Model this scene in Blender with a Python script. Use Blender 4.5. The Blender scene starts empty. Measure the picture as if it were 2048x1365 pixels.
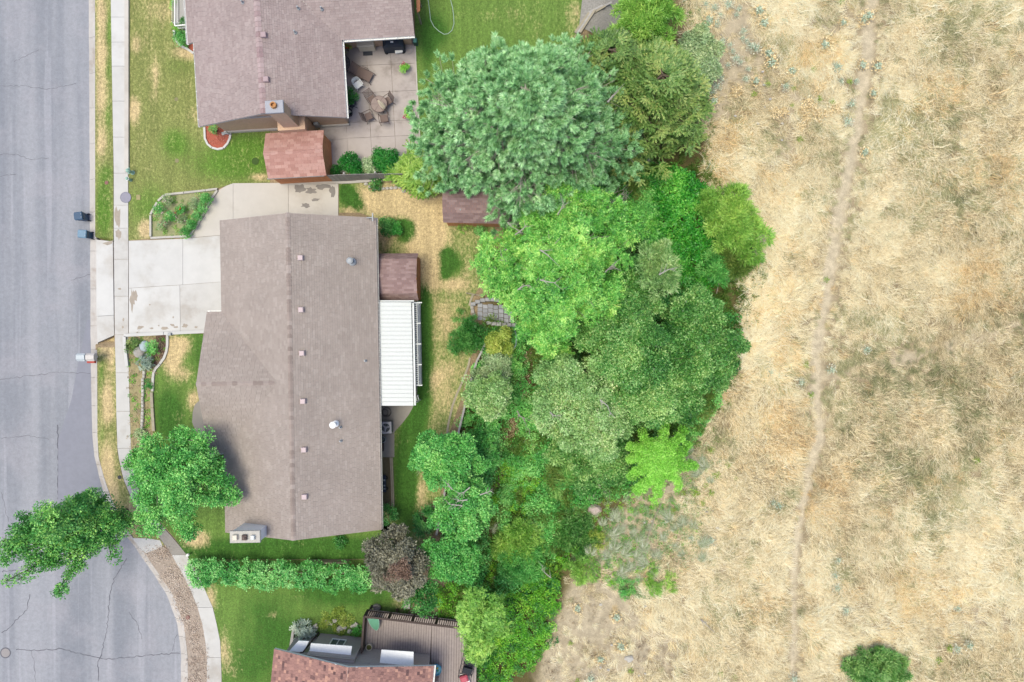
import bpy, bmesh, math, random
import numpy as np
from mathutils import Vector, Matrix, noise as mnoise

# ------------------------------------------------------------------ scene, camera, sky, sun
SC = bpy.context.scene
COL = SC.collection
S = 0.033                    # metres per photograph pixel at ground level
H = 45.7                     # height of the drone above the lawn
SUN_EL, SUN_AZ = math.radians(78), math.radians(250)     # azimuth clockwise from +Y

cam_d = bpy.data.cameras.new('camera')
cam_d.sensor_width = 36
cam_d.lens = H / (S * 2048) * 36
cam_d.clip_start, cam_d.clip_end = 0.5, 2000
cam = bpy.data.objects.new('camera', cam_d)
cam.location = (0, 0, H)
COL.objects.link(cam)
SC.camera = cam

world = bpy.data.worlds.new('World')
SC.world = world
world.use_nodes = True
wn = world.node_tree.nodes
sky = wn.new('ShaderNodeTexSky')
sky.sky_type = 'NISHITA'
sky.sun_disc = False
sky.sun_elevation = SUN_EL
sky.sun_rotation = SUN_AZ
sky.altitude = 1500
sky.air_density = 0.75
sky.dust_density = 8.0
sky.ozone_density = 0.4
wn['Background'].inputs['Strength'].default_value = 0.14
world.node_tree.links.new(sky.outputs[0], wn['Background'].inputs['Color'])

sun_d = bpy.data.lights.new('sun', 'SUN')
sun_d.energy = 1.3
sun_d.angle = math.radians(30)
sun_d.color = (1.0, 0.96, 0.72)
sun = bpy.data.objects.new('sun', sun_d)
sd = Vector((math.sin(SUN_AZ) * math.cos(SUN_EL), math.cos(SUN_AZ) * math.cos(SUN_EL), math.sin(SUN_EL)))
sun.rotation_euler = sd.to_track_quat('Z', 'Y').to_euler()
sun.location = (-20, -8, 60)
COL.objects.link(sun)

SC.view_settings.view_transform = 'Standard'
SC.view_settings.look = 'None'
SC.view_settings.gamma = 1
SC.view_settings.use_curve_mapping = False
SC.view_settings.exposure = 1.17

rng = np.random.default_rng(7)
random.seed(7)

# ------------------------------------------------------------------ terrain heights
def ip(v, pts):
    return np.interp(v, [p[0] for p in pts], [p[1] for p in pts])
KERB_BACK = [(-400, 188), (0, 190), (400, 192), (700, 194), (870, 195), (914, 197), (955, 208), (997, 222), (1056, 251), (1095, 281), (1152, 321), (1190, 347), (1250, 368), (1310, 375), (1365, 376), (1800, 376)]
KERB_FRONT = [(-400, 174), (0, 175), (400, 177), (700, 179), (870, 182), (914, 186), (955, 196), (997, 209), (1056, 236), (1095, 267), (1152, 307), (1190, 331), (1250, 353), (1310, 360), (1365, 360), (1800, 360)]
YARD_EDGE = [(-400, 1240), (0, 1200), (80, 1150), (140, 1120), (330, 1060), (450, 1000), (560, 968), (620, 952), (720, 945), (870, 905), (1060, 875), (1250, 900), (1365, 960), (1800, 960)]
FIELD_EDGE = [(-400, 1350), (0, 1375), (250, 1405), (400, 1440), (560, 1500), (700, 1480), (800, 1430), (900, 1390), (980, 1280), (1100, 1180), (1200, 1130), (1365, 1090), (1800, 1060)]
def sst(a, b, v):
    t = np.clip((v - a) / (b - a), 0, 1)
    return t * t * (3 - 2 * t)
def gz_px(px, py):
    px = np.asarray(px, float); py = np.asarray(py, float)
    ye, fe = ip(py, YARD_EDGE), ip(py, FIELD_EDGE)
    t = (px - ye) / np.maximum(fe - ye, 60)
    z = -1.3 * sst(0.0, 0.4, t) * (1 - sst(0.6, 1.05, t))
    kb = ip(py, KERB_BACK)
    z = z - 0.42 * (1 - sst(kb - 12, kb - 3, px))
    ap = (py > 476) & (py < 690)
    z = np.where(ap, np.minimum(z, -0.42 * (1 - sst(222, 227, px))), z)
    return z
def gz(x, y):
    return gz_px(np.asarray(x) / S + 1024, 682.5 - np.asarray(y) / S)
def U(px, py, z=0.0):
    k = S * (H - z) / H
    return Vector(((px - 1024) * k, -(py - 682.5) * k, z))
def G(px, py, dz=0.0):
    p = U(px, py, dz)
    for _ in range(6):
        p = U(px, py, float(gz(p.x, p.y)) + dz)
    return p

# ------------------------------------------------------------------ objects and meshes
WM = {}
def link(o, parent=None, M=None):
    COL.objects.link(o)
    if parent is not None:
        o.parent = parent
        PM = WM[parent.name]
        M = PM if M is None else M
        o.matrix_basis = PM.inverted() @ M
    else:
        M = Matrix() if M is None else M
        o.matrix_basis = M
    WM[o.name] = M.copy()
    return o
def tag(o, label=None, cat=None, group=None, kind=None):
    if label: o['label'] = label
    if cat: o['category'] = cat
    if group: o['group'] = group
    if kind: o['kind'] = kind
    return o
def thing(name, label, cat, loc=(0, 0, 0), rz=0.0, group=None, sc=1.0):
    o = bpy.data.objects.new(name, None)
    o.empty_display_size = 0.2
    link(o, None, Matrix.Translation(loc) @ Matrix.Rotation(rz, 4, 'Z') @ Matrix.Scale(sc, 4))
    return tag(o, label, cat, group)
def copy_tree(o, M, parent=None, label=None, group=None):
    c = o.copy()
    COL.objects.link(c)
    if parent is None:
        c.matrix_basis = M
        WM[c.name] = M.copy()
        if label: c['label'] = label
        if group: c['group'] = group
    else:
        c.parent = parent
        c.matrix_basis = o.matrix_basis.copy()
        WM[c.name] = WM[parent.name] @ o.matrix_basis
    for ch in [k for k in bpy.data.objects if k.parent == o]:
        copy_tree(ch, None, c)
    return c
def mesh_np(name, V, F, mat, attrs=None, smooth=False):
    me = bpy.data.meshes.new(name)
    V = np.asarray(V, np.float32)
    if isinstance(F, np.ndarray):
        n, k = F.shape
        me.vertices.add(len(V)); me.vertices.foreach_set('co', V.ravel())
        me.loops.add(n * k); me.loops.foreach_set('vertex_index', F.astype(np.int32).ravel())
        me.polygons.add(n)
        me.polygons.foreach_set('loop_start', np.arange(0, n * k, k, dtype=np.int32))
        me.polygons.foreach_set('loop_total', np.full(n, k, np.int32))
    else:
        me.from_pydata([tuple(v) for v in V], [], F)
    for an, (dom, typ, data) in (attrs or {}).items():
        a = me.attributes.new(an, typ, dom)
        a.data.foreach_set({'FLOAT': 'value', 'INT': 'value', 'FLOAT_VECTOR': 'vector', 'FLOAT_COLOR': 'color'}[typ], np.asarray(data).ravel())
    me.update(calc_edges=True)
    me.validate()
    if mat is not None:
        for m in (mat if isinstance(mat, list) else [mat]): me.materials.append(m)
    if smooth: me.polygons.foreach_set('use_smooth', np.ones(len(me.polygons), bool))
    return me
class MB:
    """collects shapes; build() links them as one mesh object"""
    def __init__(s, M=None):
        s.v, s.f, s.mi, s.fv = [], [], [], []
        s.M = M if M is not None else Matrix()
        s.m = 0; s.val = 0.5; s.smooth = False
    def add(s, V, F):
        b = len(s.v)
        s.v += [s.M @ Vector(p) for p in V]
        for f in F:
            s.f.append([b + i for i in f]); s.mi.append(s.m); s.fv.append(s.val)
        return s
    def box(s, c, d, rz=0.0, rx=0.0, ry=0.0, taper=1.0):
        R = Matrix.Rotation(rz, 3, 'Z') @ Matrix.Rotation(ry, 3, 'Y') @ Matrix.Rotation(rx, 3, 'X')
        P = []
        for z in (-.5, .5):
            k = taper if z > 0 else 1
            for x, y in ((-.5, -.5), (.5, -.5), (.5, .5), (-.5, .5)):
                P.append(Vector(c) + R @ Vector((x * d[0] * k, y * d[1] * k, z * d[2])))
        return s.add(P, [(3, 2, 1, 0), (4, 5, 6, 7), (0, 1, 5, 4), (1, 2, 6, 5), (2, 3, 7, 6), (3, 0, 4, 7)])
    def bbox(s, c, d, b=0.02, rz=0.0, rx=0.0, ry=0.0):
        """box with chamfered top edges"""
        R = Matrix.Rotation(rz, 3, 'Z') @ Matrix.Rotation(ry, 3, 'Y') @ Matrix.Rotation(rx, 3, 'X')
        P = []
        for z, k in ((-.5 * d[2], 0), (.5 * d[2] - b, 0), (.5 * d[2], b)):
            for x, y in ((-1, -1), (1, -1), (1, 1), (-1, 1)):
                P.append(Vector(c) + R @ Vector((x * (d[0] / 2 - k), y * (d[1] / 2 - k), z)))
        F = [(3, 2, 1, 0), (8, 9, 10, 11)]
        for l in (0, 4):
            for i in range(4): F.append((l + i, l + (i + 1) % 4, l + 4 + (i + 1) % 4, l + 4 + i))
        return s.add(P, F)
    def prism(s, poly, z0, z1, ch=0.0):
        """poly: list of (x,y) or (x,y,z); z0/z1 numbers or per-vertex lists"""
        n = len(poly)
        A = sum(poly[i][0] * poly[(i + 1) % n][1] - poly[(i + 1) % n][0] * poly[i][1] for i in range(n))
        if A < 0:
            poly = poly[::-1]
            if not np.isscalar(z0): z0 = z0[::-1]
            if not np.isscalar(z1): z1 = z1[::-1]
        Z0 = [z0] * n if np.isscalar(z0) else z0
        Z1 = [z1] * n if np.isscalar(z1) else z1
        P = [(p[0], p[1], Z0[i]) for i, p in enumerate(poly)] + [(p[0], p[1], Z1[i]) for i, p in enumerate(poly)]
        F = [tuple(range(n))[::-1], tuple(range(n, 2 * n))] + [(i, (i + 1) % n, n + (i + 1) % n, n + i) for i in range(n)]
        return s.add(P, F)
    def tube(s, pts, r, n=6, cap=True):
        pts = [Vector(p) for p in pts]
        R = [r] * len(pts) if np.isscalar(r) else r
        P, F = [], []
        up = Vector((0, 0, 1))
        for i, p in enumerate(pts):
            t = (pts[min(i + 1, len(pts) - 1)] - pts[max(i - 1, 0)]).normalized()
            a = t.cross(up if abs(t.dot(up)) < .95 else Vector((1, 0, 0))).normalized()
            b = a.cross(t).normalized()
            for k in range(n):
                an = 2 * math.pi * k / n
                P.append(p + (a * math.cos(an) + b * math.sin(an)) * R[i])
        for i in range(len(pts) - 1):
            for k in range(n):
                F.append((i * n + k, (i + 1) * n + k, (i + 1) * n + (k + 1) % n, i * n + (k + 1) % n))
        if cap:
            F.append(tuple(range(n))[::-1]); F.append(tuple(range((len(pts) - 1) * n, len(pts) * n)))
        return s.add(P, F)
    def ring(s, c, R, r, n=20, m=5, rx=0.0, sx=1.0):
        P, F = [], []
        X = Matrix.Rotation(rx, 3, 'X')
        for i in range(n):
            a = 2 * math.pi * i / n
            for k in range(m):
                b = 2 * math.pi * k / m
                P.append(Vector(c) + X @ Vector(((R + r * math.cos(b)) * math.cos(a) * sx, (R + r * math.cos(b)) * math.sin(a), r * math.sin(b))))
        for i in range(n):
            for k in range(m):
                F.append((i * m + k, ((i + 1) % n) * m + k, ((i + 1) % n) * m + (k + 1) % m, i * m + (k + 1) % m))
        return s.add(P, F)
    def lathe(s, c, prof, n=16, sx=1.0, sy=1.0, R=None):
        P, F = [], []
        R = R or Matrix.Identity(3)
        for (r, z) in prof:
            for k in range(n):
                a = 2 * math.pi * k / n
                P.append(Vector(c) + R @ Vector((r * math.cos(a) * sx, r * math.sin(a) * sy, z)))
        for i in range(len(prof) - 1):
            for k in range(n):
                F.append((i * n + k, i * n + (k + 1) % n, (i + 1) * n + (k + 1) % n, (i + 1) * n + k))
        F.append(tuple(range(n))[::-1]); F.append(tuple(range((len(prof) - 1) * n, len(prof) * n)))
        return s.add(P, F)
    def ball(s, c, r, seed=0, rough=.15, sub=2, sq=(1, 1, 1)):
        bm = bmesh.new()
        bmesh.ops.create_icosphere(bm, subdivisions=sub, radius=1)
        off = Vector((seed * 7.3, seed * 3.1, seed * 1.7))
        P = []
        for v in bm.verts:
            k = 1 + rough * 2 * mnoise.noise(v.co * 1.6 + off)
            P.append(Vector(c) + Vector((v.co.x * r * k * sq[0], v.co.y * r * k * sq[1], v.co.z * r * k * sq[2])))
        bm.verts.ensure_lookup_table()
        F = [tuple(v.index for v in f.verts) for f in bm.faces]
        bm.free()
        return s.add(P, F)
    def strip(s, pts, w, dz=0.0):
        """flat ribbon along world points"""
        pts = [Vector(p) for p in pts]
        W = [w] * len(pts) if np.isscalar(w) else w
        P, F = [], []
        for i, p in enumerate(pts):
            t = (pts[min(i + 1, len(pts) - 1)] - pts[max(i - 1, 0)]); t.z = 0; t.normalize()
            nrm = Vector((-t.y, t.x, 0))
            P += [p + nrm * W[i] / 2 + Vector((0, 0, dz)), p - nrm * W[i] / 2 + Vector((0, 0, dz))]
        for i in range(len(pts) - 1): F.append((2 * i + 1, 2 * i + 3, 2 * i + 2, 2 * i))
        return s.add(P, F)
    def wall(s, pts, w, z0, z1):
        """upright wall/edging along plan points [(x,y)]"""
        pts = [Vector((p[0], p[1], 0)) for p in pts]
        L, R_ = [], []
        for i, p in enumerate(pts):
            t = (pts[min(i + 1, len(pts) - 1)] - pts[max(i - 1, 0)]).normalized()
            n = Vector((-t.y, t.x, 0)) * w / 2
            L.append(p + n); R_.append(p - n)
        poly = [(p.x, p.y) for p in L + R_[::-1]]
        n = len(pts)
        P = [(x, y, z0) for x, y in poly] + [(x, y, z1) for x, y in poly]
        m = 2 * n
        F = []
        for i in range(n - 1):
            a, b, c, d = i, i + 1, m - 2 - i, m - 1 - i
            F.append((d + m, c + m, b + m, a + m)); F.append((a, b, c, d))
            F.append((a, a + m, b + m, b)); F.append((c, c + m, d + m, d))
        F.append((0, m - 1, 2 * m - 1, m)); F.append((n - 1, n - 1 + m, n + m, n))
        return s.add(P, F)
    def build(s, name, mat, parent=None, kind=None, smooth=None):
        if parent is not None: M = WM[parent.name]
        else:
            xs = [v.x for v in s.v]; ys = [v.y for v in s.v]; zs = [v.z for v in s.v]
            M = Matrix.Translation(((min(xs) + max(xs)) / 2, (min(ys) + max(ys)) / 2, min(zs)))
        I = M.inverted()
        me = bpy.data.meshes.new(name)
        me.from_pydata([tuple(I @ v) for v in s.v], [], s.f)
        mats = mat if isinstance(mat, (list, tuple)) else [mat]
        for m in mats: me.materials.append(m)
        if len(mats) > 1: me.polygons.foreach_set('material_index', s.mi)
        if len(set(s.fv)) > 1:
            a = me.attributes.new('lv', 'FLOAT', 'FACE'); a.data.foreach_set('value', s.fv)
        if smooth if smooth is not None else s.smooth:
            me.polygons.foreach_set('use_smooth', [True] * len(me.polygons))
        me.update()
        o = bpy.data.objects.new(name, me)
        link(o, parent, M)
        if kind: o['kind'] = kind
        return o
def piece(name, me, parent, M):
    o = bpy.data.objects.new(name, me)
    return link(o, parent, M)
def struct(name, mb, mat):
    return tag(mb.build(name, mat), kind='structure')
def holder(name, loc=(0, 0, 0)):
    o = bpy.data.objects.new(name, None)
    link(o, None, Matrix.Translation(loc))
    o['kind'] = 'structure'
    return o
ORD = ['first', 'second', 'third', 'fourth', 'fifth', 'sixth', 'seventh', 'eighth', 'ninth', 'tenth', 'eleventh', 'twelfth', 'thirteenth', 'fourteenth', 'fifteenth', 'sixteenth', 'seventeenth', 'eighteenth', 'nineteenth', 'twentieth', 'twenty-first', 'twenty-second', 'twenty-third']
MARKS = [(1392, 128, 'near the tall grey-green shrub'), (1635, 752, 'near the fork of the footpaths'), (1750, 1332, 'near the lone dark bush'), (1318, 922, 'beside the lime green tree'), (1190, 1020, 'beside the large pink boulder'), (1472, 455, 'near the yellow-green willow shrub'), (1405, 715, 'near the bulging dark oak'), (1110, 1310, 'on the pale bare slope'), (1300, 50, 'near the gravel patch'), (1318, 1165, 'by the leafy slope shrub'), (1258, 1317, 'near the white slope rock'), (1045, 1085, 'by the feathery gully shrubs'), (1600, 220, 'among the tan dried mounds'), (2000, 900, 'in the greenish part of the field'), (1410, 1246, 'near the short fallen branch'), (1120, 960, 'by the bright green ground cover')]
def near(x, y):
    if x > 1500 and abs(x - float(ip(y, TRAIL))) < 34: return 'beside the footpath ' + ('above the fork' if y < 740 else 'below the fork')
    return min(MARKS, key=lambda m: (m[0] - x) ** 2 + (m[1] - y) ** 2)[2]
def one(name, mat, label, cat, fn, group=None, smooth=False):
    mb = MB(); fn(mb)
    return tag(mb.build(name, mat, smooth=smooth), label, cat, group)

# ------------------------------------------------------------------ materials
def srgb(*c):
    c = [v / 255 for v in c]
    return tuple(v / 12.92 if v <= .04045 else ((v + .055) / 1.055) ** 2.4 for v in c)
class NT:
    def __init__(s, name):
        s.mat = bpy.data.materials.new(name); s.mat.use_nodes = True
        s.t = s.mat.node_tree; s.n = s.t.nodes; s.l = s.t.links
        s.b = s.n['Principled BSDF']; s.out = s.n['Material Output']
        s.b.inputs['Roughness'].default_value = .85
        s.b.inputs['Specular IOR Level'].default_value = .25
    def node(s, typ, **kw):
        n = s.n.new(typ)
        for k, v in kw.items(): setattr(n, k, v)
        return n
    def set(s, sock, v):
        if hasattr(v, 'is_output') or isinstance(v, bpy.types.NodeSocket): s.l.new(v, sock)
        else: sock.default_value = v
    def pos(s, scale=(1, 1, 1), obj=False):
        g = s.node('ShaderNodeTexCoord').outputs['Object'] if obj else s.node('ShaderNodeNewGeometry').outputs['Position']
        m = s.node('ShaderNodeMapping'); m.inputs['Scale'].default_value = scale
        s.l.new(g, m.inputs['Vector']); return m.outputs[0]
    def noise(s, scale, detail=4, rough=.6, vec=None, dist=0.0):
        n = s.node('ShaderNodeTexNoise')
        n.inputs['Scale'].default_value = scale; n.inputs['Detail'].default_value = detail
        n.inputs['Roughness'].default_value = rough; n.inputs['Distortion'].default_value = dist
        s.l.new(vec if vec is not None else s.pos(), n.inputs['Vector'])
        return n.outputs['Fac']
    def math(s, op, a, b=0.0, c=None):
        n = s.node('ShaderNodeMath', operation=op)
        s.set(n.inputs[0], a); s.set(n.inputs[1], b)
        if c is not None: s.set(n.inputs[2], c)
        return n.outputs[0]
    def rng(s, v, a, b, c=0.0, d=1.0):
        n = s.node('ShaderNodeMapRange'); n.interpolation_type = 'SMOOTHSTEP'
        s.set(n.inputs[0], v); n.inputs[1].default_value = a; n.inputs[2].default_value = b
        n.inputs[3].default_value = c; n.inputs[4].default_value = d
        return n.outputs[0]
    def mix(s, f, a, b, mode='MIX'):
        n = s.node('ShaderNodeMix', data_type='RGBA', blend_type=mode)
        s.set(n.inputs[0], f)
        for i, v in ((6, a), (7, b)):
            s.set(n.inputs[i], v if not isinstance(v, tuple) else (*v[:3], 1))
        return n.outputs[2]
    def ramp(s, f, stops):
        n = s.node('ShaderNodeValToRGB'); s.l.new(f, n.inputs[0])
        e = n.color_ramp.elements
        while len(e) < len(stops): e.new(.5)
        for i, (p, c) in enumerate(stops): e[i].position = p; e[i].color = (*c[:3], 1)
        return n.outputs[0]
    def attr(s, name, inst=False, out='Fac'):
        n = s.node('ShaderNodeAttribute'); n.attribute_name = name
        n.attribute_type = 'INSTANCER' if inst else 'GEOMETRY'
        return n.outputs[out]
    def bump(s, h, strength=.4, dist=.02):
        n = s.node('ShaderNodeBump'); n.inputs['Strength'].default_value = strength
        n.inputs['Distance'].default_value = dist
        s.l.new(h, n.inputs['Height']); s.l.new(n.outputs[0], s.b.inputs['Normal'])
    def done(s, col):
        s.set(s.b.inputs['Base Color'], col if not isinstance(col, tuple) else (*col[:3], 1))
        return s.mat
def pm(name, col, var=.12, scale=6.0, rough=.8, rnd=0.0, metal=0.0, bump=.2, fine=60.0, stain=None, amt=.3):
    """paint/stone/wood: base colour, mottling, piece-to-piece variation"""
    t = NT(name)
    t.b.inputs['Roughness'].default_value = rough; t.b.inputs['Metallic'].default_value = metal
    n1 = t.noise(scale); n2 = t.noise(fine, 2)
    f = t.math('ADD', t.math('MULTIPLY', n1, .65), t.math('MULTIPLY', n2, .35))
    k = t.rng(f, .3, .7, 1 - var, 1 + var)
    if rnd:
        r = t.node('ShaderNodeObjectInfo').outputs['Random']
        k = t.math('MULTIPLY', k, t.math('MULTIPLY_ADD', r, 2 * rnd, 1 - rnd))
    c = t.mix(1.0, col, col, 'MIX')
    if stain: c = t.mix(t.math('MULTIPLY', t.rng(t.noise(scale * .22, 5, .65), .5, .68), amt), c, stain)
    v = t.node('ShaderNodeVectorMath', operation='SCALE')
    t.l.new(c, v.inputs[0]); t.l.new(k, v.inputs['Scale'])
    t.bump(n2, bump)
    return t.done(v.outputs[0])
def plain(name, col, rough=.5, metal=0.0):
    return pm(name, col, .05, 9, rough, 0, metal, .05)
# ------------------------------------------------------------------ foliage: leaf materials, twig shapes, crowns
def leafmat(name, dark, mid, light, trans=.3, wl=.45, hue=.32):
    t = NT(name)
    f = t.math('ADD', t.math('MULTIPLY', t.attr('lv'), wl), t.math('MULTIPLY', t.math('ADD', t.attr('tint', True), t.attr('tint')), 1 - wl))
    c = t.ramp(f, [(.1, tuple(v * .8 for v in dark)), (.48, mid), (.9, light)])
    hv = t.node('ShaderNodeVectorMath', operation='MULTIPLY'); t.l.new(c, hv.inputs[0]); hv.inputs[1].default_value = (1.26, 1.03, .74)
    c = t.mix(t.math('MULTIPLY', t.rng(t.noise(.8, 3, .65), .42, .64), hue), c, hv.outputs[0])
    t.b.inputs['Roughness'].default_value = .42
    t.b.inputs['Specular IOR Level'].default_value = .4
    t.done(c)
    tr = t.node('ShaderNodeBsdfTranslucent'); t.l.new(c, tr.inputs[0])
    mx = t.node('ShaderNodeMixShader'); mx.inputs[0].default_value = trans
    t.l.new(t.b.outputs[0], mx.inputs[1]); t.l.new(tr.outputs[0], mx.inputs[2])
    t.l.new(mx.outputs[0], t.out.inputs[0])
    return t.mat
def unit(v):
    return v / np.maximum(np.linalg.norm(v, axis=-1, keepdims=True), 1e-6)
def leaves(base, d, up, L, W, fold=.12, tri=False):
    """rhombic leaves, one quad each -> V (n*4,3), F (n,4); or slim triangles"""
    d = unit(d); side = unit(np.cross(d, up)); nn = np.cross(side, d)
    L = np.asarray(L)[:, None]; W = np.asarray(W)[:, None]
    if tri:
        V = np.stack([base + side * W * .5, base - side * W * .5 + nn * W * fold, base + d * L], 1).reshape(-1, 3)
        return V, np.arange(len(V)).reshape(-1, 3)
    a = base; b = base + d * L * .45 + side * W / 2 + nn * W * fold
    c = base + d * L; e = base + d * L * .45 - side * W / 2 + nn * W * fold
    V = np.stack([a, b, c, e], 1).reshape(-1, 3)
    F = np.arange(len(V)).reshape(-1, 4)
    return V, F
TW = {}
def twig(kind, variant, mat):
    key = (kind, variant, mat.name)
    if key in TW: return TW[key]
    r = np.random.default_rng(100 + variant * 17 + sum(map(ord, kind)))
    up = np.array([0, 0, 1.])
    if kind == 'broad':
        n = 46
        p = unit(r.normal(size=(n, 3))) * (r.uniform(.25, 1, (n, 1)) ** .5) * np.array([.36, .36, .26])
        d = unit(p * 1.2 + r.normal(size=(n, 3)) * .22) ; d[:, 2] *= .6
        V, F = leaves(p, d, unit(up + r.normal(size=(n, 3)) * .45), r.uniform(.11, .2, n), r.uniform(.07, .12, n))
    elif kind == 'vine':
        n = 34
        p = r.uniform(-.4, .4, (n, 3)) * np.array([1, 1, .3])
        d = r.normal(size=(n, 3)) * np.array([1, 1, .35])
        V, F = leaves(p, d, unit(up + r.normal(size=(n, 3)) * .35), r.uniform(.14, .24, n), r.uniform(.12, .2, n), .1)
    elif kind == 'needle':
        n = 110
        t = r.uniform(0, 1, n); an = r.uniform(0, 2 * math.pi, n)
        p = np.stack([.02 * np.cos(an), .02 * np.sin(an), t * .3], 1)
        out = np.stack([np.cos(an), np.sin(an), r.uniform(.1, .7, n) + t * .9], 1)
        V, F = leaves(p, out, unit(r.normal(size=(n, 3))), r.uniform(.2, .27, n), r.uniform(.04, .062, n), 0, True)
    elif kind == 'spruce':
        B, D, LL = [], [], []
        for k in range(5):
            a0 = (k - 2) * .5 + r.normal() * .1
            ax = np.array([math.cos(a0), math.sin(a0), r.uniform(-.05, .3)]) ; ln = r.uniform(.45, .8) * (1 - .1 * abs(k - 2))
            for t in np.linspace(.1, 1, 11):
                for sgn in (-1, 1):
                    sd = np.array([-ax[1], ax[0], 0]) * sgn
                    B.append(ax * t * ln); D.append(ax * .9 + sd * .7 + r.normal(size=3) * .15 + up * .12); LL.append(r.uniform(.1, .17))
        B, D, LL = np.array(B), np.array(D), np.array(LL)
        V, F = leaves(B, D, unit(up + r.normal(size=B.shape) * .2), LL, LL * .42, 0, True)
    elif kind == 'compound':
        B, D, LL = [], [], []
        for k in range(7):
            a0 = k * .9 + r.normal() * .25
            ax = unit(np.array([math.cos(a0), math.sin(a0), r.uniform(-.15, .5)])); ln = r.uniform(.32, .52)
            for t in np.linspace(.25, 1, 6):
                for sgn in (-1, 1):
                    sd = np.array([-ax[1], ax[0], 0]) * sgn
                    B.append(ax * t * ln); D.append(ax * .6 + sd + r.normal(size=3) * .2 - up * .1); LL.append(r.uniform(.11, .17))
        B, D, LL = np.array(B), np.array(D), np.array(LL)
        V, F = leaves(B, D, unit(up + r.normal(size=B.shape) * .25), LL, LL * .42)
    elif kind == 'feather':
        n = 60
        an = r.uniform(0, 2 * math.pi, n); rr = r.uniform(0, .3, n)
        p = np.stack([rr * np.cos(an), rr * np.sin(an), r.uniform(0, .25, n)], 1)
        d = np.stack([np.cos(an) * .7, np.sin(an) * .7, r.uniform(.3, 1.1, n)], 1) + r.normal(size=(n, 3)) * .25
        V, F = leaves(p, d, unit(r.normal(size=(n, 3)) + up), r.uniform(.16, .3, n), r.uniform(.035, .06, n), 0, True)
    elif kind == 'fine':
        n = 64
        p = unit(r.normal(size=(n, 3))) * (r.uniform(.2, 1, (n, 1)) ** .5) * np.array([.3, .3, .2])
        d = unit(p + r.normal(size=(n, 3)) * .2)
        V, F = leaves(p, d, unit(up + r.normal(size=(n, 3)) * .5), r.uniform(.08, .13, n), r.uniform(.06, .09, n), .2, True)
    elif kind == 'straw':      # long dry grass lying over towards +x
        n = 40
        p = np.stack([r.uniform(-.4, .4, n), r.uniform(-.4, .4, n), np.zeros(n)], 1)
        an = r.normal(size=n) * .42
        L = r.uniform(.35, .95, n); w = r.uniform(.011, .03, n); h = r.uniform(.06, .3, n)
        d = np.stack([np.cos(an), np.sin(an), np.zeros(n)], 1); s_ = np.stack([-np.sin(an), np.cos(an), np.zeros(n)], 1)
        bend = r.normal(size=n)[:, None] * .12
        a = p; m = p + d * L[:, None] * .45 + s_ * bend * .6; m[:, 2] += h
        e = p + d * L[:, None] + s_ * bend * 2; e[:, 2] += h * r.uniform(.3, 1.0, n)
        hw = s_ * w[:, None] / 2
        V = np.stack([a - hw, a + hw, m + hw, m - hw, e + hw * .3, e - hw * .3], 1).reshape(-1, 3)
        q = np.arange(n)[:, None] * 6
        F = np.stack([q + np.array([0, 1, 2, 3]), q + np.array([3, 2, 4, 5])], 1).reshape(-1, 4)
    elif kind == 'tuft':       # arching bunch grass
        n = 70
        an = r.uniform(0, 2 * math.pi, n); L = r.uniform(.35, .75, n)
        d = np.stack([np.cos(an) * .6 + .55, np.sin(an) * .7, np.zeros(n)], 1)
        s_ = unit(np.stack([-d[:, 1], d[:, 0], np.zeros(n)], 1)); w = r.uniform(.014, .026, n)[:, None]
        a = r.normal(size=(n, 3)) * .05; a[:, 2] = 0
        m = a + d * L[:, None] * .4; m[:, 2] = L * .5
        e = a + d * L[:, None]; e[:, 2] = L * r.uniform(.25, .6, n)
        V = np.stack([a - s_ * w / 2, a + s_ * w / 2, m + s_ * w / 2, m - s_ * w / 2, e + s_ * w * .1, e - s_ * w * .1], 1).reshape(-1, 3)
        q = np.arange(n)[:, None] * 6
        F = np.stack([q + np.array([0, 1, 2, 3]), q + np.array([3, 2, 4, 5])], 1).reshape(-1, 4)
    elif kind == 'turf':       # short mown grass
        n = 60
        p = np.stack([r.uniform(-.3, .3, n), r.uniform(-.3, .3, n), np.zeros(n)], 1)
        d = np.stack([r.normal(size=n) * .6, r.normal(size=n) * .6, np.ones(n) * .8], 1)
        V, F = leaves(p, d, unit(r.normal(size=(n, 3))), r.uniform(.06, .12, n), r.uniform(.015, .03, n), 0)
    elif kind == 'chip':       # bark chips and dead leaves
        n = 40
        p = np.stack([r.uniform(-.3, .3, n), r.uniform(-.3, .3, n), r.uniform(.0, .04, n)], 1)
        d = np.stack([r.normal(size=n), r.normal(size=n), r.normal(size=n) * .25], 1)
        V, F = leaves(p, d, unit(up + r.normal(size=(n, 3)) * .4), r.uniform(.05, .13, n), r.uniform(.025, .05, n), 0)
    k = F.shape[1]
    lv = np.repeat(r.uniform(0, 1, len(F) if kind not in ('straw', 'tuft') else len(F) // 2), 1 if kind not in ('straw', 'tuft') else 2)
    me = mesh_np('twig_' + kind, V, F, mat, {'lv': ('FACE', 'FLOAT', lv)})
    o = bpy.data.objects.new('twig_' + kind, me)      # never linked to the scene: only a leaf shape for the crowns
    TW[key] = o
    return o
GNT = {}
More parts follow.
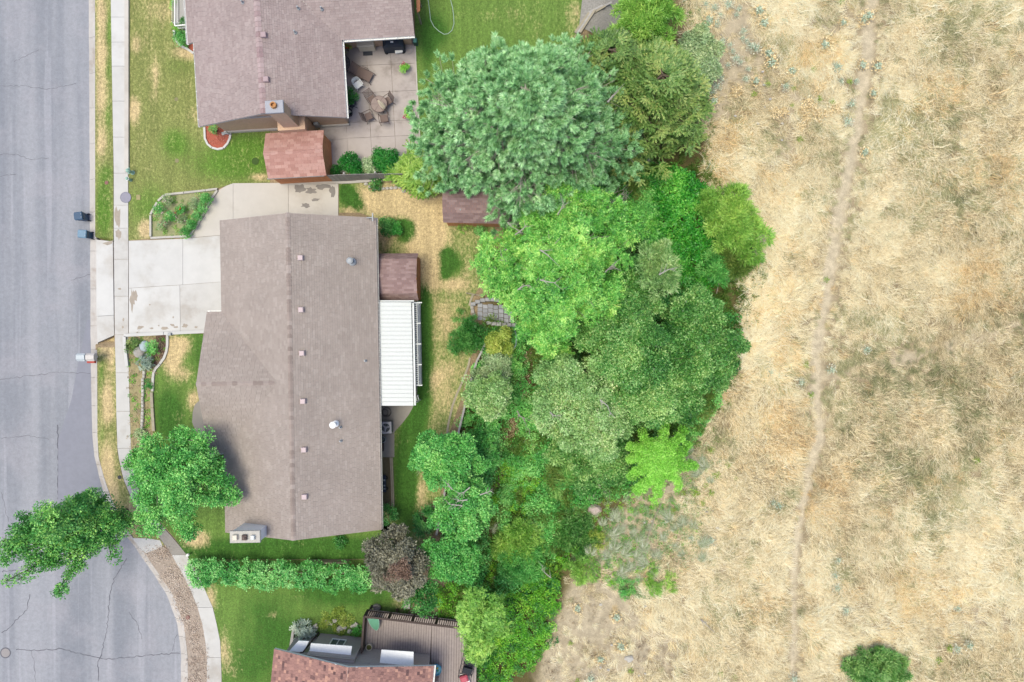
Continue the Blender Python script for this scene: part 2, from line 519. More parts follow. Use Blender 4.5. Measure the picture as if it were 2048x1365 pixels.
def scatter_tree(kind, mat, nvar=3):
    key = (kind, mat.name)
    if key in GNT: return GNT[key]
    g = bpy.data.node_groups.new('leaves_' + kind, 'GeometryNodeTree')
    g.interface.new_socket('Geometry', in_out='INPUT', socket_type='NodeSocketGeometry')
    g.interface.new_socket('Geometry', in_out='OUTPUT', socket_type='NodeSocketGeometry')
    gi = g.nodes.new('NodeGroupInput'); go = g.nodes.new('NodeGroupOutput')
    iop = g.nodes.new('GeometryNodeInstanceOnPoints')
    g.links.new(gi.outputs[0], iop.inputs['Points'])
    jn = g.nodes.new('GeometryNodeGeometryToInstance')
    for i in range(nvar):
        oi = g.nodes.new('GeometryNodeObjectInfo'); oi.inputs['Object'].default_value = twig(kind, i, mat)
        oi.inputs['As Instance'].default_value = False
        g.links.new(oi.outputs['Geometry'], jn.inputs[0])
    g.links.new(jn.outputs[0], iop.inputs['Instance'])
    iop.inputs['Pick Instance'].default_value = True
    def na(name, typ):
        n = g.nodes.new('GeometryNodeInputNamedAttribute'); n.data_type = typ
        n.inputs['Name'].default_value = name
        return [o_ for o_ in n.outputs if o_.enabled and o_.name == 'Attribute'][0]
    g.links.new(na('var', 'INT'), iop.inputs['Instance Index'])
    e2r = g.nodes.new('FunctionNodeEulerToRotation')
    g.links.new(na('rot', 'FLOAT_VECTOR'), e2r.inputs[0])
    g.links.new(e2r.outputs[0], iop.inputs['Rotation'])
    g.links.new(na('scl', 'FLOAT'), iop.inputs['Scale'])
    g.links.new(iop.outputs[0], go.inputs[0])
    GNT[key] = g
    return g
def grow(name, kind, mat, P, rot, scl, tint, parent):
    """the same as real geometry: every leaf a face of one crown mesh"""
    I = np.array(WM[parent.name].inverted()); Q = P @ I[:3, :3].T + I[:3, 3]
    var = rng.integers(0, 3, len(P)); VV, FF, LV, TT = [], [], [], []; off = 0
    cx, sx = np.cos(rot[:, 0]), np.sin(rot[:, 0]); cy, sy = np.cos(rot[:, 1]), np.sin(rot[:, 1]); cz, sz = np.cos(rot[:, 2]), np.sin(rot[:, 2])
    R = np.stack([np.stack([cz * cy, cz * sy * sx - sz * cx, cz * sy * cx + sz * sx], -1), np.stack([sz * cy, sz * sy * sx + cz * cx, sz * sy * cx - cz * sx], -1), np.stack([-sy, cy * sx, cy * cx], -1)], 1)
    scl = np.broadcast_to(np.asarray(scl, float), (len(P),)); tint = np.clip(tint, 0, 1)
    for v in range(3):
        k = np.where(var == v)[0]
        if not len(k): continue
        me = twig(kind, v, mat).data; nv, nf = len(me.vertices), len(me.polygons)
        tv = np.zeros(nv * 3, np.float32); me.vertices.foreach_get('co', tv); tv = tv.reshape(-1, 3)
        kk = me.polygons[0].loop_total; tf = np.zeros(nf * kk, np.int32); me.loops.foreach_get('vertex_index', tf); tf = tf.reshape(-1, kk)
        lv = np.zeros(nf, np.float32); me.attributes['lv'].data.foreach_get('value', lv)
        W = np.einsum('nij,vj->nvi', R[k] * scl[k][:, None, None], tv) + Q[k][:, None, :]
        VV.append(W.reshape(-1, 3)); FF.append((tf[None] + (off + np.arange(len(k)) * nv)[:, None, None]).reshape(-1, kk)); off += len(k) * nv
        LV.append(np.tile(lv, len(k))); TT.append(np.repeat(tint[k], nf))
    me = mesh_np(name, np.concatenate(VV), np.concatenate(FF), mat, {'lv': ('FACE', 'FLOAT', np.concatenate(LV)), 'tint': ('FACE', 'FLOAT', np.concatenate(TT))})
    o = bpy.data.objects.new(name, me)
    return link(o, parent)
def scatter(name, kind, mat, P, rot, scl, tint, parent=None, okind=None):
    """one object whose leaves/blades stand at the points P"""
    P = np.asarray(P, float); n = len(P)
    if parent is not None: return grow(name, kind, mat, P, rot, scl, tint, parent)
    M = WM[parent.name] if parent is not None else Matrix.Translation((float(P[:, 0].mean()), float(P[:, 1].mean()), float(P[:, 2].min())))
    I = np.array(M.inverted())
    Q = P @ I[:3, :3].T + I[:3, 3]
    me = bpy.data.meshes.new(name)
    me.vertices.add(n); me.vertices.foreach_set('co', Q.astype(np.float32).ravel())
    for an, typ, key, d in (('rot', 'FLOAT_VECTOR', 'vector', rot), ('scl', 'FLOAT', 'value', scl), ('tint', 'FLOAT', 'value', np.clip(tint, 0, 1)), ('var', 'INT', 'value', rng.integers(0, 3, n))):
        a = me.attributes.new(an, typ, 'POINT'); a.data.foreach_set(key, np.ascontiguousarray(d, dtype=np.int32 if typ == 'INT' else np.float32).ravel())
    me.materials.append(mat)
    o = bpy.data.objects.new(name, me)
    md = o.modifiers.new('leaves', 'NODES'); md.node_group = scatter_tree(kind, mat)
    link(o, parent, M)
    if okind: o['kind'] = okind
    return o
def eul(nrm, spin):
    """euler rotations taking +z to nrm with a random spin about it"""
    th = np.arccos(np.clip(nrm[:, 2], -1, 1)); ph = np.arctan2(nrm[:, 1], nrm[:, 0])
    # R = Rz(ph) Ry(th) Rz(spin): convert to XYZ euler
    cz, sz = np.cos(ph), np.sin(ph); cy, sy = np.cos(th), np.sin(th); cs, ss = np.cos(spin), np.sin(spin)
    R = np.zeros((len(nrm), 3, 3))
    R[:, 0, 0] = cz * cy * cs - sz * ss; R[:, 0, 1] = -cz * cy * ss - sz * cs; R[:, 0, 2] = cz * sy
    R[:, 1, 0] = sz * cy * cs + cz * ss; R[:, 1, 1] = -sz * cy * ss + cz * cs; R[:, 1, 2] = sz * sy
    R[:, 2, 0] = -sy * cs; R[:, 2, 1] = sy * ss; R[:, 2, 2] = cy
    y = np.arcsin(np.clip(-R[:, 2, 0], -1, 1))
    x = np.arctan2(R[:, 2, 1], R[:, 2, 2]); z = np.arctan2(R[:, 1, 0], R[:, 0, 0])
    return np.stack([x, y, z], 1)
def fbm(x, y, s, seed=0.0):
    """cheap smooth value noise, 0..1, vectorised"""
    out = np.zeros_like(np.asarray(x, float)); amp = .5; tot = 0
    for o_ in range(4):
        X = np.asarray(x) * s + seed * 13.7 + o_ * 5.2; Y = np.asarray(y) * s + seed * 7.9 - o_ * 3.1
        xi, yi = np.floor(X), np.floor(Y); fx, fy = X - xi, Y - yi
        fx, fy = fx * fx * (3 - 2 * fx), fy * fy * (3 - 2 * fy)
        h = lambda a, b: np.modf(np.abs(np.sin(a * 127.1 + b * 311.7 + 17.3) * 43758.5453))[0]
        v = (h(xi, yi) * (1 - fx) + h(xi + 1, yi) * fx) * (1 - fy) + (h(xi, yi + 1) * (1 - fx) + h(xi + 1, yi + 1) * fx) * fy
        out = out + amp * v; tot += amp; amp *= .5; s *= 2
    return out / tot
def lobes_auto(px, py, R, z, n, lr=.42, seed=0, drop=.45, flat=.75):
    """clumps of a crown seen from above: px centre, radius in px, crown top height"""
    r = np.random.default_rng(seed)
    L = []
    ga = 2.39996
    for i in range(n):
        q = math.sqrt((i + .35) / n); a = i * ga + r.normal() * .25 + seed
        rr = R * q * (1 - lr * .8) * r.uniform(.8, 1.18)
        k = R * S * lr * r.uniform(.6, 1.2)
        zz = z - R * S * drop * q * q * r.uniform(.5, 1.5) - k * flat - r.uniform(0, .16) * R * S
        L.append((px + rr * math.cos(a), py - rr * math.sin(a), k, k * flat, zz))
    return L
def crown_points(L, dens, low=-.25, seed=0, inner=.25, rag=1.0):
    r = np.random.default_rng(seed + 500)
    C = np.array([U(l[0], l[1], l[4]) for l in L]); RX = np.array([l[2] for l in L]); RZ = np.array([l[3] for l in L])
    P, N, K = [], [], []
    for i in range(len(L)):
        n = max(6, int(dens * 4 * math.pi * RX[i] * (RX[i] + RZ[i]) / 2))
        d = unit(r.normal(size=(n, 3))); d = d[d[:, 2] > low]
        f = np.where(r.uniform(size=len(d)) < inner, r.uniform(.45, .85, len(d)), r.uniform(.85, 1.06, len(d)))
        nz = 1 + .5 * rag * (fbm(d[:, 0] * 2 + i * 3.1, d[:, 1] * 2 + d[:, 2], 1.9, seed) - .5) * 2
        p = C[i] + d * np.stack([RX[i] * np.ones(len(d)), RX[i] * np.ones(len(d)), RZ[i] * np.ones(len(d))], 1) * (f * nz)[:, None]
        keep = np.ones(len(p), bool)
        dd = np.linalg.norm(C - C[i], axis=1)
        for j in np.where(dd < (RX + RX[i]) * 1.2)[0]:
            if j == i: continue
            q = (p - C[j]) / np.array([RX[j], RX[j], RZ[j]])
            keep &= (q * q).sum(1) > .62
        P.append(p[keep]); N.append(d[keep]); K.append(np.full(keep.sum(), i))
    return np.concatenate(P), np.concatenate(N), np.concatenate(K), C, RX
def split_lobes(L, n, f, seed=0):
    """every clump becomes a handful of smaller uneven clumps on its upper side"""
    r = np.random.default_rng(seed + 77); out = []
    for (x, y, rx, rz, z) in L:
        if rx < .45: out.append((x, y, rx, rz, z)); continue
        k = S * (H - z) / H
        m = max(4, int(n * r.uniform(.7, 1.2)))
        for j in range(m):
            d = unit(r.normal(size=3)); d[2] = abs(d[2]) * .9 - .12
            q = r.uniform(.6, 1.18); s_ = rx * f * r.uniform(.45, 1.25)
            out.append((x + d[0] * rx * q / k, y - d[1] * rx * q / k, s_, s_ * r.uniform(.6, .85), z + d[2] * rz * q))
    return out
def foliage(name, kind, mat, L, dens, parent, scl=1.0, seed=0, upm=.5, jit=.35, low=-.25, inner=.25, lobe_tint=.35, flow=None, sub=(9, .4), fuzz=.14):
    if sub: L = split_lobes(L, sub[0], sub[1], seed)
    P, N, K, C, RX = crown_points(L, dens, low, seed, inner)
    r = np.random.default_rng(seed + 900)
    if fuzz and len(P) > 60:               # loose outer sprays
        m = int(len(P) * fuzz); i_ = r.integers(0, len(P), m)
        o_ = unit(N[i_] * np.array([1, 1, .5]) + r.normal(size=(m, 3)) * .35)
        P = np.concatenate([P, P[i_] + o_ * r.uniform(.12, .55, (m, 1)) * np.clip(RX[K[i_]], .2, 1.0)[:, None]]); N = np.concatenate([N, N[i_]]); K = np.concatenate([K, K[i_]])
    n = len(P)
    nr = unit(N + np.array([0, 0, upm]) + r.normal(size=(n, 3)) * jit)
    spin = r.uniform(0, 2 * math.pi, n)
    lt = r.uniform(-.5, .5, len(L))
    tint = .5 + lobe_tint * lt[K] + r.normal(size=n) * .17 + (fbm(P[:, 0], P[:, 1], .6, seed) - .5) * 1.0
    if flow == 'out':                      # branchlets lie outwards, along the boughs
        o3 = P - C.mean(0); spin = np.zeros(n)
        R = np.stack([np.zeros(n), -np.clip(N[:, 2], 0, 1) * .5, np.arctan2(o3[:, 1], o3[:, 0]) + r.normal(size=n) * .45], 1)
    else: R = eul(nr, spin)
    return scatter(name, kind, mat, P, R, scl * r.uniform(.75, 1.25, n), tint, parent)
def limbs(mb, base, C, RX, rad, top, seed=0, n=6):
    """trunk and limbs running into every clump"""
    r = random.Random(seed)
    base = Vector(base); ctr = Vector(np.mean(C, axis=0)); fork = base.lerp(Vector((ctr.x, ctr.y, ctr.z)), .45)
    mid = base.lerp(fork, .5) + Vector((r.uniform(-.1, .1), r.uniform(-.1, .1), 0))
    mb.tube([base - Vector((0, 0, .15)), base + (mid - base) * .15, mid, fork], [rad * 1.5, rad * 1.05, rad * .85, rad * .7], n)
    for c, k in zip(C, RX):
        c = Vector(c); m = fork.lerp(c, .5) + Vector((r.uniform(-.3, .3), r.uniform(-.3, .3), r.uniform(0, .3)))
        e = c + (c - fork).normalized() * k * .5
        w = rad * .42
        mb.tube([fork, m, c, e], [w, w * .7, w * .4, w * .12], 5)
        for _ in range(3):
            d = Vector((r.uniform(-1, 1), r.uniform(-1, 1), r.uniform(.1, .9))).normalized()
            mb.tube([c, c + d * k * .55, c + d * k * .95 + Vector((r.uniform(-.1, .1),) * 3)], [w * .3, w * .2, w * .06], 4)
def bare(mb, pts_px, z, r0=.03, seed=0):
    """a pale bare branch: px polyline at height z with side twigs"""
    r = random.Random(seed)
    P = [U(x, y, z + r.uniform(-.05, .1)) for x, y in pts_px]
    n = len(P)
    mb.tube(P, [r0 * (1 - .75 * i / max(1, n - 1)) for i in range(n)], 5)
    for i in range(n - 1):
        for _ in range(2):
            a = P[i].lerp(P[i + 1], r.random()); d = (P[i + 1] - P[i]).normalized()
            q = Vector((d.x * .8 - d.y * r.choice((-1, 1)) * .7, d.y * .8 + d.x * r.choice((-1, 1)) * .7, r.uniform(-.1, .3)))
            mb.tube([a, a + q * r.uniform(.25, .6)], [r0 * .45, r0 * .12], 4)
def bough_tree(name, label, kind, mat, axis_px, zc, ztop, zlow, R, n, per, seed, base_rad, bark, scl, squash=1.0, tilt=.25, extra=(), spread=.24, barebr=()):
    """conifer: boughs leaving the trunk in all directions, shoots fanned out along each"""
    r = np.random.default_rng(seed)
    ax = U(*axis_px, zc); g = float(gz(ax.x, ax.y))
    root = thing(name, label, 'tree', (ax.x, ax.y, g))
    mb = MB(); mb.tube([(ax.x, ax.y, g - .2), (ax.x, ax.y, g + 2), (ax.x, ax.y, ztop * .6), (ax.x, ax.y, ztop - 1.3)], [base_rad * 1.3, base_rad, base_rad * .6, .04], 8)
    P, D, T = [], [], []
    B = []
    for i in range(n):
        q = (i + .5) / n; h = zlow + (ztop - zlow) * (1 - (1 - q) ** 1.25)
        ln = R * (1 - ((h - zlow) / (ztop - zlow + .6)) ** 1.5) * r.uniform(.66, 1.12) + .5
        B.append((h, i * 2.39996 + r.normal() * .22, ln))
    for (h, a, ln) in B + list(extra):
        d = np.array([math.cos(a), math.sin(a) * squash, 0]); up = tilt * r.uniform(.3, 1.5)
        o = np.array([ax.x, ax.y, h]); pts = [o + d * ln * t + np.array([0, 0, up * ln * t * (1.15 - .55 * t)]) for t in np.linspace(0, 1, 5)]
        mb.tube([Vector(p_) for p_ in pts], [.07, .055, .042, .028, .012], 5)
        m = max(8, int(per * (ln / R) ** .6 * 1.1)); bt = r.normal() * .14
        for k in range(m):
            t = 1 - (1 - .22) * r.uniform() ** 1.25
            lat = float(np.clip(r.normal(), -1.5, 1.5)) * spread * ln * (.35 + .65 * (1 - abs(t - .75)))
            c = o + d * ln * t + np.array([-d[1], d[0], 0]) * lat + np.array([0, 0, up * ln * t * (1.15 - .55 * t) + r.normal() * .16 - abs(lat) * .15])
            P.append(c); dr = d * .8 + np.array([-d[1], d[0], 0]) * np.sign(lat) * min(1, abs(lat)) * .7 + np.array([0, 0, r.uniform(.25, 1.0)]) + r.normal(size=3) * .2
            D.append(dr); T.append(.5 + bt + r.normal() * .2)
            if k % 3 == 0:
                q0 = o + d * ln * max(.2, t - .2) + np.array([0, 0, up * ln * max(.2, t - .2) * (1.15 - .55 * t)])
                mb.tube([Vector(q0), Vector(c)], [.018, .008], 4)
    for k in range(int(per * .8)):          # leader shoots round the top
        a = r.uniform(0, 6.283); q = r.uniform(0, .75) ** .7; P.append(np.array([ax.x + q * math.cos(a), ax.y + q * math.sin(a), ztop - q * .9 + r.normal() * .12])); D.append(np.array([math.cos(a) * .6, math.sin(a) * .6, 1.0])); T.append(.55 + r.normal() * .2)
    for i, (pp, zz) in enumerate(barebr): bare(mb, pp, zz, .05, seed + i)
    mb.build('trunk', bark, root)
    P, D = np.array(P), unit(np.array(D)); n_ = len(P)
    if kind == 'spruce': R_ = np.stack([r.normal(size=n_) * .15, -np.arcsin(np.clip(D[:, 2], -1, 1)) * .6, np.arctan2(D[:, 1], D[:, 0])], 1)
    else: R_ = eul(D, r.uniform(0, 6.283, n_))
    grow('crown', kind, mat, P, R_, scl * r.uniform(.75, 1.25, n_), np.array(T), root)
    return root
def tree(name, label, kind, mat, L, dens, rad=.14, bark=None, base=None, scl=1.0, seed=0, group=None, cat='tree', barebr=(), **kw):
    C = np.array([U(l[0], l[1], l[4]) for l in L]); RX = np.array([l[2] for l in L])
    if base is None:
        c = C.mean(0); base = Vector((c[0], c[1], float(gz(c[0], c[1]))))
    root = thing(name, label, cat, base, 0, group)
    mb = MB()
    limbs(mb, base, C, RX, rad, None, seed)
    for i, (pp, zz) in enumerate(barebr): bare(mb, pp, zz + .45, .042, seed + i)
    mb.build('trunk', bark or M_BARK, root)
    foliage('crown', kind, mat, L, dens, root, scl, seed, **kw)
    return root
def shrub(name, label, kind, mat, px, py, R, h, n=5, dens=14, scl=.6, seed=0, cat='shrub', group=None, lr=.55, fl=None, lobes=None, sx=1.0, **kw):
    g = G(px, py).z
    z = g + h
    L = lobes or lobes_auto(px, py, R, z, n, lr, seed, .3, .8)
    L = [(px + (l[0] - px) * sx, l[1], l[2], l[3], max(l[4], g + l[3] * .35)) for l in L]
    C = np.array([U(l[0], l[1], l[4]) for l in L])
    c = C.mean(0); base = Vector((c[0], c[1], float(gz(c[0], c[1]))))
    root = thing(name, label, cat, base, 0, group)
    mb = MB()
    r = random.Random(seed)
    for q in C:
        q = Vector(q)
        mb.tube([base + Vector((r.uniform(-.06, .06), r.uniform(-.06, .06), -.05)), base.lerp(q, .6) + Vector((0, 0, .05)), q], [.022, .016, .008], 5)
    mb.build('stem', M_BARK, root)
    f = foliage('foliage', kind, mat, L, dens, root, scl, seed, low=kw.pop('low', -.35), **kw)
    if fl:
        P, N, K, _, _ = crown_points(L, 8, .1, seed + 3, 0)
        idx = np.random.default_rng(seed).permutation(len(P))[:fl[1]]
        mb = MB()
        for i in idx: mb.ball(P[i] + N[i] * .05, fl[2] if len(fl) > 2 else .05, int(i), .2, 1)
        mb.build('blossom', fl[0], root)
    return root
# ------------------------------------------------------------------ surface colours
EXPO = 2.0
def alb(r, g, b, k=1.0):
    return tuple(min(.85, v / EXPO * k) for v in srgb(r, g, b))
M_BARK = pm('bark', alb(120, 105, 90), .25, 9, .9)
M_PALEBARK = pm('pale_bark', alb(205, 198, 190), .15, 9, .9)
M_CONC = pm('concrete', alb(233, 231, 228), .06, 1.3, .85, .02, 0, .1, 40, alb(196, 186, 174), .6)
M_CONC_W = pm('concrete_new', alb(240, 239, 237), .05, 1.2, .85, .02, 0, .1, 40, alb(208, 200, 190), .6)
M_CONC_PINK = pm('concrete_stamped', alb(214, 203, 200), .06, 1.6, .85, .025, 0, .15, 30, alb(150, 138, 132), .7)
M_CONC_GREY = pm('concrete_pad', alb(178, 172, 165), .07, 2.0, .85, 0, 0, .15, 40, alb(140, 132, 122), .5)
M_CONC_TAN = pm('concrete_tan', alb(234, 228, 220), .04, 1.5, .85, .02, 0, .1, 40, alb(195, 184, 170), .4)
M_WET = pm('wet_stain', alb(158, 152, 148), .1, 3, .6)
M_MUD = pm('dried_mud', alb(198, 186, 172), .1, 5, .9)
M_KERB = pm('kerb_concrete', alb(226, 220, 215), .07, 3, .85, .05, 0, .15, 40, alb(180, 165, 150), .5)
M_WHITE = plain('white_paint', (.68, .68, .67), .45)
M_METALW = plain('white_metal', (.5, .52, .515), .4)
M_GREYMET = plain('grey_metal', alb(190, 195, 200), .4)
M_DARK = plain('dark_plastic', alb(62, 66, 74), .5)
M_BLACK = plain('black_plastic', alb(45, 50, 60), .5)
M_GLASS = plain('window_glass', alb(95, 120, 125), .12)
M_BRONZE = pm('brown_metal', alb(120, 100, 95), .1, 20, .5)
M_SLING = pm('brown_sling', alb(140, 120, 114), .12, 30, .7)
M_CEDAR = pm('cedar_siding', alb(220, 152, 108, 1.4), .12, 4, .8, .05)
M_CEDAR2 = pm('shed_siding', alb(186, 128, 94, 1.4), .14, 5, .8, .06)
M_STUCCO = pm('tan_brick', alb(224, 190, 162, 1.3), .1, 6, .9, 0, 0, .3)
M_GREYSIDE = pm('grey_siding', alb(190, 180, 175, 1.45), .08, 8, .85, .03)
M_DECKW = pm('deck_board', alb(164, 152, 148, 1.4), .1, 5, .75, .05)
M_DARKWOOD = pm('dark_wood', alb(98, 84, 80), .12, 8, .8)
M_FENCEW = pm('weathered_board', alb(168, 165, 162, 1.5), .16, 6, .9, .12)
M_LUMBER = pm('weathered_timber', alb(196, 186, 165), .12, 5, .9, .05)
M_STONE = pm('pale_stone', alb(205, 200, 194), .14, 5, .9, .1, 0, .4)
M_STONE_W = pm('white_stone', alb(224, 219, 210), .1, 6, .9, .06, 0, .3)
M_PAVER = pm('grey_paver', alb(158, 160, 166, 1.5), .1, 8, .85, .16, 0, .3)
M_BLOCK = pm('wall_block', alb(196, 196, 198), .08, 8, .9, .06, 0, .3)
M_REDMULCH = pm('red_mulch', alb(205, 115, 95), .2, 20, .9)
M_BROWNMULCH = pm('brown_mulch', alb(120, 96, 84), .25, 14, .95)
M_SOILBED = pm('bed_soil', alb(170, 158, 118), .2, 5, .95)
M_TEAL = plain('mint_plastic', alb(190, 232, 215), .5)
M_MINT2 = pm('mint_fabric', alb(135, 205, 172), .08, 4, .6)
M_BLUEBIN = pm('blue_bin', alb(78, 108, 140), .08, 6, .45)
M_BLUEBIN2 = pm('pale_blue_bin', alb(128, 166, 195), .08, 6, .4)
M_RED = plain('red_paint', alb(215, 85, 75), .5)
M_ORANGE = plain('orange_blossom', alb(240, 110, 60), .6)
M_PINKFL = plain('pink_blossom', alb(225, 120, 140), .6)
M_PALEFL = plain('pale_blossom', alb(250, 225, 215), .6)
M_BEIGE = pm('beige_plastic', alb(232, 222, 204, 1.35), .04, 4, .6)
M_COVER = pm('grill_cover', alb(62, 72, 90), .12, 6, .55)
M_LID = pm('utility_lid', alb(172, 170, 186), .05, 10, .6)
M_GUTTER = plain('gutter_white', alb(214, 212, 210), .5)
M_RUSTLID = pm('rusty_lid', alb(165, 120, 110), .1, 20, .7)
M_TIRE = plain('rubber', alb(50, 50, 55), .7)

def shingle_mat(name, cols, rnd=0.0, piece=False):
    cols = [(p_, tuple(v * 1.2 for v in c)) for p_, c in cols]
    t = NT(name)
    if piece: f = t.node('ShaderNodeObjectInfo').outputs['Random']
    else: f = t.attr('lv')
    c = t.ramp(f, cols)
    k = t.math('MULTIPLY', t.rng(t.noise(90, 3), .3, .7, .86, 1.14), t.rng(t.noise(.45, 4), .3, .7, .94, 1.06))
    v = t.node('ShaderNodeVectorMath', operation='SCALE')
    t.l.new(c, v.inputs[0]); t.l.new(k, v.inputs['Scale'])
    t.bump(t.noise(120, 2), .3)
    t.b.inputs['Roughness'].default_value = .95
    return t.done(v.outputs[0])
M_SH_A = shingle_mat('mauve_shingle', [(0, alb(166, 153, 146)), (.5, alb(177, 165, 158)), (1, alb(190, 179, 172))])
M_SH_A2 = shingle_mat('mauve_ridge_shingle', [(0, alb(158, 143, 136)), (.5, alb(172, 157, 150)), (1, alb(190, 177, 170))], piece=True)
M_SH_B = shingle_mat('rose_shingle', [(0, alb(168, 151, 149)), (.5, alb(177, 161, 159)), (1, alb(187, 172, 169))])
M_SH_B2 = shingle_mat('rose_ridge_shingle', [(0, alb(170, 145, 147)), (.5, alb(185, 163, 163)), (1, alb(200, 180, 180))], piece=True)
M_SH_S1 = shingle_mat('pink_shingle', [(0, alb(186, 140, 130)), (.5, alb(198, 152, 142)), (1, alb(212, 170, 160))], piece=True)
M_SH_S2 = shingle_mat('plum_shingle', [(0, alb(150, 124, 122)), (.5, alb(163, 137, 134)), (1, alb(177, 152, 149))], piece=True)
M_SH_C = shingle_mat('mottled_red_shingle', [(0, alb(112, 86, 86)), (.13, alb(142, 108, 104)), (.45, alb(166, 127, 120)), (.8, alb(182, 140, 130)), (1, alb(206, 160, 142))])

# grass colours
def lawn_mat(name, green, lush, dry):
    t = NT(name)
    p = t.pos()
    n1 = t.noise(.9, 5, .65, t.pos((1.6, .8, 1))); n2 = t.noise(5, 5, .7, t.pos((1.4, .8, 1))); n3 = t.noise(26, 3, .75, p)
    pert = t.math('ADD', t.math('MULTIPLY', t.math('SUBTRACT', n1, .5), .55), t.math('MULTIPLY', t.math('SUBTRACT', n2, .5), .9))
    d = t.rng(t.math('ADD', t.attr('dry'), t.math('MULTIPLY', t.math('MULTIPLY', pert, 1.35), t.math('SUBTRACT', 1.15, t.math('MULTIPLY', t.attr('dry'), .85)))), .2, .85)
    l = t.rng(t.math('ADD', t.attr('lush'), t.math('MULTIPLY', pert, .8)), .25, .8)
    c = t.mix(l, green, lush)
    c = t.mix(d, c, dry)
    k = t.math('MULTIPLY', t.rng(n3, .28, .72, .7, 1.5), t.rng(n2, .3, .7, .84, 1.36))
    k = t.math('MULTIPLY', k, t.math('MULTIPLY', t.rng(t.noise(9, 3, .7, p), .3, .7, .84, 1.18), t.rng(t.noise(2.4, 2, .5, t.pos((1, .1, 1))), .38, .62, .92, 1.08)))
    v = t.node('ShaderNodeVectorMath', operation='SCALE')
    t.l.new(c, v.inputs[0]); t.l.new(k, v.inputs['Scale'])
    t.bump(n3, .6, .03)
    t.b.inputs['Roughness'].default_value = 1.0
    return t.done(v.outputs[0])
C_DRY = alb(214, 192, 146)
M_LAWN = lawn_mat('lawn_grass', alb(142, 150, 88), alb(100, 140, 54), C_DRY)
M_LAWN_DEEP = lawn_mat('lawn_grass_deep', alb(114, 146, 70), alb(70, 114, 44), C_DRY)

def ground_mat():
    t = NT('earth')
    c = t.attr('Col', out='Color')
    n1 = t.noise(2.2, 6, .65); n2 = t.noise(22, 4, .7)
    k = t.math('MULTIPLY', t.rng(n1, .3, .7, .82, 1.18), t.rng(n2, .3, .7, .72, 1.25))
    v = t.node('ShaderNodeVectorMath', operation='SCALE')
    t.l.new(c, v.inputs[0]); t.l.new(k, v.inputs['Scale'])
    t.bump(n2, .7, .06)
    t.b.inputs['Roughness'].default_value = 1.0
    return t.done(v.outputs[0])
M_EARTH = ground_mat()

def road_mat():
    t = NT('asphalt')
    p = t.pos()
    ln = t.noise(.55, 4, .6, t.pos((1, .05, 1)))         # wear along the wheel tracks
    big = t.noise(.35, 4, .6, p); fine = t.noise(55, 3, .7, p); mid = t.noise(4.5, 4, .65, p)
    c = t.mix(t.rng(ln, .36, .66), alb(158, 162, 172), alb(184, 186, 194))
    c = t.mix(t.math('MULTIPLY', t.rng(big, .45, .7), .5), c, alb(190, 188, 196))
    st = t.noise(1.6, 3, .5, t.pos((1, .03, 1)))
    c = t.mix(t.math('MULTIPLY', t.rng(st, .58, .66), .35), c, alb(205, 205, 214))
    k = t.math('MULTIPLY', t.rng(fine, .3, .7, .88, 1.12), t.math('MULTIPLY', t.rng(mid, .3, .7, .93, 1.06), t.rng(t.noise(11, 3, .7, p), .3, .7, .95, 1.05)))
    v = t.node('ShaderNodeVectorMath', operation='SCALE')
    t.l.new(c, v.inputs[0]); t.l.new(k, v.inputs['Scale'])
    t.bump(fine, .35, .01)
    return t.done(v.outputs[0])
M_ROAD = road_mat()
M_CRACK = pm('crack_filler', alb(118, 118, 128), .15, 10, .8)
M_PATCH = pm('asphalt_patch', alb(164, 166, 179), .06, 3, .85, 0, 0, .2, 60)

# ------------------------------------------------------------------ terrain sheet
def blob(px, py, L):
    v = np.zeros_like(np.asarray(px, float))
    for (x, y, rx, ry, w) in L:
        d2 = ((px - x) / rx) ** 2 + ((py - y) / ry) ** 2
        v = v + w * np.exp(-d2 * .9)
    return v
FIELD_ORANGE = [(1560, 640, 60, 70, 1.0), (1470, 330, 60, 50, .9), (1520, 380, 50, 40, .7), (1490, 800, 60, 40, .7), (1560, 880, 60, 50, .6), (1640, 1010, 40, 30, .6), (1700, 960, 50, 30, .7), (1840, 1190, 70, 50, .7), (1560, 1180, 60, 60, .4), (1640, 110, 50, 40, .6), (1880, 180, 40, 40, .5), (1960, 560, 60, 50, .6), (2000, 340, 60, 40, .6)]
FIELD_GREEN = [(1900, 40, 120, 60, .5), (1790, 230, 90, 60, .6), (1860, 400, 120, 50, .5), (1800, 250, 60, 40, .4), (1700, 640, 100, 40, .5), (1800, 700, 80, 30, .6), (1890, 760, 60, 40, .7), (1720, 770, 60, 40, .4), (1850, 820, 90, 50, .6), (1770, 940, 60, 40, .7), (1880, 960, 90, 60, .7), (1830, 1010, 70, 60, .6), (1650, 720, 60, 50, .5), (1650, 820, 40, 60, .4), (1930, 90, 90, 90, .4), (1560, 1010, 30, 20, .8), (1680, 1130, 30, 60, .5), (1960, 850, 60, 60, .3)]
BARE = [(1440, 120, 25, 90, 1.0), (1475, 40, 35, 50, .9), (1500, 130, 60, 70, .7), (1590, 230, 45, 50, .8), (1430, 215, 25, 35, .9), (1560, 310, 40, 40, .5), (1660, 50, 40, 40, .5), (1190, 1205, 75, 60, 1.2), (1110, 1320, 70, 60, 1.4), (1200, 1290, 90, 60, 1.1), (1230, 1060, 110, 80, .8), (1290, 1320, 60, 40, .7), (1150, 1080, 40, 40, .6), (1280, 1000, 50, 40, .6), (1340, 960, 40, 50, .6), (1250, 1110, 60, 40, .5), (1480, 745, 40, 15, .5), (1440, 1140, 25, 25, .6), (1960, 1240, 60, 40, .6), (1370, 1270, 60, 50, .4), (1720, 1240, 40, 25, .5)]
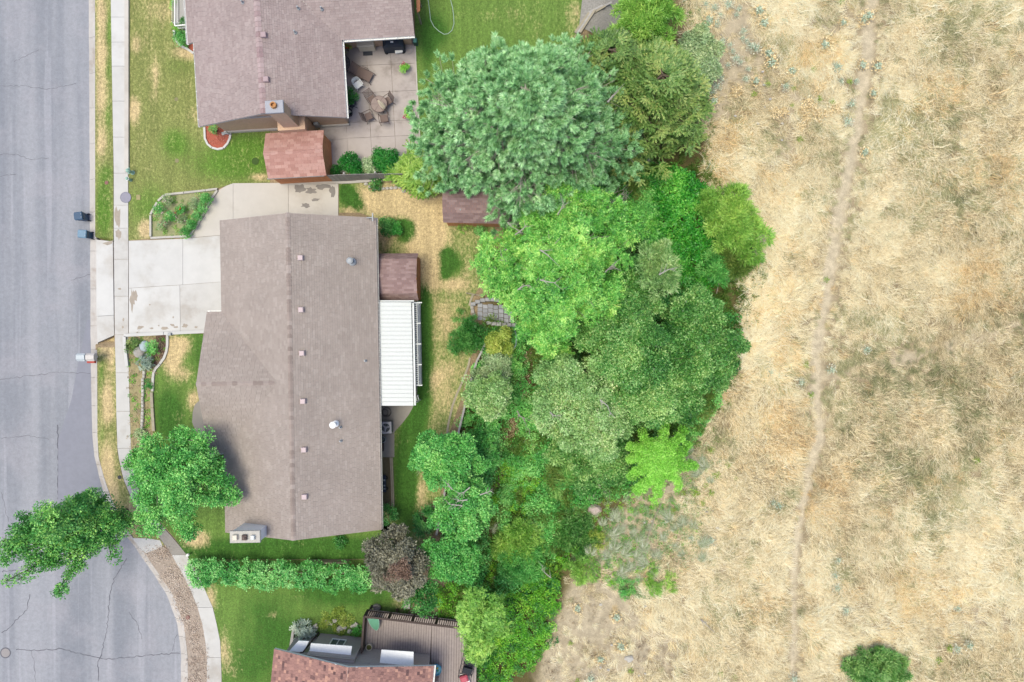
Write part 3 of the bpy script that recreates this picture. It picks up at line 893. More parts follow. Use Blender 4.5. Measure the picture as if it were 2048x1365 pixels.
TRAIL = [(-200, 1765), (0, 1742), (120, 1733), (250, 1714), (350, 1695), (440, 1678), (560, 1656), (640, 1643), (720, 1632), (800, 1632), (870, 1640), (930, 1622), (1000, 1607), (1100, 1590), (1250, 1586), (1365, 1585), (1600, 1580)]
TRAIL2 = [(1635, 752), (1700, 742), (1780, 724), (1840, 708), (1900, 690), (1980, 668), (2048, 648), (2300, 575)]
def trail_mask(px, py, w=9):
    d1 = np.abs(px - ip(py, TRAIL)) / (w * (1 - .45 * sst(820, 1100, py)))
    d2 = np.where(px > 1632, np.abs(py - ip(px, TRAIL2)) / (w * 1.1), 9)
    wob = (fbm(px, py, .05, 3) - .5) * .9
    return np.maximum(1 - sst(.5, 1.3, d1 + wob), .65 * (1 - sst(.4, 1.4, d2 + wob)))
xs = np.concatenate([np.array([-400, -200, -100, -60, -45]), np.arange(-38, 38.01, .25), np.array([45, 60, 100, 200, 400])])
ys = np.concatenate([np.array([-400, -200, -100, -55, -38]), np.arange(-27, 27.01, .25), np.array([38, 55, 100, 200, 400])])
X, Y = np.meshgrid(xs, ys)
PX, PY = X / S + 1024, 682.5 - Y / S
Z = gz(X, Y)
fe, ye = ip(PY, FIELD_EDGE), ip(PY, YARD_EDGE)
infield = sst(-25, 25, PX - fe + (fbm(PX, PY, .02, 1) - .5) * 60)
gully = sst(0, 40, PX - ye) * (1 - infield)
Z = Z + (infield + gully) * (fbm(X, Y, .35, 2) - .5) * .35 - .02
c_soil = np.array(alb(190, 168, 135)); c_field = np.array(alb(192, 174, 140)); c_gully = np.array(alb(120, 112, 72)); c_bare = np.array(alb(220, 204, 174)); c_path = np.array(alb(236, 220, 188))
colr = np.ones(X.shape + (3,)) * c_soil
colr += infield[..., None] * (c_field - colr)
colr += gully[..., None] * (c_gully - colr)
ba = np.clip(blob(PX, PY, BARE) * 1.5 * infield, 0, 1) * sst(.22, .45, fbm(X, Y, .5, 9))
colr += ba[..., None] * (c_bare - colr)
tm = trail_mask(PX, PY, 15) * infield
colr += tm[..., None] * (c_path - colr)
Z = Z - .05 * tm
nx, ny = len(xs), len(ys)
ii = np.arange(nx * ny).reshape(ny, nx)
F = np.stack([ii[:-1, :-1], ii[:-1, 1:], ii[1:, 1:], ii[1:, :-1]], -1).reshape(-1, 4)
me = mesh_np('ground', np.stack([X, Y, Z], -1).reshape(-1, 3), F, M_EARTH, {'Col': ('POINT', 'FLOAT_COLOR', np.concatenate([colr, np.ones(X.shape + (1,))], -1).reshape(-1, 4))}, True)
o = bpy.data.objects.new('ground', me); link(o); o['kind'] = 'structure'

# ------------------------------------------------------------------ flat sheets cut to an outline
def sheet(name, poly_px, mat, dz, step, attrs=None, kind='structure', zfun=None, smooth=True):
    bm = bmesh.new()
    pts = [U(x, y, 0) for x, y in poly_px]
    f = bm.faces.new([bm.verts.new((p.x, p.y, 0)) for p in pts])
    bmesh.ops.triangulate(bm, faces=[f])
    if step:
        x0, x1 = min(p.x for p in pts), max(p.x for p in pts); y0, y1 = min(p.y for p in pts), max(p.y for p in pts)
        for a in np.arange(x0 + step, x1, step): bmesh.ops.bisect_plane(bm, geom=bm.verts[:] + bm.edges[:] + bm.faces[:], plane_co=(a, 0, 0), plane_no=(1, 0, 0))
        for a in np.arange(y0 + step, y1, step): bmesh.ops.bisect_plane(bm, geom=bm.verts[:] + bm.edges[:] + bm.faces[:], plane_co=(0, a, 0), plane_no=(0, 1, 0))
    bmesh.ops.recalc_face_normals(bm, faces=bm.faces[:])
    bm.verts.ensure_lookup_table()
    V = np.array([v.co[:] for v in bm.verts])
    if bm.faces and bm.faces[:][0].normal.z < 0: bmesh.ops.reverse_faces(bm, faces=bm.faces[:])
    px, py = V[:, 0] / S + 1024, 682.5 - V[:, 1] / S
    z = (zfun(px, py) if zfun else gz(V[:, 0], V[:, 1])) + dz
    V[:, 2] = z
    bm.verts.index_update()
    Fc = [[v.index for v in f.verts] for f in bm.faces]
    bm.free()
    A = {}
    for k, fn in (attrs or {}).items(): A[k] = ('POINT', 'FLOAT', np.clip(fn(px, py), 0, 1))
    me = mesh_np(name, V, Fc, mat, A, smooth)
    o = bpy.data.objects.new(name, me); link(o)
    if kind: o['kind'] = kind
    return o
def lawn(name, poly, mat, base, dry, blush, lush, dz=.012):
    return sheet(name, poly, mat, dz, .3, {'dry': lambda x, y: base + blob(x, y, dry), 'lush': lambda x, y: blush + blob(x, y, lush)})

L1 = [(259, -70), (480, -70), (480, 366), (437, 377), (331, 391), (318, 400), (301, 430), (300, 478), (257, 481)]
L1 = [(259, -70), (420, -70), (420, 240), (540, 240), (540, 366), (468, 367), (437, 377), (331, 391), (318, 400), (301, 430), (300, 478), (257, 481)]
lawn('front_lawn', L1, M_LAWN, .2, [(378, 105, 32, 14, .7), (310, 150, 9, 40, .5), (268, 222, 10, 24, .9), (272, 90, 12, 20, .5), (330, 20, 60, 30, .3), (290, 460, 14, 20, .8), (520, 355, 20, 8, .6), (400, 230, 20, 20, .3)], .18,
     [(500, 310, 60, 50, .8), (350, 285, 30, 30, .6), (300, 420, 50, 60, .5), (420, 330, 60, 40, .4), (360, 130, 40, 30, .3)])
lawn('verge', [(190.5, -70), (222, -70), (224, 133), (227, 347), (227, 480), (214, 484), (190.5, 474)], M_LAWN, .25,
     [(203, 30, 10, 45, .6), (203, 110, 10, 35, .6), (203, 190, 10, 45, .6), (203, 285, 9, 32, .6)], .2, [(218, 60, 7, 40, .6), (215, 140, 9, 25, .5), (216, 230, 8, 40, .5), (208, 420, 16, 60, .8), (214, 345, 14, 20, .4)])
VERGE2 = [(195, 688), (230, 672), (232, 746), (233, 850), (235, 905), (245, 955), (264, 1002), (300, 1050), (330, 1092), (300, 1096), (281, 1093), (252, 1054), (223, 996), (208, 953), (198, 914), (195, 870)]
lawn('verge', VERGE2, M_LAWN, .35, [(212, 690, 12, 18, .6), (216, 795, 9, 25, .7), (216, 830, 9, 14, .6), (224, 715, 6, 25, .5), (215, 935, 11, 40, .8), (226, 985, 9, 20, .5), (262, 1035, 14, 24, .6)], .1,
     [(202, 750, 6, 50, .8), (205, 870, 8, 20, .6), (225, 850, 6, 30, .5), (235, 1000, 6, 20, .5)])
L4 = [(258, 668), (455, 668), (455, 905), (480, 905), (480, 1040), (770, 1040), (800, 1060), (835, 1118), (380, 1120), (349, 1076), (300, 1020), (281, 994), (261, 900), (260, 800), (258, 740)]
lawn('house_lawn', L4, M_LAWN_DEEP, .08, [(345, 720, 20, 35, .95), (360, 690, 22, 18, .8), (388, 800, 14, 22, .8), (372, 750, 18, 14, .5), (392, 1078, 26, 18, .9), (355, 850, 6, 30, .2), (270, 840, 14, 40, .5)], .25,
     [(340, 835, 24, 50, .9), (400, 700, 20, 60, .4), (440, 930, 30, 30, .9), (600, 1100, 300, 22, 1.0), (290, 790, 20, 40, .3)])  # strip above the hedge: lush wet grass with its shade put into the colour
L5 = [(404, 1172), (428, 1222), (441, 1284), (444, 1365), (444, 1420), (600, 1420), (600, 1300), (735, 1300), (735, 1228), (815, 1228), (835, 1190), (835, 1119), (385, 1121)]
lawn('corner_lawn', L5, M_LAWN_DEEP, .05, [(422, 1195, 12, 28, .75), (448, 1300, 14, 40, .55), (470, 1330, 20, 40, .25), (545, 1230, 14, 8, .4), (600, 1195, 14, 9, .25), (800, 1200, 18, 30, .4)], .3,
     [(690, 1185, 90, 25, .7), (520, 1220, 40, 40, .3), (570, 1270, 50, 40, .5), (500, 1330, 60, 50, .4)])
L6 = [(678, 366), (800, 366), (890, 366), (900, 445), (990, 452), (975, 545), (945, 598), (938, 640), (950, 690), (940, 720), (925, 790), (898, 870), (872, 1060), (835, 1118), (760, 1060), (760, 812), (756, 440), (720, 426), (678, 426)]
lawn('back_lawn', L6, M_LAWN_DEEP, .42, [(760, 400, 40, 24, .9), (820, 405, 45, 20, .9), (855, 455, 32, 45, 1.0), (850, 505, 26, 35, 1.0), (860, 555, 18, 28, .7), (905, 570, 30, 12, .5), (890, 640, 22, 40, .25), (895, 745, 22, 20, .25), (870, 760, 14, 20, .3), (890, 800, 20, 30, .2), (820, 880, 12, 18, .5), (700, 425, 14, 12, .4), (840, 985, 8, 30, .4), (770, 470, 20, 20, .4)], .3,
     [(692, 386, 14, 16, .8), (706, 396, 16, 14, .6), (718, 410, 18, 12, .6), (808, 450, 18, 12, .8), (824, 462, 12, 16, .6), (812, 476, 18, 9, .5), (890, 508, 16, 14, .8), (903, 528, 18, 14, .7), (890, 546, 9, 12, .6), (850, 620, 9, 60, .7), (852, 710, 9, 60, .7), (842, 800, 14, 40, .7), (830, 860, 20, 40, .5), (812, 960, 20, 90, .9), (880, 570, 30, 30, .2)])
for lo in ('back_lawn',):                       # green patches are not dry
    me = bpy.data.objects[lo].data
    n = len(me.vertices); d = np.zeros(n, np.float32); l = np.zeros(n, np.float32)
    me.attributes['dry'].data.foreach_get('value', d); me.attributes['lush'].data.foreach_get('value', l)
    me.attributes['dry'].data.foreach_set('value', np.clip(d - 1.0 * np.clip(l - .35, 0, 1), 0, 1))
L7 = [(828, -70), (1240, -70), (1190, 10), (1150, 70), (1118, 110), (1100, 330), (855, 345), (838, 300), (830, 80)]
lawn('side_lawn', L7, M_LAWN_DEEP, .0, [(1060, 40, 60, 60, .25), (1150, 30, 20, 50, .5), (846, 190, 8, 60, .35), (960, 30, 60, 20, .2)], .15, [(870, 60, 30, 40, .7), (855, 110, 14, 50, .5), (1000, 90, 40, 30, .3)])

# ------------------------------------------------------------------ street
road_poly = [(-900, -400)] + [(ip(y, KERB_FRONT) + .5, y) for y in [-400, 0, 400, 700, 870, 914, 955, 997, 1030, 1056, 1095, 1125, 1152, 1190, 1220, 1250, 1310, 1365, 1800]] + [(-900, 1800)]
RZ = -.14
ro = sheet('road', road_poly, M_ROAD, RZ, 0, None, 'structure', lambda x, y: np.zeros_like(x))
def jag(pts, amp=2.5, seed=0, step=5):
    r = random.Random(seed); out = []
    for (a, b), (c, d) in zip(pts[:-1], pts[1:]):
        n = max(1, int(math.hypot(c - a, d - b) / step))
        for i in range(n):
            t = i / n; out.append((a + (c - a) * t + r.uniform(-amp, amp), b + (d - b) * t + r.uniform(-amp, amp)))
    out.append(pts[-1]); return out
CRK = [[(28, 1301), (60, 1303), (120, 1300), (170, 1312), (205, 1321), (260, 1316), (320, 1311), (358, 1309)], [(252, 1117), (226, 1160), (216, 1200), (212, 1260), (200, 1312), (193, 1325), (194, 1365)], [(0, 1145), (40, 1142), (70, 1136), (98, 1123)], [(58, 1190), (50, 1222), (10, 1262), (0, 1268)], [(60, 1305), (66, 1330), (68, 1380)], [(255, 1225), (275, 1255), (281, 1280)], [(352, 1270), (342, 1305)],
       [(-5, 172), (40, 170), (90, 178), (150, 166)], [(-5, 308), (30, 308), (60, 318), (95, 315)], [(-5, 352), (30, 348)], [(25, 122), (75, 98)], [(-5, 760), (60, 752), (110, 745), (178, 748)], [(0, 878), (50, 872), (95, 880)], [(0, 985), (14, 1045)], [(140, 560), (178, 549)]]
for i, c in enumerate(CRK):
    mb = MB(); P = [U(x, y, 0) + Vector((0, 0, RZ + .004)) for x, y in jag(c, 1.6, i)]
    rr = random.Random(i)
    mb.strip(P, [(.045 if i < 4 else .025) * rr.uniform(.5, 1.4) for _ in P]); mb.build('crack', M_CRACK, ro)
mb = MB(); P = [(U(x, y, 0) + Vector((0, 0, RZ + .003))) for x, y in jag([(112, 850), (114, 920), (113, 1000)], 1.2, 5)]
mb.strip(P, .07); mb.build('seam', M_CRACK, ro)
mb = MB(); mb.prism([U(x, y)[:2] for x, y in jag([(114, 880), (140, 800), (172, 640), (178, 640), (181, 846), (184, 900), (196, 960), (206, 992), (190, 1040), (150, 1080), (113, 1060)], .6, 8, 20)], RZ - .02, RZ + .0035); mb.build('patch', M_PATCH, ro)
mh = thing('manhole', 'round worn manhole cover in the cul-de-sac asphalt where the cracks meet', 'manhole', U(8, 1308, 0) + Vector((0, 0, RZ)))
mb = MB(WM[mh.name]); mb.lathe((0, 0, 0), [(.36, -.02), (.36, .004), (.3, .006)], 20); mb.build('frame', M_CRACK, mh)
mb = MB(WM[mh.name]); mb.lathe((0, 0, 0), [(.29, -.02), (.29, .009), (.27, .011)], 20); mb.build('lid', pm('manhole_iron', alb(178, 172, 172), .1, 20, .7), mh)

# kerb in cast lengths
kerb = holder('kerb')
kys = [-70, -10, 74, 145, 215, 287, 358, 424, 478, 502, 578, 652, 700, 756, 812, 866, 905, 930, 955, 985, 1015, 1045, 1072, 1098, 1125, 1152, 1185, 1212, 1240, 1275, 1310, 1345, 1400]
for i in range(len(kys) - 1):
    y0, y1 = kys[i] + .25, kys[i + 1] - .25
    yy = np.linspace(y0, y1, 4)
    low = 478 <= kys[i] < 700
    prof = [(0, RZ - .1), (0, RZ + .006), (.6, RZ - .012), (.66, RZ + .02 if low else -.01), (.72, RZ + .03 if low else .0), (1, RZ + .035 if low else .0), (1, RZ - .1)]
    P, F = [], []
    for y in yy:
        f = ip(y, KERB_FRONT); b = ip(y, KERB_BACK)
        j = (fbm(np.array([y]), np.array([0.]), .06, 4)[0] - .5) * 3
        for t, z in prof:
            p = U(f + (b - f) * t + (j if t == 0 else 0), y, 0); P.append((p.x, p.y, z))
    n = len(prof)
    for a in range(3):
        for k in range(n - 1): F.append((a * n + k, a * n + k + 1, (a + 1) * n + k + 1, (a + 1) * n + k))
    F.append(tuple(range(n))); F.append(tuple(range(3 * n, 4 * n))[::-1])
    mb = MB(); mb.add(P, F); mb.build('kerb_section', M_KERB, kerb)

# slabs
def slab(parent, poly, mat, z=.03, t=.12, gap=.35, name='slab', zs=None):
    c = (sum(p[0] for p in poly) / len(poly), sum(p[1] for p in poly) / len(poly))
    q = []
    for x, y in poly:
        d = math.hypot(x - c[0], y - c[1]); k = (d - gap) / d
        q.append(U(c[0] + (x - c[0]) * k, c[1] + (y - c[1]) * k))
    mb = MB()
    zt = zs if zs is not None else z
    zb = [v - t for v in zs] if zs is not None else z - t
    mb.prism([(p.x, p.y) for p in q], zb, zt)
    return mb.build(name, mat, parent)
walk = holder('sidewalk')
WL = [(-70, 221), (0, 222), (133, 224), (347, 228), (480, 228), (670, 230), (746, 232), (823, 233), (905, 235.5), (955, 246), (1002, 265), (1045, 297), (1080, 322), (1116, 348), (1170, 377), (1216, 396), (1265, 409), (1314, 414), (1365, 414), (1420, 414)]
WR = [(-70, 250), (0, 250.5), (347, 256.5), (480, 257), (670, 257), (746, 258), (823, 260), (880, 260.5), (930, 266), (993, 281), (1030, 304), (1076, 347), (1114, 377), (1163, 403), (1220, 428), (1284, 441), (1365, 444), (1420, 444)]
joints = [-70, -35, 35, 85, 133, 203, 275, 347, 411, 457, 519, 593, 670, 746, 823, 897, 960, 1005, 1050, 1110, 1215, 1315, 1420]
for a, b in zip(joints[:-1], joints[1:]):
    ys_ = np.linspace(a, b, 4 if a > 850 else 2)
    poly = [(float(ip(y, WL)), y) for y in ys_] + [(float(ip(y, WR)), y) for y in ys_[::-1]]
    slab(walk, poly, M_CONC_GREY if a == 1050 else M_CONC_W if a < 130 else M_CONC, .03, .12, .3)
slab(walk, [(264, 1076), (296, 1077), (321, 1081), (326, 1094), (292, 1107), (279, 1095)], M_CONC, .02, .12)
ew = MB(); ew.wall([U(255.5, y)[:2] for y in (-70, 60, 130, 200, 270, 345)], .26, -.1, .16)
e = ew.build('edging_wall', M_CONC_TAN); tag(e, 'low pale concrete edging wall between the straight sidewalk and the upper front lawn', 'garden wall')
drive = holder('driveway')
slab(drive, [(257.5, 482), (366, 478), (366, 570), (258, 577)], M_CONC_W)
slab(drive, [(366, 478), (500, 466), (500, 560), (366, 570)], M_CONC_W)
slab(drive, [(258, 577), (360, 570.5), (361, 665), (258, 669)], M_CONC_W)
slab(drive, [(360, 570.5), (500, 560), (500, 660), (361, 665)], M_CONC)
slab(drive, [(190.5, 479), (226, 483), (228, 631), (191, 633)], M_CONC_W, t=.16, zs=[RZ + .04, .03, .03, RZ + .04])
slab(drive, [(191, 633), (228, 631), (229, 671), (193, 686)], M_CONC, t=.16, zs=[RZ + .04, .03, .03, RZ + .04])
slab(drive, [(379, 476.5), (397, 452), (425, 399), (437, 381), (453, 372), (466.5, 367), (466.5, 469)], M_CONC_TAN)
slab(drive, [(466.5, 367), (577, 366), (577, 460), (466.5, 468)], M_CONC_TAN)
slab(drive, [(577, 366), (677, 366), (677, 440), (577, 460)], M_CONC_TAN)
def stains(parent, blobs, z, mat, seed=0):
    for i, (x, y, a, b) in enumerate(blobs):
        r = random.Random(seed + i); n = 16
        ph = [r.uniform(.55, 1.25) for _ in range(n)]
        mb = MB(); mb.prism([U(x + a * ph[k] * math.cos(6.283 * k / n), y + b * ph[k] * math.sin(6.283 * k / n))[:2] for k in range(n)], z - .02, z + .0015 + .0006 * i)
        mb.build('stain', mat, parent)
stains(drive, [(600, 378, 12, 9), (622, 382, 12, 7), (645, 374, 14, 6), (612, 412, 10, 5), (632, 400, 8, 4), (665, 382, 6, 12)], .03, M_WET)
stains(drive, [(265, 600, 5, 22), (272, 592, 5, 10), (281, 655, 8, 4), (330, 657, 10, 3), (345, 651, 5, 3), (352, 655, 6, 2.5), (370, 652, 6, 4), (392, 655, 4, 2), (304, 657, 4, 2), (318, 652, 2, 1.5), (300, 610, 2, 1.5), (347, 635, 1.5, 2), (423, 655, 4, 2)], .03, M_MUD, 40)
stains(walk, [(236, 435, 6, 20), (238, 468, 6, 12), (240, 578, 4, 2), (247, 640, 2, 4), (246, 655, 2, 3)], .03, M_MUD, 80)
slab(drive, [(214, 484.5), (227, 481), (224, 488), (214, 491), (205, 487)], M_MUD, .036, .05, .1, 'mud_patch')

# wood-chip verge on the curve
chip_poly = [(282, 1096), (326, 1094), (334, 1098), (348, 1117), (377, 1171), (396, 1217), (409, 1266), (414, 1314), (414, 1420), (376, 1420), (376, 1310), (368, 1250), (347, 1191), (321, 1153)]
sheet('chip_verge', chip_poly, pm('chip_ground', alb(196, 180, 166), .15, 8, .95), .013, .5)
# ------------------------------------------------------------------ roofs
def shingles(planes, course, tab, th, mat, parent, name='shingles', seed=0, single=False, lift=.012, vbias=None):
    """planes: convex 3-D outlines with the eave first (p0->p1 along the eave). Each tab is its own little slab."""
    r = random.Random(seed)
    mb = MB(); cache = {}
    for poly in planes:
        P = [Vector(p) for p in poly]
        u = (P[1] - P[0]).normalized(); n = u.cross(P[2] - P[0]).normalized()
        if n.z < 0: n = -n
        v = n.cross(u).normalized()
        if v.z < 0: v = -v
        o = P[0]; Q = [((p - o).dot(u), (p - o).dot(v)) for p in P]
        vmax = max(q[1] for q in Q); rows = int(math.ceil(vmax / course))
        def span(vv):
            X = []
            for i in range(len(Q)):
                (a, b), (c, d) = Q[i], Q[(i + 1) % len(Q)]
                if (b <= vv < d) or (d <= vv < b): X.append(a + (c - a) * (vv - b) / (d - b))
            return (min(X), max(X)) if len(X) >= 2 else None
        for k in range(rows):
            v0 = k * course; v1 = min(v0 + course * 1.15, vmax)
            sp = span(min(v0 + course * .5, vmax - .002))
            if not sp: continue
            a, b = sp; x = a - (k % 2) * tab * .5 - r.uniform(0, tab * .25)
            while x < b - .01:
                w = tab * (r.uniform(.85, 1.15) if not single else 1.0)
                x0, x1 = max(x, a), min(x + w - .008, b)
                x += w
                if x1 - x0 < .02: continue
                dz = r.uniform(0, .006)
                B = [o + u * x0 + v * (v0 - .01), o + u * x1 + v * (v0 - .01), o + u * x1 + v * v1, o + u * x0 + v * v1]
                if single:
                    key = (round(v1 - v0, 3),)
                    if key not in cache:
                        Lh = v1 - v0 + .01
                        cache[key] = mesh_np('shingle', [(0, 0, 0), (1, 0, 0), (1, 0, th), (0, 0, th), (1, Lh, .004), (0, Lh, .004)], [[0, 1, 2, 3], [3, 2, 4, 5], [1, 4, 2], [0, 3, 5]], mat)
                    M = Matrix((( u.x, v.x, n.x, 0), (u.y, v.y, n.y, 0), (u.z, v.z, n.z, 0), (0, 0, 0, 1)))
                    M = Matrix.Translation(B[0] + n * (lift + dz)) @ M @ Matrix.Diagonal((x1 - x0, 1, 1, 1))
                    piece('shingle', cache[key], parent, M)
                else:
                    mb.val = min(1, max(0, r.betavariate(2.2, 2.2) if vbias is None else vbias(r)))
                    t0 = n * (lift + th + dz); t1 = n * (lift + .002)
                    V = [B[0], B[1], B[0] + t0, B[1] + t0, B[2] + t1, B[3] + t1]
                    mb.add(V, [(0, 1, 3, 2), (2, 3, 4, 5), (1, 4, 3), (0, 2, 5)])
    if not single and mb.v: return mb.build(name, mat, parent, 'stuff')
def roof_slab(mb, poly, t=.12):
    P = [Vector(p) for p in poly]; n = len(P)
    D = Vector((0, 0, -t))
    V = P + [p + D for p in P]
    F = [tuple(range(n)), tuple(range(n, 2 * n))[::-1]] + [(i, n + i, n + (i + 1) % n, (i + 1) % n) for i in range(n)]
    nn = (P[1] - P[0]).cross(P[2] - P[0])
    if nn.z < 0: F = [f[::-1] for f in F]
    mb.add(V, F)
def ridge_caps(p0, p1, slope, mat, parent, w=.2, step=.26, th=.02, seed=0, name='ridge_cap'):
    """slope: (left drop, right drop) per metre; caps bent over the ridge"""
    p0, p1 = Vector(p0), Vector(p1); d = (p1 - p0); L = d.length; d.normalize()
    s = Vector((d.y, -d.x, 0)).normalized()
    k = step * 1.15
    a, b = slope
    V = [(-w, 0, -w * a + th), (0, 0, th + .012), (w, 0, -w * b + th), (-w, k, -w * a + .004), (0, k, .01), (w, k, -w * b + .004), (-w, 0, -w * a - .01), (0, 0, -.005), (w, 0, -w * b - .01)]
    me = mesh_np(name, V, [[0, 1, 4, 3], [1, 2, 5, 4], [6, 7, 1, 0], [7, 8, 2, 1]], mat)
    R = Matrix(((s.x, d.x, 0, 0), (s.y, d.y, 0, 0), (0, d.z, 1, 0), (0, 0, 0, 1)))
    n = int(L / step)
    for i in range(n): piece(name, me, parent, Matrix.Translation(p0 + d * (i * L / n) + Vector((0, 0, .02))) @ R)
def gutter(parent, p0, p1, mat, out, w=.12, hangers=12, name='gutter'):
    p0, p1 = Vector(p0), Vector(p1); d = (p1 - p0).normalized(); s = Vector(out).normalized()
    mb = MB()
    pr = [(0, 0), (0, -.1), (w, -.1), (w, .0), (w - .012, .0), (w - .012, -.088), (.012, -.088), (.012, 0)]
    V = [p + s * a + Vector((0, 0, b)) for p in (p0, p1) for a, b in pr]
    n = len(pr); F = [(i, (i + 1) % n, n + (i + 1) % n, n + i) for i in range(n)] + [tuple(range(n)), tuple(range(n, 2 * n))[::-1]]
    mb.add(V, F)
    g = mb.build(name, mat, parent)
    L = (p1 - p0).length
    for i in range(hangers):
        q = p0 + d * L * (i + .5) / hangers + s * w / 2 + Vector((0, 0, .006))
        h = MB(); h.box(q, (.05, .05, .012)) if False else h.add([q - d * .02 - s * w * .6, q + d * .02 - s * w * .6, q + d * .02 + s * w * .55, q - d * .02 + s * w * .55, q - d * .02 - s * w * .6 + Vector((0, 0, .01)), q + d * .02 - s * w * .6 + Vector((0, 0, .01)), q + d * .02 + s * w * .55 + Vector((0, 0, .01)), q - d * .02 + s * w * .55 + Vector((0, 0, .01))], [(3, 2, 1, 0), (4, 5, 6, 7), (0, 1, 5, 4), (1, 2, 6, 5), (2, 3, 7, 6), (3, 0, 4, 7)])
        h.build('hanger', mat, g)
    return g
def window(parent, c, w, h, nrm, frame_mat=None, panes=2, name='window'):
    """window in a wall: c centre, nrm outward"""
    nrm = Vector(nrm).normalized(); s = Vector((-nrm.y, nrm.x, 0)); up = Vector((0, 0, 1)); c = Vector(c)
    def slabm(mb, a0, a1, b0, b1, d0, d1):
        V = [c + s * a + up * b + nrm * d for d in (d0, d1) for a, b in ((a0, b0), (a1, b0), (a1, b1), (a0, b1))]
        mb.add(V, [(3, 2, 1, 0), (4, 5, 6, 7), (0, 1, 5, 4), (1, 2, 6, 5), (2, 3, 7, 6), (3, 0, 4, 7)])
    mb = MB(); f = .07
    slabm(mb, -w / 2, w / 2, h / 2 - f, h / 2, -.02, .05); slabm(mb, -w / 2, w / 2, -h / 2, -h / 2 + f, -.02, .06)
    slabm(mb, -w / 2, -w / 2 + f, -h / 2 + f, h / 2 - f, -.02, .05); slabm(mb, w / 2 - f, w / 2, -h / 2 + f, h / 2 - f, -.02, .05)
    iw = (w - 2 * f) / panes
    for k in range(1, panes): slabm(mb, -w / 2 + f + iw * k - .025, -w / 2 + f + iw * k + .025, -h / 2 + f, h / 2 - f, -.02, .045)
    wo = mb.build(name, frame_mat or M_WHITE, parent)
    for k in range(panes):
        g = MB(); a = -w / 2 + f + iw * k + (.03 if k else .002); b = -w / 2 + f + iw * (k + 1) - (.03 if k < panes - 1 else .002)
        slabm(g, a, b, -h / 2 + f + .002, h / 2 - f - .002, -.015, .02); g.build('pane', M_GLASS, wo)
    return wo
def roof_box(parent, px, py, z, s, h, mat, name='roof_vent', rz=0.0):
    p = U(px, py, z); mb = MB()
    mb.bbox((p.x, p.y, z - h * .1), (s, s, h), .03, rz)
    return mb.build(name, mat, parent)
def pipe_vent(parent, px, py, z, r=.06, h=.35, cap=0.0, mat=None, flash=True, lean=(0, 0)):
    p = U(px, py, z); mb = MB()
    mb.m = 0
    mb.lathe(p + Vector((0, 0, -.1)), [(r, 0), (r, h + .1)], 12)
    if flash: mb.lathe(p + Vector((0, 0, -.02)), [(r * 2.2, -.06), (r * 2.0, .05), (r * 1.1, .1)], 12)
    if cap: mb.lathe(p + Vector((0, 0, h)), [(r, -.03), (cap, 0), (cap, .09), (cap * .55, .14)], 16)
    return mb.build('pipe_vent', mat or M_GREYMET, parent, smooth=False)

# ------------------------------------------------------------------ the main house
ha = math.radians(1.02); HO = Vector((-13.02, -2.1, 0))
houseA = thing('house', 'long house with mauve shingle gable roof and a cross gable facing the street', 'house', HO, ha)
MA = WM[houseA.name]
W_, L_, ZE, ZRA = 4.8, 9.62, 3.0, 5.0
pA = (ZRA - ZE) / W_
def A(x, y, z): return MA @ Vector((x, y, z))
gy, gh, gx, gr = -.36, 4.34, -5.72, 1.62
pG = gr / gh
vx = -W_ + gr / pA
right = [A(W_, -L_, ZE), A(W_, L_, ZE), A(0, L_, ZRA), A(0, -L_, ZRA)]
left = [A(-W_, L_, ZE), A(-W_, -L_, ZE), A(0, -L_, ZRA), A(0, L_, ZRA)]
gs = [A(gx, gy - gh, ZE), A(-W_, gy - gh, ZE), A(vx, gy, ZE + gr), A(gx, gy, ZE + gr)]
gn = [A(-W_, gy + gh, ZE), A(gx, gy + gh, ZE), A(gx, gy, ZE + gr), A(vx, gy, ZE + gr)]
mb = MB()
for p in (right, left, gs, gn): roof_slab(mb, p, .14)
rf = mb.build('roof', pm('fascia_white', alb(200, 192, 186), .04), houseA)
shingles([right, left, gs, gn], .145, .3, .024, M_SH_A, rf, seed=1, vbias=lambda r: r.choice((.32, .42, .46, .5, .55, .72)) + r.uniform(-.06, .06))
ridge_caps(A(0, -L_, ZRA), A(0, L_, ZRA), (pA, pA), M_SH_A2, rf, .15, .25, .045)
ridge_caps(A(gx, gy, ZE + gr), A(vx - .2, gy, ZE + gr), (pG, pG), M_SH_A2, rf, .14, .3, .03)
# walls
mb = MB()
w, l, zt = W_ - .55, L_ - .3, ZE - .14
poly = [(-w, -l), (w, -l), (w, l), (-w, l)]
for i in range(4):
    (a, b), (c, d) = poly[i], poly[(i + 1) % 4]
    mb.add([A(a, b, -.3), A(c, d, -.3), A(c, d, zt + .1), A(a, b, zt + .1)], [(0, 1, 2, 3)])
for s_ in (-1, 1): mb.add([A(-w, s_ * l, zt), A(w, s_ * l, zt), A(0, s_ * l, zt + w * pA + .12)], [(0, 1, 2) if s_ < 0 else (2, 1, 0)])
ga = gh - .45; gxx = gx + .35
mb.add([A(gxx, gy - ga, -.3), A(gxx, gy + ga, -.3), A(gxx, gy + ga, zt + .1), A(gxx, gy, zt + ga * pG + .1), A(gxx, gy - ga, zt + .1)], [(4, 3, 2, 1, 0)])
for s_ in (-1, 1): mb.add([A(gxx, gy + s_ * ga, -.3), A(-w, gy + s_ * ga, -.3), A(-w, gy + s_ * ga, zt + .1), A(gxx, gy + s_ * ga, zt + .1)], [(0, 1, 2, 3) if s_ < 0 else (3, 2, 1, 0)])
mb.build('wall', M_STUCCO, houseA)
RM = MA.to_3x3()
gd = MB(MA)
for k in range(4): gd.bbox((-w - .03, 6.6, .33 + k * .56), (.06, 4.8, .53), .01, 0)
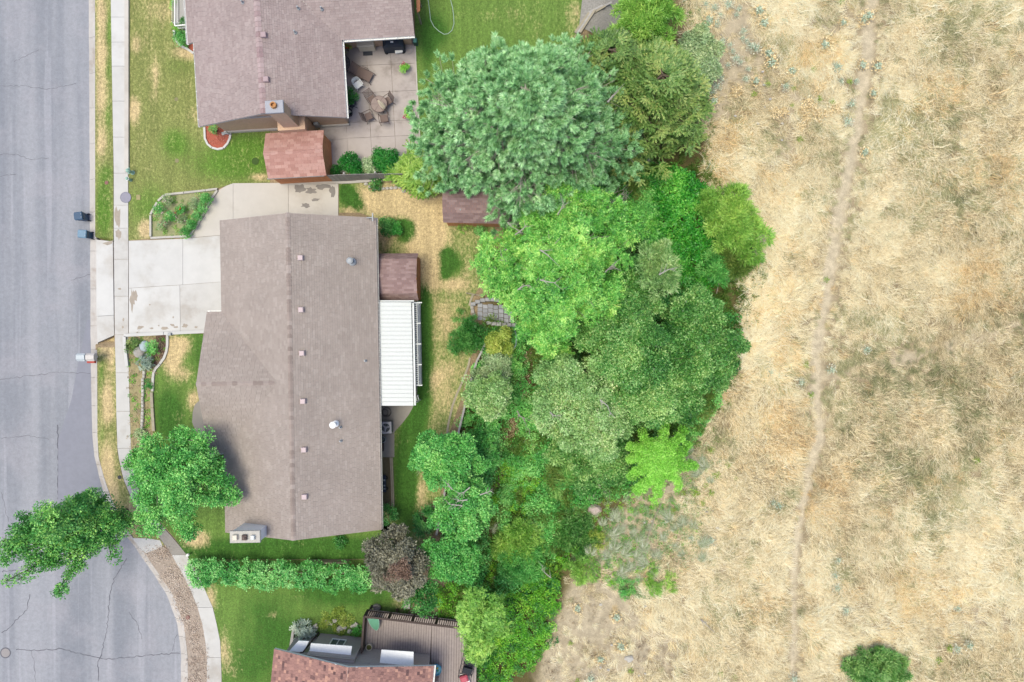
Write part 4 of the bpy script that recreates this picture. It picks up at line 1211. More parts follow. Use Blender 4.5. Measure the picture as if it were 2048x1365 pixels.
gdo = gd.build('garage_door', M_WHITE, houseA)
mb = MB(MA); mb.bbox((-w - .03, -7.2, 1.05), (.06, .95, 2.1), .01); d = mb.build('door', plain('door_brown', alb(120, 80, 65)), houseA)
mb = MB(MA); mb.ball((-w - .1, -6.85, 1.0), .04, 0, 0, 1); mb.build('handle', M_GREYMET, d)
for (x, y, nx, hh, ww) in ((w, 6.5, 1, 1.1, 1.5), (w, -6.0, 1, 1.1, 1.5), (w, -2.6, 1, 2.0, 1.9), (-w, -9.0 + .6, -1, 1.1, 1.0), (gxx, gy + 1.6, -1, 1.3, 1.8), (gxx, gy - 1.8, -1, 1.3, 1.8)):
    window(houseA, A(x, y, 1.5 if hh < 1.5 else 1.0), ww, hh, RM @ Vector((nx, 0, 0)))
gutter(houseA, A(W_ + .0, -L_, ZE - .03), A(W_, L_, ZE - .03), M_GUTTER, RM @ Vector((1, 0, 0)), .1, 20)
gutter(houseA, A(gx, gy + gh + .0, ZE - .03), A(-W_, gy + gh, ZE - .03), M_WHITE, RM @ Vector((0, 1, 0)), .1, 3)
gutter(houseA, A(gx, gy - gh, ZE - .03), A(-W_, gy - gh, ZE - .03), M_WHITE, RM @ Vector((0, -1, 0)), .1, 3)
mb = MB(MA); mb.tube([(W_ + .06, L_ - .1, ZE - .1), (W_ - .3, L_ - .15, 2.6), (w + .08, L_ - .2, 2.4), (w + .08, L_ - .2, .1)], .045, 6); mb.build('downpipe', M_WHITE, houseA)
M_VENT = plain('vent_pink', alb(232, 210, 212), .5)
def zA(px, py):      # roof height under a pixel
    z = 4.5
    for _ in range(5):
        q = MA.inverted() @ U(px, py, z); z = ZRA - abs(q.x) * pA
    return z
for x, y in ((601, 516), (602, 620), (604, 707), (606, 803), (608, 900), (609, 994)): roof_box(houseA, x, y, zA(x, y) + .12, .3, .26, M_VENT, 'roof_vent', ha)
pipe_vent(houseA, 704, 524, zA(704, 524) + .05, .12, .55, .2, M_GREYMET)
pipe_vent(houseA, 671, 848, zA(671, 848) + .05, .1, .6, .2, M_WHITE)
for x, y in ((681, 855), (682, 882), (731, 722)): pipe_vent(houseA, x, y, zA(x, y) + .04, .045, .3, 0, M_GREYMET)
p = U(743, 436, ZE + .5)
mb = MB(); mb.tube([p + Vector((-.3, 0, 0)), p + Vector((.12, .02, .02))], .035, 6); mb.box(p + Vector((.08, .03, .06)), (.07, .5, .07)); mb.tube([p + Vector((-.2, 0, 0)), p + Vector((-.2, 0, -.5))], .03, 6)
mb.build('antenna', M_GREYMET, houseA)
# chimney on the lower gable wall
ct = 5.6
c0 = U(489.5, 1074.5, ct)
mb = MB(); mb.box((c0.x, c0.y, ct / 2 - .1), (1.6, .62, ct - .15), ha); ch = mb.build('chimney', M_WHITE, houseA)
mb = MB(); mb.bbox((c0.x, c0.y, ct - .09), (1.76, .7, .16), .03, ha); mb.build('chimney_cap', pm('cap_concrete', alb(222, 218, 210), .06), ch)
for dx, m_, sz in ((-.52, M_BEIGE, .3), (.02, M_BRONZE, .3), (.5, M_METALW, .24)):
    mb = MB(); mb.bbox((c0.x + dx, c0.y, ct + .1), (sz * .9, sz, .2), .03, ha)
    if m_ is M_BRONZE: mb.bbox((c0.x + dx, c0.y, ct + .24), (sz * .5, sz * .5, .06), .01, ha)
    mb.build('flue_cap', m_, ch)

# ------------------------------------------------------------------ neighbour's house at the top
hb = math.radians(3.5)
BL = U(399, 254, 2.9); BR = U(693, 235.5, 2.9)
HBO = (BL + BR) / 2; HBO.z = 0
houseB = thing('house', 'L-shaped house with rose shingle roof, tan brick chimney and stamped patio', 'house', HBO, hb)
MBm = WM[houseB.name]
def Bp(x, y, z): return MBm @ Vector((x, y, z))
wB = (BR - BL).length / 2; zb, zrB = 2.9, 4.55; pB = (zrB - zb) / wB; LB = 14.0
# east wing
q = MBm.inverted() @ U(829, 71.5, 2.9); wingx, wy = q.x, q.y
wr = 1.75; wd = wr / .36; wing_top = wy + wd
right = [Bp(wB, 0, zb), Bp(wB, LB, zb), Bp(0, LB, zrB), Bp(0, 0, zrB)]
q2 = MBm.inverted() @ U(387, 85, 2.9); qs = MBm.inverted() @ U(372, 30, 2.9)
left = [Bp(-wB, LB, zb), Bp(-wB, 0, zb), Bp(0, 0, zrB), Bp(0, LB, zrB)]
lift = Bp(-wB - .45, LB, zb - .45 * pB), Bp(-wB - .45, q2.y, zb - .45 * pB), Bp(-wB, q2.y, zb), Bp(-wB, LB, zb)
ws = [Bp(wB - wd * .36 / pB * .36, wy, zb), Bp(wingx, wy, zb), Bp(wingx, wing_top, zb + wr), Bp(0, wing_top, zb + wr)]
mb = MB()
for p in (right, left, ws): roof_slab(mb, p, .14)
roof_slab(mb, [Bp(wB, wy, zb), Bp(wingx, wy, zb), Bp(wingx, wing_top, zb + wr), Bp(wB, wing_top, zb + wr)][::1], .1)
roof_slab(mb, list(lift), .12)
roof_slab(mb, [Bp(wingx, wing_top, zb + wr), Bp(wingx, wing_top + wd, zb), Bp(0, wing_top + wd, zb), Bp(0, wing_top, zb + wr)], .12)
rfB = mb.build('roof', pm('fascia_cream', alb(228, 222, 218), .04), houseB)
ws = [Bp(wB, wy, zb), Bp(wingx, wy, zb), Bp(wingx, wing_top, zb + wr), Bp(0, wing_top, zb + wr)]
shingles([right, left, ws, list(lift)], .145, .3, .02, M_SH_B, rfB, seed=2)
ridge_caps(Bp(0, 0, zrB), Bp(0, LB, zrB), (pB, pB), M_SH_B2, rfB, .2, .3, .03)
mb = MB(MBm)
wwB, y0B = wB - .5, .5
def quad(mb, a, b, z0, z1): mb.add([(a[0], a[1], z0), (b[0], b[1], z0), (b[0], b[1], z1), (a[0], a[1], z1)], [(0, 1, 2, 3)])
for a, b in (((-wwB, y0B), (wwB, y0B)), ((wwB, y0B), (wwB, wy + .72)), ((wwB, wy + .72), (wingx - .5, wy + .72)), ((wingx - .5, wy + .72), (wingx - .5, LB - .5)), ((-wwB, LB - .5), (-wwB, y0B))): quad(mb, a, b, -.2, zb - .1)
mb.add([(-wwB, y0B, zb - .1), (wwB, y0B, zb - .1), (0, y0B, zb - .1 + wwB * pB)], [(0, 1, 2)])
mb.build('wall', M_STUCCO, houseB)
mb = MB(MBm); mb.box((0, y0B - .05, .12), (wwB * 2 + .1, .1, .3)); mb.box((0, y0B - .045, 2.62), (wwB * 2 + .06, .08, .1)); mb.build('sill_course', M_CONC_TAN, houseB)
# chimney of the neighbour
cb = MBm.inverted() @ U(549, 223, 5.5)
mb = MB(MBm); mb.box((cb.x + .05, y0B - .48, 2.7), (.95, .62, 5.4)); mb.box((cb.x + .05, y0B - .5, 1.3), (1.7, .9, 2.6)); chB = mb.build('chimney', M_STUCCO, houseB)
mb = MB(MBm); mb.bbox((cb.x, y0B - .48, 5.45), (1.06, .74, .14), .03); mb.build('chimney_cap', pm('cap_grey', alb(198, 200, 210), .06), chB)
mb = MB(MBm); mb.lathe((cb.x, y0B - .44, 5.5), [(.19, 0), (.18, .25), (.12, .25), (.11, .08)], 14); mb.build('flue', pm('clay_flue', alb(225, 165, 110), .12, 14), chB)
gutter(houseB, Bp(wB, 0, zb - .03), Bp(wB, wy, zb - .03), M_WHITE, MBm.to_3x3() @ Vector((1, 0, 0)), .12, 7)
gutter(houseB, Bp(wB, wy, zb - .03), Bp(wingx, wy, zb - .03), M_WHITE, MBm.to_3x3() @ Vector((0, -1, 0)), .12, 6)
gutter(houseB, Bp(-wB, 0, zb - .03), Bp(-wB, q2.y, zb - .03), M_WHITE, MBm.to_3x3() @ Vector((-1, 0, 0)), .1, 6)
gutter(houseB, Bp(-wB - .45, q2.y, zb - .03 - .45 * pB), Bp(-wB - .45, LB, zb - .03 - .45 * pB), M_WHITE, MBm.to_3x3() @ Vector((-1, 0, 0)), .14, 6)
def zB(px, py):
    z = 4
    for _ in range(5):
        q = MBm.inverted() @ U(px, py, z); z = zrB - abs(q.x) * pB
    return z
M_VENTB = plain('vent_rose', alb(205, 180, 184), .5)
for x, y in ((527, 70), (532, 159)): roof_box(houseB, x, y, zB(x, y) + .12, .32, .26, M_VENTB, 'roof_vent', hb)
for x, y in ((486, 6), (597, 18), (644, 19), (591, 66)): pipe_vent(houseB, x, y, zB(x, y) + (.3 if x == 644 else .04), .05, .32, 0, M_GREYMET)
for yy in (.9, -1): pass
window(houseB, Bp(wwB + .02, 2.2, 1.1), 1.8, 2.0, MBm.to_3x3() @ Vector((1, 0, 0)))
window(houseB, Bp((wwB + wingx) / 2, wy + .7, 1.9), 1.6, 1.0, MBm.to_3x3() @ Vector((0, -1, 0)))
mb = MB(); c = U(633, 249, .8); mb.bbox((c.x, c.y, .8), (.3, .2, .45), .03, hb); mb.build('meter_box', M_GREYMET, houseB)
# front porch of the neighbour, with white railing
mb = MB(); mb.prism([U(x, y)[:2] for x, y in ((356, -70), (395, -70), (395, 62), (366, 62), (358, 50))], -.1, .45); mb.build('porch_floor', M_CONC, houseB)
rail = MB(); rail.tube([U(349.5, y, 1.35) for y in (-70, 0, 52)], .045, 6); rail.tube([U(350, 52, 1.35), U(372, 50, 1.35)], .045, 6)
rail.tube([U(356, y, .52) for y in (-70, 0, 57)], .035, 6); rail.tube([U(356.5, 57, .52), U(378, 56, .52)], .035, 6)
ra = rail.build('porch_railing', M_WHITE, houseB)
for k in range(28):
    y = -66 + k * 4.4; mb = MB(); a = U(356, y + 2.2, .52); b = Vector((a.x, a.y, 1.35)); mb.box((a + b) / 2, (.035, .035, .83)); mb.build('baluster', M_WHITE, ra)
for k in range(5):
    mb = MB(); a = U(360 + k * 4.5, 57, .52); mb.box((a.x, a.y, .935), (.035, .035, .83)); mb.build('baluster', M_WHITE, ra)

# ------------------------------------------------------------------ the lower neighbour's house
hc = math.radians(-3.0)
CL = U(549, 1298, 3.3); CR = U(868, 1329, 3.3)
HCO = (CL + CR) / 2; HCO.z = 0
hc = math.atan2((CR - CL).y, (CR - CL).x)
houseC = thing('house', 'house with mottled red-brown shingle roof, grey siding and white window awnings', 'house', HCO, hc)
MC = WM[houseC.name]; RC = MC.to_3x3()
def Cp(x, y, z): return MC @ Vector((x, y, z))
wC = (CR - CL).length / 2; zc, zrC = 3.3, 4.95; pC = (zrC - zc) / wC; LC = 9.0
rightC = [Cp(wC, -LC, zc), Cp(wC, -.1, zc), Cp(0, .12, zrC), Cp(0, -LC, zrC)]
leftC = [Cp(-wC, 0, zc), Cp(-wC, -LC, zc), Cp(0, -LC, zrC), Cp(0, .12, zrC)]
mb = MB(); roof_slab(mb, rightC, .16); roof_slab(mb, leftC, .16)
rfC = mb.build('roof', M_WHITE, houseC)
shingles([rightC, leftC], .17, .2, .022, M_SH_C, rfC, seed=3, vbias=lambda r: r.choice((.05, .3, .45, .5, .55, .6, .7, .8, .95)) + r.uniform(-.08, .08))
gutter(houseC, Cp(wC, -LC, zc - .03), Cp(wC, -.1, zc - .03), M_WHITE, RC @ Vector((1, 0, 0)), .12, 6)
q = MC.inverted() @ U(643, 1266, 0); yw = q.y
mb = MB(MC); xl = (MC.inverted() @ U(641, 1268, 0)).x; xr = wC - .45
yw2 = yw - .05
for a, b in (((xr, -LC), (xr, -.5)), ((xr, -.5), (.0, -.5)), ((.0, -.5), (.0, yw2)), ((.0, yw2), (xl, yw2)), ((xl, yw2), (xl, -.5)), ((xl, -.5), (-wC + .45, -.5)), ((-wC + .45, -.5), (-wC + .45, -LC))): mb.add([(b[0], b[1], -.2), (a[0], a[1], -.2), (a[0], a[1], zc - .15), (b[0], b[1], zc - .15)], [(3, 2, 1, 0)])
mb.add([(-wC + .45, -.5, zc - .15), (wC - .45, -.5, zc - .15), (0, -.5, zrC - .3)], [(2, 1, 0)])
mb.add([(xl, yw2, zc - .22), (.0, yw2, zc - .22), (.0, -.5, zc - .19), (xl, -.5, zc - .19)], [(3, 2, 1, 0)])
mb.build('wall', M_GREYSIDE, houseC)
# siding boards, awnings and window of the lower house
for k in range(11):
    mb = MB(MC); z = .15 + k * .27; mb.box(((xl + 0) / 2, yw2 + .012, z), (-xl, .02, .262)); mb.build('siding_board', M_GREYSIDE, houseC)
for k in range(8):
    mb = MB(MC); z = 1.15 + k * .25; mb.box((xr / 2, -.488, z), (xr, .02, .24)); mb.build('siding_board', M_GREYSIDE, houseC)
M_AWNING = plain('awning_white', (.84, .84, .83), .5)
def awning(q, z_out, z_in, name='awning', mat=None):
    a, b, c, d = [U(*p, z) for p, z in zip(q, (z_out, z_out, z_in, z_in))]
    mb = MB(); n = 5
    roof_slab(mb, [d, c, b, a], .06)
    return mb.build(name, mat or M_AWNING, houseC)
awning([(622, 1287), (704, 1293), (700, 1320), (617, 1312)], 2.5, 2.7)
awning([(763, 1300), (827, 1304.5), (827, 1331), (759, 1329)], 2.6, 2.8)
awning([(597, 1282), (618, 1283), (606, 1305), (578, 1303)], 2.2, 2.4)
for q in (((704, 1293), (695, 1324)), ((622, 1287), (617, 1284))):
    mb = MB(); mb.tube([U(*q[0], 2.35), U(q[1][0], q[1][1], 2.1)], .025, 5); mb.build('awning_arm', M_DARKWOOD, houseC)
wn_c = U(675, 1279, 1.35); ln = MC.inverted() @ wn_c
window(houseC, Cp(ln.x, yw2 + .03, 1.2), .95, 1.0, RC @ Vector((0, 1, 0)))
mb = MB(); mb.tube([U(637, 1266, .1), U(606, 1305, 2.9), U(600, 1306, 2.95)], .05, 6); mb.build('downpipe', M_DARKWOOD, houseC)

# ------------------------------------------------------------------ deck of the lower house
DZ = 1.0
deck = thing('deck', 'raised brown plank deck with dark slatted railing behind the lower house', 'deck', G(830, 1290), 0)
y_lines = [(725, 1217), (735, 1218.5), (920, 1240.5), (950, 1262), (960, 1300)]
x = 734.0; i = 0
while x < 951:
    yt = ip(x, y_lines) + 1; xb = x - 6 + 4 * (x - 734) / 216
    yb = 1302 if x < 755 else (1312 if x < 862 else 1400)
    pts = [U(x + .25, yt, DZ), U(x + 4.75, yt + .4, DZ), U(xb + 4.75, yb, DZ), U(xb + .25, yb, DZ)]
    mb = MB(); mb.prism([(p.x, p.y) for p in pts], DZ - .04, DZ + random.uniform(0, .004)); mb.build('deck_board', M_DECKW, deck)
    x += 5.0
mb = MB()
for (x, y) in ((738, 1224), (790, 1231), (850, 1238), (915, 1245), (733, 1290), (940, 1270), (945, 1360), (870, 1390)):
    p = U(x, y, DZ); mb.box((p.x, p.y, .3), (.12, .12, 1.3))
mb.prism([U(x, y, DZ)[:2] for x, y in ((736, 1221), (918, 1243), (946, 1265), (946, 1398), (866, 1398), (860, 1308), (736, 1298))], DZ - .2, DZ - .05)
mb.build('frame', M_DARKWOOD, deck)
def railing(p0, p1, z0, n, parent, top=1.0, mid_posts=3):
    a, b = U(*p0, z0), U(*p1, z0); d = (b - a); L = d.length; an = math.atan2(d.y, d.x)
    mb = MB(); c = (a + b) / 2
    mb.box((c.x, c.y, z0 + top), (L, .12, .05), an); mb.box((c.x, c.y, z0 + .1), (L, .05, .07), an); mb.box((c.x, c.y, z0 + top - .07), (L, .05, .07), an)
    r = mb.build('railing', M_DARKWOOD, parent)
    for k in range(n):
        q = a.lerp(b, (k + .5) / n); m = MB(); m.box((q.x, q.y, z0 + top / 2), (.045, .045, top - .2), an); m.build('baluster', M_DARKWOOD, r)
    for k in range(mid_posts):
        q = a.lerp(b, k / (mid_posts - 1)); m = MB(); m.box((q.x, q.y, z0 + top / 2), (.1, .1, top + .04), an); m.build('post', M_DARKWOOD, r)
railing((736, 1220.5), (921, 1243), DZ, 44, deck, 1.05, 5)
railing((735, 1221), (730, 1291), DZ, 15, deck, 1.05, 2)
railing((922, 1243), (951, 1267), DZ, 8, deck, 1.05, 2)

t = thing('half_moon_panel', 'mint green half-moon panel leaning in the corner of the deck railing', 'panel', U(745, 1245, DZ))
mb = MB(); P = []
for k in range(13):
    a = math.pi * k / 12
    P.append((a,))
top0, top1 = U(736, 1238, 1.95), U(757, 1238, 1.95)
c = (top0 + top1) / 2; ax = (top1 - top0) / 2; dn = U(752, 1261, DZ + .05) - c
rim = [c + ax * math.cos(-k * math.pi / 12) + dn * math.sin(k * math.pi / 12) * (1 if k < 7 else .95) for k in range(13)]
th = Vector((.02, .03, .02))
mb.add([p for p in rim] + [p - th for p in rim], [tuple(range(13)), tuple(range(13, 26))[::-1]] + [(k, 13 + k, 13 + (k + 1) % 13, (k + 1) % 13) for k in range(13)])
mb.build('panel', M_MINT2, t)
mb = MB(); mb.tube(rim, .022, 5); mb.build('rim', M_TEAL, t)
t = thing('planter_pot', 'round white bucket planter with moss on the deck beside the railing end', 'planter', U(740, 1291, DZ))
mb = MB(WM[t.name]); mb.lathe((0, 0, 0), [(.15, 0), (.21, .36), (.18, .36), (.17, .3)], 18); mb.build('pot', M_BEIGE, t)
mb = MB(WM[t.name]); mb.lathe((0, 0, .28), [(.165, 0), (.165, .03), (.1, .05)], 14); mb.build('soil', pm('moss', alb(118, 122, 70), .3, 30), t)
t = thing('flower_pot', 'small red clay pot against the grey wall by the deck railing', 'planter', U(719, 1291, 0) )
mb = MB(WM[t.name]); mb.lathe((0, 0, 0), [(.1, 0), (.16, .28), (.13, .28), (.12, .22)], 14); mb.build('pot', pm('red_clay', alb(178, 100, 92), .1), t)
t = thing('water_table', 'round bright blue toy water table with red and yellow toys on the deck', 'toy', U(873, 1334, DZ))
mb = MB(WM[t.name]); mb.lathe((0, 0, 0), [(.12, 0), (.16, .3), (.36, .36), (.37, .44), (.33, .44), (.32, .38), (.05, .38)], 20)
for k in range(4): mb.ball((.36 * math.cos(k * 1.57 + .6), .36 * math.sin(k * 1.57 + .6), .42), .06, k, 0, 1)
mb.build('basin', plain('toy_blue', alb(70, 165, 205), .4), t)
mb = MB(WM[t.name]); mb.lathe((0, 0, .38), [(.3, 0), (.3, .012)], 20); mb.build('water', plain('toy_water', alb(130, 200, 220), .15), t)
for (x, y, m_, r_) in ((-.08, -.12, M_RED, .1), (.1, .1, plain('toy_yellow', alb(240, 215, 90)), .07), (.14, -.06, plain('toy_green', alb(90, 180, 110)), .06), (-.12, .14, M_WHITE, .06)):
    mb = MB(WM[t.name]); mb.ball((x, y, .43), r_, 1, .1, 1); mb.build('toy', m_, t)
t = thing('stool', 'thin dark metal folding stool on the deck below the water table', 'stool', U(872, 1351, DZ))
mb = MB(WM[t.name])
for s_ in (-1, 1): mb.tube([(-.18, s_ * .14, 0), (.18, s_ * .14, .45)], .014, 5); mb.tube([(.18, s_ * .13, 0), (-.18, s_ * .13, .45)], .014, 5)
mb.tube([(-.18, -.16, .45), (-.18, .16, .45)], .014, 5); mb.tube([(.18, -.16, .45), (.18, .16, .45)], .014, 5); mb.build('frame', M_BRONZE, t)
mb = MB(WM[t.name]); mb.bbox((0, 0, .455), (.3, .26, .02), .005); mb.build('seat', M_SLING, t)
t = thing('deck_swing', 'two-seat lounger with black cushions at the outer edge of the deck', 'lounger', U(935, 1328, DZ), math.radians(-14))
for k, y in enumerate((.42, -.18)):
    mb = MB(WM[t.name]); mb.bbox((.06, y, .5), (.62, .5, .12), .04, 0, .12); mb.bbox((.06, y - .22 + .42, .66), (.62, .12, .35), .04, 0, -.3); mb.build('cushion', M_BLACK, t)
mb = MB(WM[t.name])
for s_ in (-1, 1):
    mb.tube([(s_ * .42, -.6, 0), (s_ * .42, -.5, .6), (s_ * .42, .2, .68), (s_ * .42, .75, .62), (s_ * .42, .8, 0)], .022, 6)
mb.tube([(-.42, -.5, .42), (.42, -.5, .42)], .02, 6); mb.tube([(-.42, .72, .5), (.42, .72, .5)], .02, 6); mb.tube([(-.42, .1, .42), (.42, .1, .42)], .02, 6)
mb.build('frame', M_BLACK, t)
t = thing('toy_cart', 'pink and white toy buggy behind the black lounger on the deck', 'toy', U(929, 1354, DZ), .3)
mb = MB(WM[t.name]); mb.bbox((0, 0, .26), (.5, .42, .3), .08); mb.build('seat', plain('toy_pink', alb(225, 105, 125)), t)
mb = MB(WM[t.name]); mb.bbox((0, -.3, .2), (.55, .3, .12), .04); mb.tube([(-.25, .25, .1), (-.25, -.45, .1), (.25, -.45, .1), (.25, .25, .1), (-.25, .25, .1)], .02, 5); mb.build('frame', M_WHITE, t)
for s_ in (-1, 1):
    mb = MB(WM[t.name]); mb.ring((s_ * .28, .15, .1), .08, .025, 12, 5, 0); mb.build('wheel', M_DARK, t)
t = thing('hoop_frame', 'green round hoop frame half hidden by the lacy tree beside the deck', 'hoop', U(965, 1262, .2))
mb = MB(); mb.ring(U(967, 1262, 1.3), .33, .02, 24, 5, .5); mb.build('hoop', M_MINT2, t)
mb = MB(); mb.tube([U(967, 1272, 1.1), U(952, 1258, .0)], .02, 5); mb.build('pole', M_MINT2, t)
one('garden_ornament', M_CONC_GREY, 'small grey arched stone ornament on the lawn above the deck railing', 'ornament', lambda m: m.lathe(G(754, 1214), [(.28, 0), (.28, .18), (.2, .26), (.12, .22)], 12, 1, .8))
one('stone_bench', M_STONE, 'pale grey rectangular stone bench top under the bushes above the deck', 'bench', lambda m: [m.bbox(G(815, 1198, .35), (.42, 1.3, .1), .02, -.08), m.box(G(815, 1188, .15), (.3, .2, .3)), m.box(G(815, 1210, .15), (.3, .2, .3))])

# stone edging and beds by the lower house
rr = random.Random(3)
for k, (x, y, s_) in enumerate(((633, 1252, .34), (652, 1243, .22), (659, 1242, .25), (670, 1241, .3), (681, 1256, .4), (689, 1254, .3), (677, 1262, .28), (700, 1262, .3), (712, 1249, .3), (706, 1252, .25), (664, 1247, .22), (656, 1248, .2), (722, 1262, .2))):
    mb = MB(); g_ = G(x, y); mb.ball((g_.x, g_.y, s_ * .3), s_ * .6, k, .25, 2, (1, .8, .7)); o = mb.build('bed_rock', M_STONE_W); tag(o, ('large' if s_ > .28 else 'small') + ' pale angular rock ' + ('at the corner border' if x < 645 else 'within the yellow-green carpet' if y < 1250 and x < 690 else 'next to the dark leafy plant' if x > 698 else 'below the yellow-green carpet') + ' by the lower house', 'rock', 'rocks in the bed beside the lower house')
one('bed_border', M_STONE, 'low pale stone border wall at the corner of the bed by the lower house', 'garden wall', lambda m: m.wall([U(x, y)[:2] for x, y in ((583, 1300), (586, 1278), (589, 1256), (612, 1254), (632, 1258))], .18, -.1, .3))

# ------------------------------------------------------------------ sheds
def shed(label, corners, ze, zr, mat_sh, mat_wall, course, tab, gambrel=None, axis='x', over=.12, wall_h=None, boards=14):
    """corners: px of eave corners TL,TR,BR,BL at height ze; ridge runs along x"""
    TL, TR, BR, BL = [U(x, y, ze) for x, y in corners]
    ctr = (TL + TR + BR + BL) / 4; ex = ((TR - TL) + (BR - BL)).normalized(); an = math.atan2(ex.y, ex.x)
    Lx = ((TR - TL).length + (BR - BL).length) / 4; Ly = ((TL - BL).length + (TR - BR).length) / 4
    root = thing('shed', label, 'shed', (ctr.x, ctr.y, 0), an)
    M = WM[root.name]; C_ = lambda x, y, z: M @ Vector((x, y, z))
    planes = []
    if gambrel:
        ky, kz = gambrel          # knee at fraction of half span, height
        for s_ in (-1, 1):
            y1, yk = s_ * Ly, s_ * Ly * ky
            e = [C_(-Lx, y1, ze), C_(Lx, y1, ze), C_(Lx, yk, kz), C_(-Lx, yk, kz)]
            f = [C_(-Lx, yk, kz), C_(Lx, yk, kz), C_(Lx, 0, zr), C_(-Lx, 0, zr)]
            planes += [e, f]
    else:
        for s_ in (-1, 1): planes.append([C_(-Lx, s_ * Ly, ze), C_(Lx, s_ * Ly, ze), C_(Lx, 0, zr), C_(-Lx, 0, zr)])
    mb = MB()
    for p in planes: roof_slab(mb, p, .06)
    rf = mb.build('roof', mat_wall, root)
    shingles(planes, course, tab, .022, mat_sh, rf, seed=int(abs(ctr.x) * 10), single=True)
    sl = (zr - ze) / Ly if not gambrel else (zr - gambrel[1]) / (Ly * gambrel[0])
    ridge_caps(C_(-Lx, 0, zr), C_(Lx, 0, zr), (sl, sl), mat_sh, rf, .13, tab, .025)
    w, d = Lx - over, Ly - over
    mb = MB()
    zt = ze - .04
    P = [(-w, -d), (w, -d), (w, d), (-w, d)]
    for i in range(4):
        (a, b), (c, e) = P[i], P[(i + 1) % 4]
        mb.add([C_(a, b, -.1), C_(c, e, -.1), C_(c, e, zt), C_(a, b, zt)], [(0, 1, 2, 3)])
    prof = [(-d, zt), (d, zt)] + ([(d * gambrel[0], gambrel[1] - .06), (0, zr - .08), (-d * gambrel[0], gambrel[1] - .06)] if gambrel else [(0, zr - .08)])
    for s_ in (-1, 1): mb.add([C_(s_ * w, y, z) for y, z in prof], [tuple(range(len(prof))) if s_ > 0 else tuple(range(len(prof)))[::-1]])
    mb.build('wall', mat_wall, root)
    bw = 2 * d / boards
    def top(y):
        yy = abs(y) / d
        if gambrel: return ip(yy, [(0, zr - .1), (gambrel[0], gambrel[1] - .08), (1, zt)])
        return ip(yy, [(0, zr - .1), (1, zt)])
    for k in range(boards):
        y = -d + (k + .5) * bw
        m = MB(M); h = float(min(top(y - bw / 2), top(y + bw / 2))) - .02; m.box((w + .012, y, h / 2), (.022, bw - .012, h)); m.build('siding_board', mat_wall, root)
    n2 = int(2 * w / bw)
    for k in range(n2):
        x = -w + (k + .5) * 2 * w / n2
        m = MB(M); m.box((x, -d - .012, zt / 2), (2 * w / n2 - .012, .022, zt)); m.build('siding_board', mat_wall, root)
    return root
shedA = shed('shed with pink shingle gable roof and orange cedar walls by the upper patio', [(533, 268), (644.5, 262), (656, 350.5), (535, 357.5)], 2.1, 2.75, M_SH_S1, M_CEDAR, .2, .42)
mb = MB(); a, b = U(535, 358, 2.05), U(649, 351.5, 2.05); mb.tube([a, b], .05, 6); mb.build('gutter', M_GREYMET, shedA)
mb = MB(WM[shedA.name]); p_ = WM[shedA.name].inverted() @ U(647, 280, 1.6)
for k in range(3): mb.box((p_.x + .05, 1.0, 1.45 + k * .12), (.03, .3, .05))
mb.build('gable_vent', M_DARK, shedA)
shedB = shed('gambrel garden shed with plum shingles and cedar end wall built against the main house', [(752, 508), (836, 509), (838, 600), (752, 602)], 1.75, 2.75, M_SH_S2, M_CEDAR2, .14, .3, (.72, 2.42))
shedC = shed('gambrel shed with plum shingles half hidden under the big pine', [(888, 358), (1022, 362), (1022, 447), (887, 445)], 2.0, 2.9, M_SH_S2, M_CEDAR, .16, .32, (.62, 2.62))
mb = MB(); a = G(915, 449, 1.1); mb.box((a.x + 1.0, a.y + .1, .9), (1.6, .06, 1.7)); mb.build('door', M_WHITE, shedC)
mb = MB(); p_ = U(921, 420, 2.7); mb.lathe(p_, [(.05, -.15), (.05, .1)], 8); mb.build('pipe_vent', M_GREYMET, shedC)

# ------------------------------------------------------------------ board fence between the yards
fc = thing('board_fence', 'weathered grey board fence beside the pink-roofed shed and the patio shrubs', 'fence', G(725, 350))
fa = [(650, 363.5), (700, 361.5), (760, 359.5), (812, 360)]
fpts = [U(x, y) for x, y in fa]; L = 0; k = 0
for a, b in zip(fpts[:-1], fpts[1:]):
    d = b - a; an = math.atan2(d.y, d.x); n = int(d.length / .15)
    for i in range(n):
        q = a.lerp(b, (i + .5) / n); m = MB(); hh = 1.65 + random.uniform(-.03, .03); m.box((q.x, q.y, hh / 2), (.138, .02, hh), an + random.uniform(-.03, .03)); m.build('board', M_FENCEW, fc)
    c = (a + b) / 2; m = MB()
    for z in (.4, 1.35): m.box((c.x, c.y + .04, z), (d.length, .04, .09), an)
    m.build('rail', M_FENCEW, fc)
    m = MB(); m.box((a.x, a.y + .07, .85), (.1, .1, 1.75)); m.build('post', M_FENCEW, fc)
one('boundary_kerb', M_CONC_TAN, 'narrow concrete kerb along the foot of the weathered board fence', 'garden wall', lambda m: m.wall([U(x, y)[:2] for x, y in ((562, 367), (650, 366.5), (700, 365.5), (752, 361.5))], .16, -.1, .12))
rr = random.Random(8)
for k, (x, y) in enumerate(((733, 369), (741, 375), (750, 378), (759, 378.5), (767, 378), (775, 377.5), (783, 377), (791, 376.5), (800, 376))):
    mb = MB(); g_ = G(x, y); mb.ball((g_.x, g_.y, .08), .16, k, .2, 1, (1, .75, .7)); tag(mb.build('edging_stone', M_STONE_W), ORD[k] + ' white edging stone from the back pad in the row below the board fence', 'stone', 'white stones below the board fence')

